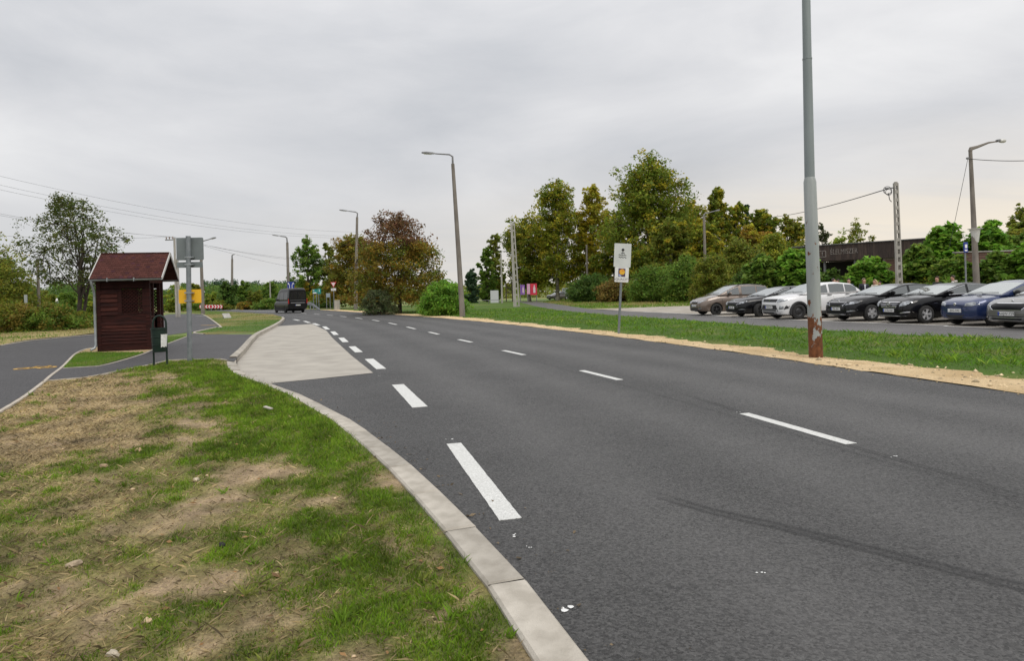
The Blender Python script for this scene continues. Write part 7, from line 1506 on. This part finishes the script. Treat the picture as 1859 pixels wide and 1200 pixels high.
# blue small hatchback
S = saloon(3.80, 1.66, 1.45, 2.46, .74, .29, p_blue, .78, .98, 1.0, 1.02, 'steel', dc=1.00, wt=2.0, rt=3.30, rb=3.70, win=[(1.46, 2.42, m_sglass), (2.52, 3.24, m_sglass)], mirror=1.52, mirm=m_blackp,
    panels=[('headlight', [(.40, .655), (.66, .655), (.80, .70), (.78, .79), (.60, .78), (.42, .74)], m_hlamp, 'front', .010, True), ('bumper_gap', lowband(.625, .64, .76), m_under, 'front', .004, False), ('lower_intake', lowband(.25, .36, .42), m_blackp, 'front', .008, False), ('tail_light', [(.62, .8), (.76, .8), (.76, 1.15), (.66, 1.15)], m_tlamp, 'rear', .01, True)],
    plates=[('front', .50, 'JKG-592', False)], emblem=(.71, .05, 'disc'))
so_ = park(S, 'parked_car', 'dark blue small hatchback with plain wheels near the right edge', (1804, 592), R(190.5))
wp = G(1804, 592)
# grey saloon cut by the right edge
S = saloon(4.69, 1.83, 1.43, 2.69, .93, .33, p_grey, .74, 1.0, 1.02, 1.05, 'five', dc=1.30, wt=2.28, rt=3.75, rb=4.54, win=[(1.78, 2.60, m_sglass), (2.70, 3.58, m_sglass)], mirror=1.82,
    panels=[('grille', [(-.46, .56), (.46, .56), (.60, .70), (.50, .79), (-.50, .79), (-.60, .70)], m_chrome, 'front', .006, False), ('grille_mesh', [(-.43, .575), (.43, .575), (.55, .70), (.46, .765), (-.46, .765), (-.55, .70)], m_gblack, 'front', .018, False), ('headlight', [(.62, .68), (.84, .70), (.90, .78), (.80, .81), (.60, .78)], m_hlamp, 'front', .010, True),
            ('lower_intake', lowband(.27, .38, .66), m_gblack, 'front', .010, False), ('chrome_strip', lowband(.335, .355, .74), m_chrome, 'front', .018, False), ('chrome_strip', lowband(.255, .275, .74), m_chrome, 'front', .016, False), ('tail_light', [(.60, .85), (.84, .85), (.84, 1.0), (.60, .98)], m_tlamp, 'rear', .01, True)],
    plates=[('front', .46, 'AAJW-729', True)], emblem=(.835, .042, 'disc'))
pc = H(1830, 574, 20.2); hd3 = R(192)
vehicle('parked_car', 'grey saloon cut off by the right edge of the picture', 'car', S, (pc.x - math.cos(hd3) * (4.69 / 2 - .05), pc.y - math.sin(hd3) * (4.69 / 2 - .05), .008), hd3, 'cars parked beside the side road')
# far parked car under the plane trees
S = saloon(4.35, 1.76, 1.46, 2.6, .88, .31, p_grey if False else paint('paint_dull_brown', (.10, .085, .08), .3, .35), .74, .99, 1.01, 1.04, 'five', win=[(1.70, 2.5, m_dglass), (2.58, 3.4, m_dglass)],
    panels=[('grille', [(-.40, .58), (.40, .58), (.46, .74), (-.46, .74)], m_gblack, 'front', .010, False), ('headlight', [(.52, .64), (.84, .68), (.84, .78), (.54, .75)], m_hlamp, 'front', .010, True), ('tail_light', [(.6, .8), (.8, .8), (.8, .95), (.6, .95)], m_tlamp, 'rear', .01, True)], plates=[('front', .48, 'KLM-107', True)])
fp = G(1009, 541.5); fp = H(1013, 541, 122); vehicle('parked_car', 'dark brown car parked far off under the plane trees', 'car', S, (fp.x, 122, .0), R(218))
m_vglass = pm('van_glass', (.012, .013, .014), rough=.15, spec=.5)
# dark van driving away
L = 5.55
S = dict(L=L, W=2.04, wb=3.3, fo=1.0, r=.35, paint=pm('van_black', (.007, .007, .008), rough=.35, coat=.15, spec=.3), wheel='steel', bot=[(0, .35), (.3, .28), (L - .4, .30), (L - .05, .36), (L, .42)], plan=[(0, .66), (.05, .78), (.2, .90), (.6, .98), (1.2, 1.0), (L - .4, 1.0), (L - .1, .99), (L, .975)],
         top=[(0, .95), (.08, 1.05), (.9, 1.28), (1.1, 1.34), (1.6, 1.36), (L - .3, 1.34), (L, 1.34)], roof=[(1.0, 1.31), (1.02, 1.33), (1.95, 2.38), (2.5, 2.56), (3.6, 2.60), (L - .35, 2.58), (L - .10, 2.50), (L - .03, 2.40), (L - .01, 2.36)], ws=(1.08, 1.9), win=[(1.55, 2.35, m_vglass), (2.45, 3.75, m_vglass), (3.85, 5.10, m_vglass)], tumble=.10, f0=.05, f1=.68, mirror=1.55, mirm=m_blackp, rsoft=.04,
         panels=[('rear_window', [(-.72, 1.42), (-.05, 1.42), (-.05, 2.20), (-.68, 2.20)], m_dglass, 'rear', .012, True), ('tail_light', [(.80, .98), (.90, .98), (.90, 1.46), (.82, 1.46)], m_tlamp, 'rear', .014, True), ('door_trim', [(-.74, 1.30), (.74, 1.30), (.70, 1.33), (-.70, 1.33)], pm('trim_grey', (.16, .16, .165), rough=.35), 'rear', .014, False), ('door_trim', [(-.66, 1.00), (.66, 1.00), (.66, 1.10), (-.66, 1.10)], MATS['trim_grey'], 'rear', .010, False), ('rear_bumper', [(-.86, .44), (.86, .44), (.86, .62), (-.86, .62)], m_blackp, 'rear', .03, False), ('headlight', [(.55, .80), (.85, .85), (.85, 1.08), (.6, 1.0)], m_hlamp, 'front', .01, True)],
         plates=[('rear', .80, 'TCV-935', True)], shut=[(2.4, (.5, 1.3)), (3.8, (.5, 1.3))], sill=True)
vd = 71.5; vr = H(541, 560, vd); vh = R(90 + 35); van = vehicle('van', 'dark grey high roof van driving away along the road', 'van', S, (vr.x + math.cos(vh) * L / 2, vd + math.sin(vh) * L / 2, .004), vh)

# ================================================================== PEOPLE
m_skin = pm('skin', (.46, .27, .19), (.40, .22, .155), scale=12, rough=.6); m_shoe = pm('shoe', (.02, .018, .016), rough=.5); m_eye = pm('eye', (.02, .018, .016), rough=.2)
def person(label, px, ytop, d, face, top_c, leg_c, hair_c, pose='hang', hair='short', shirt=None, hood=False, bald=False):
    b = H(px, HY, d); h = H(px, ytop, d).z; o = thing('person', label, 'person', (b.x, d, 0.0), face, 'people standing behind the parked cars')
    V_, E_, RD, LB = [], [], [], []
    def v(p, r_, lab, par=None):
        V_.append(tuple(c * h for c in p)); RD.append(r_ * h); LB.append(lab)
        if par is not None: E_.append((par, len(V_) - 1))
        return len(V_) - 1
    pel = v((0, 0, .525), .078, 'leg'); sp1 = v((-.005, 0, .60), .073, 'top', pel); sp2 = v((0, 0, .68), .082, 'top', sp1); che = v((0, 0, .755), .082, 'top', sp2); nk = v((-.004, 0, .825), .036, 'skin', che); hb = v((.006, 0, .868), .040, 'skin', nk); hm = v((.008, 0, .915), .050, 'skin', hb); ht = v((-.004, 0, .955), .045, 'skin', hm)
    nose = v((.066, 0, .912), .008, 'skin', hm)
    for s in (1, -1):
        shd = v((0, .095 * s, .795), .042, 'top', che)
        if pose == 'hang': el, wr = (-.02, .135 * s, .635), (.03, .145 * s, .49)
        elif pose == 'clasp': el, wr = (.0, .15 * s, .635), (.105, .028 * s, .56)
        else: el, wr = (.03, .14 * s, .64), (.13, .09 * s, .62)
        e = v(el, .030, 'top', shd); w_ = v(wr, .020, 'top', e); dr = (Vector(wr) - Vector(el)).normalized(); pa = v(tuple(Vector(wr) + dr * .035), .020, 'skin', w_)
        sd = Vector((1, 0, 0)) if pose == 'hang' else Vector((0, 0, 1))
        for f_, ln in ((-.017, .032), (-.006, .040), (.006, .043), (.017, .036)):
            a_ = v(tuple(Vector(V_[pa]) / h + dr * .020 + sd * f_), .0058, 'skin', pa); m1 = v(tuple(Vector(V_[a_]) / h + dr * ln * .6), .0054, 'skin', a_); v(tuple(Vector(V_[m1]) / h + dr * ln * .4 + Vector((0, -.008 * s, 0))), .0048, 'skin', m1)
        t0 = v(tuple(Vector(V_[pa]) / h + sd * .022 - dr * .004), .0066, 'skin', pa); v(tuple(Vector(V_[t0]) / h + sd * .012 + dr * .022), .0055, 'skin', t0)
        hp = v((0, .052 * s, .50), .058, 'leg', pel); kn = v((.008, .056 * s, .285), .038, 'leg', hp); an = v((-.008, .058 * s, .055), .027, 'leg', kn); hl = v((-.005, .058 * s, .024), .024, 'shoe', an); v((.085, .066 * s, .016), .018, 'shoe', hl)
    me = bpy.data.meshes.new('body'); me.from_pydata(V_, E_, []); me.update(); ob = link('body', me, o); md = ob.modifiers.new('skin', 'SKIN'); 
    for i, r_ in enumerate(RD): me.skin_vertices[0].data[i].radius = (r_, r_ * (.72 if LB[i] == 'top' and i in (sp1, sp2, che) else 1)); 
    for i in (pel, sp1, sp2, che): me.skin_vertices[0].data[i].radius = (RD[i] * 1.22, RD[i] * .80)
    me.skin_vertices[0].data[0].use_root = True; ob.modifiers.new('sub', 'SUBSURF').levels = 1; bpy.context.view_layer.update()
    nm_ = bpy.data.meshes.new_from_object(ob.evaluated_get(bpy.context.evaluated_depsgraph_get())); ob.modifiers.clear(); ob.data = nm_; nm_.materials.clear()
    mt = pm('cloth_%d' % int(px), top_c, tuple(c * .75 for c in top_c), scale=8, rough=.85); ml = pm('trousers_%d' % int(px), leg_c, rough=.9)
    for m in (m_skin, mt, ml, m_shoe): nm_.materials.append(m)
    SV = np.array(V_); ix = {'skin': 0, 'top': 1, 'leg': 2, 'shoe': 3}; RDn = np.array(RD)
    for p in nm_.polygons:
        c = np.array(p.center); k_ = int(np.argmin(np.linalg.norm(SV - c, axis=1) - RDn)); p.material_index = ix[LB[k_]]; p.use_smooth = True
    mh = pm('hair_%d' % int(px), hair_c, tuple(c * .6 for c in hair_c), scale=30, rough=.6)
    hv = MB(); nr, ns = 7, 16; cx_, cz_ = -.004 * h, .928 * h
    for i in range(nr):
        f = i / (nr - 1)
        for k_ in range(ns):
            a_ = 2 * math.pi * k_ / ns; low = 1.50 if math.cos(a_) < -.1 else (1.05 if abs(math.cos(a_)) < .6 else .62)
            if hair == 'long' and math.cos(a_) < .35: low = 1.9
            th = f * low; hv.v.append((cx_ + math.sin(th) * math.cos(a_) * .064 * h, math.sin(th) * math.sin(a_) * .058 * h, cz_ + math.cos(th) * .066 * h + random.uniform(-.002, .002)))
    for i in range(nr - 1):
        for k_ in range(ns): j = (k_ + 1) % ns; hv.f.append((i * ns + k_, i * ns + ns + k_, i * ns + ns + j, i * ns + j))
    if hair == 'long': hv.tube([(-.045 * h, 0, .93 * h), (-.062 * h, 0, .86 * h), (-.065 * h, 0, .78 * h), (-.055 * h, 0, .73 * h)], [.045 * h, .056 * h, .05 * h, .02 * h], 10)
    hv.build('hair', mh, o, True)
    for s in (1, -1):
        MB().lathe([(0, -.006 * h), (.005 * h, -.003 * h), (.005 * h, .003 * h), (0, .006 * h)], 8, 'x', (.052 * h, .018 * s * h, .922 * h)).build('eye', m_eye, o); MB().lathe([(0, -.012 * h), (.006 * h, -.006 * h), (.007 * h, .006 * h), (0, .014 * h)], 8, 'z', (.004 * h, .052 * s * h, .912 * h)).build('ear', m_skin, o)
    MB().box((.049 * h, 0, .880 * h), (.008 * h, .028 * h, .006 * h)).build('mouth', pm('lips', (.30, .12, .10), rough=.5), o)
    if shirt: MB().prism([(-.028 * h, .815 * h), (.028 * h, .815 * h), (.010 * h, .66 * h), (-.010 * h, .66 * h)], -.02 * h, (.082 * h, 0, 0), (0, 1, 0), (0, 0, 1), (1, 0, 0)).build('shirt_front', pm('shirt_%d' % int(px), shirt, rough=.8), o)
    if hood: MB().tube([(-.03 * h, -.06 * h, .825 * h), (-.075 * h, -.03 * h, .82 * h), (-.08 * h, .03 * h, .82 * h), (-.03 * h, .06 * h, .825 * h)], .03 * h, 8).build('hood', mt, o, True)
    return o
dk = (.020, .022, .035); A_ = math.radians
person('person in pale pink shirt behind the white car, turned right', 1514, 504.5, 36, A_(-20), (.62, .42, .38), (.05, .05, .07), (.06, .04, .03))
person('person in white shirt facing left behind the white car', 1521.5, 506.5, 37, A_(185), (.70, .70, .72), (.05, .05, .06), (.10, .07, .05))
person('person in navy jacket and white shirt beside the white car rear', 1541.5, 504.5, 35.5, A_(240), (.018, .028, .075), (.02, .02, .03), (.10, .07, .05), 'clasp', shirt=(.75, .75, .75))
person('grey haired person in dark suit with clasped hands', 1569, 504.5, 35, A_(262), dk, (.02, .02, .025), (.50, .42, .28), 'clasp', shirt=(.55, .57, .62))
person('long blond haired person in cream top', 1588.5, 506.5, 34.5, A_(195), (.66, .60, .50), (.10, .10, .12), (.52, .38, .20), 'bend', hair='long')
person('dark haired person half hidden behind the blond one', 1597.5, 510, 36, A_(200), (.03, .03, .035), (.03, .03, .035), (.02, .015, .012))
person('short haired person in black jacket behind the right hand saloon', 1702, 500.8, 33, A_(205), (.022, .023, .024), (.03, .03, .035), (.10, .06, .04))
person('dark haired person in off white hoodie seen from the side', 1730.5, 498.8, 33, A_(150), (.62, .58, .54), (.06, .07, .10), (.035, .022, .016), 'bend', hood=True)

# ================================================================== SMALL THINGS ON THE VERGE
def rock(name, label, px, py, size, col, seed, cat='stone', flat=.6):
    rd = random.Random(seed); c = GL(px, py); zz = float(verge_z(np.array([c.x]), np.array([c.y]))[0]) if c.y < 18 and c.x > -9 else c.z
    bm_ = bmesh.new(); bmesh.ops.create_icosphere(bm_, subdivisions=2, radius=1)
    for v_ in bm_.verts: v_.co = Vector((v_.co.x * size[0], v_.co.y * size[1], v_.co.z * size[2])) * (1 + .28 * (math.sin(v_.co.x * 3 + seed) * math.cos(v_.co.y * 4 + seed * 2) + rd.uniform(-.35, .35)))
    me = bpy.data.meshes.new(name); bm_.to_mesh(me); bm_.free(); me.materials.append(pm(name + '_m%d' % seed, col, tuple(q * .65 for q in col), scale=30, rough=.9, bump=.5, bscale=60)); ob = link(name, me); ob.location = (c.x, c.y, zz + size[2] * .45); ob.rotation_euler = (0, 0, rd.uniform(0, 3)); tag(ob, label, cat)
rock('stone', 'small pale stone on the bare patch of the verge', 356, 873, (.035, .025, .02), hx(205, 190, 165), 3)
rock('soil_clod', 'dark crumpled clod on the bare path of the verge', 402, 991, (.035, .022, .018), (.015, .012, .012), 4, 'clod')
rock('stone', 'flat tan stone in the lower left grass', 136, 1027, (.05, .03, .018), hx(176, 158, 132), 5)
rock('stone', 'pale pebble stone at the bottom left of the verge', 268, 1128, (.022, .018, .013), hx(200, 175, 140), 6)
rock('stone', 'brown flat stone near the middle of the verge', 252, 818, (.06, .035, .02), hx(190, 158, 122), 7)
rock('stone', 'small rusty brown stone left of the bare path', 188, 847, (.05, .03, .02), hx(165, 140, 110), 8)
rock('stone', 'pale grey stone near the bottom edge of the verge', 205, 1188, (.035, .02, .016), hx(190, 178, 158), 9)
c = GL(487, 746); ch = MB().box((0, 0, .01), (.16, .045, .018), ch=.004).build('wood_chip', pm('chip_pale', (.45, .42, .36), (.36, .33, .28), scale=20, rough=.8)); ch.location = (c.x, c.y, c.z + .03); ch.rotation_euler = (.1, .1, R(-38)); tag(ch, 'pale wooden offcut lying in the green grass near the kerb', 'wood')
c = GL(412, 577.5); mh_ = thing('drain_slab', 'tilted pale concrete drain slab on the grass island', 'slab', (c.x, c.y, .12), R(35)); MB().box((0, 0, .12), (.55, .95, .10), Matrix.Rotation(R(26), 3, 'X'), ch=.02).build('slab', m_cpale, mh_); MB().box((0, .05, .03), (.5, .5, .12), ch=.02).build('footing', m_cpole, mh_)
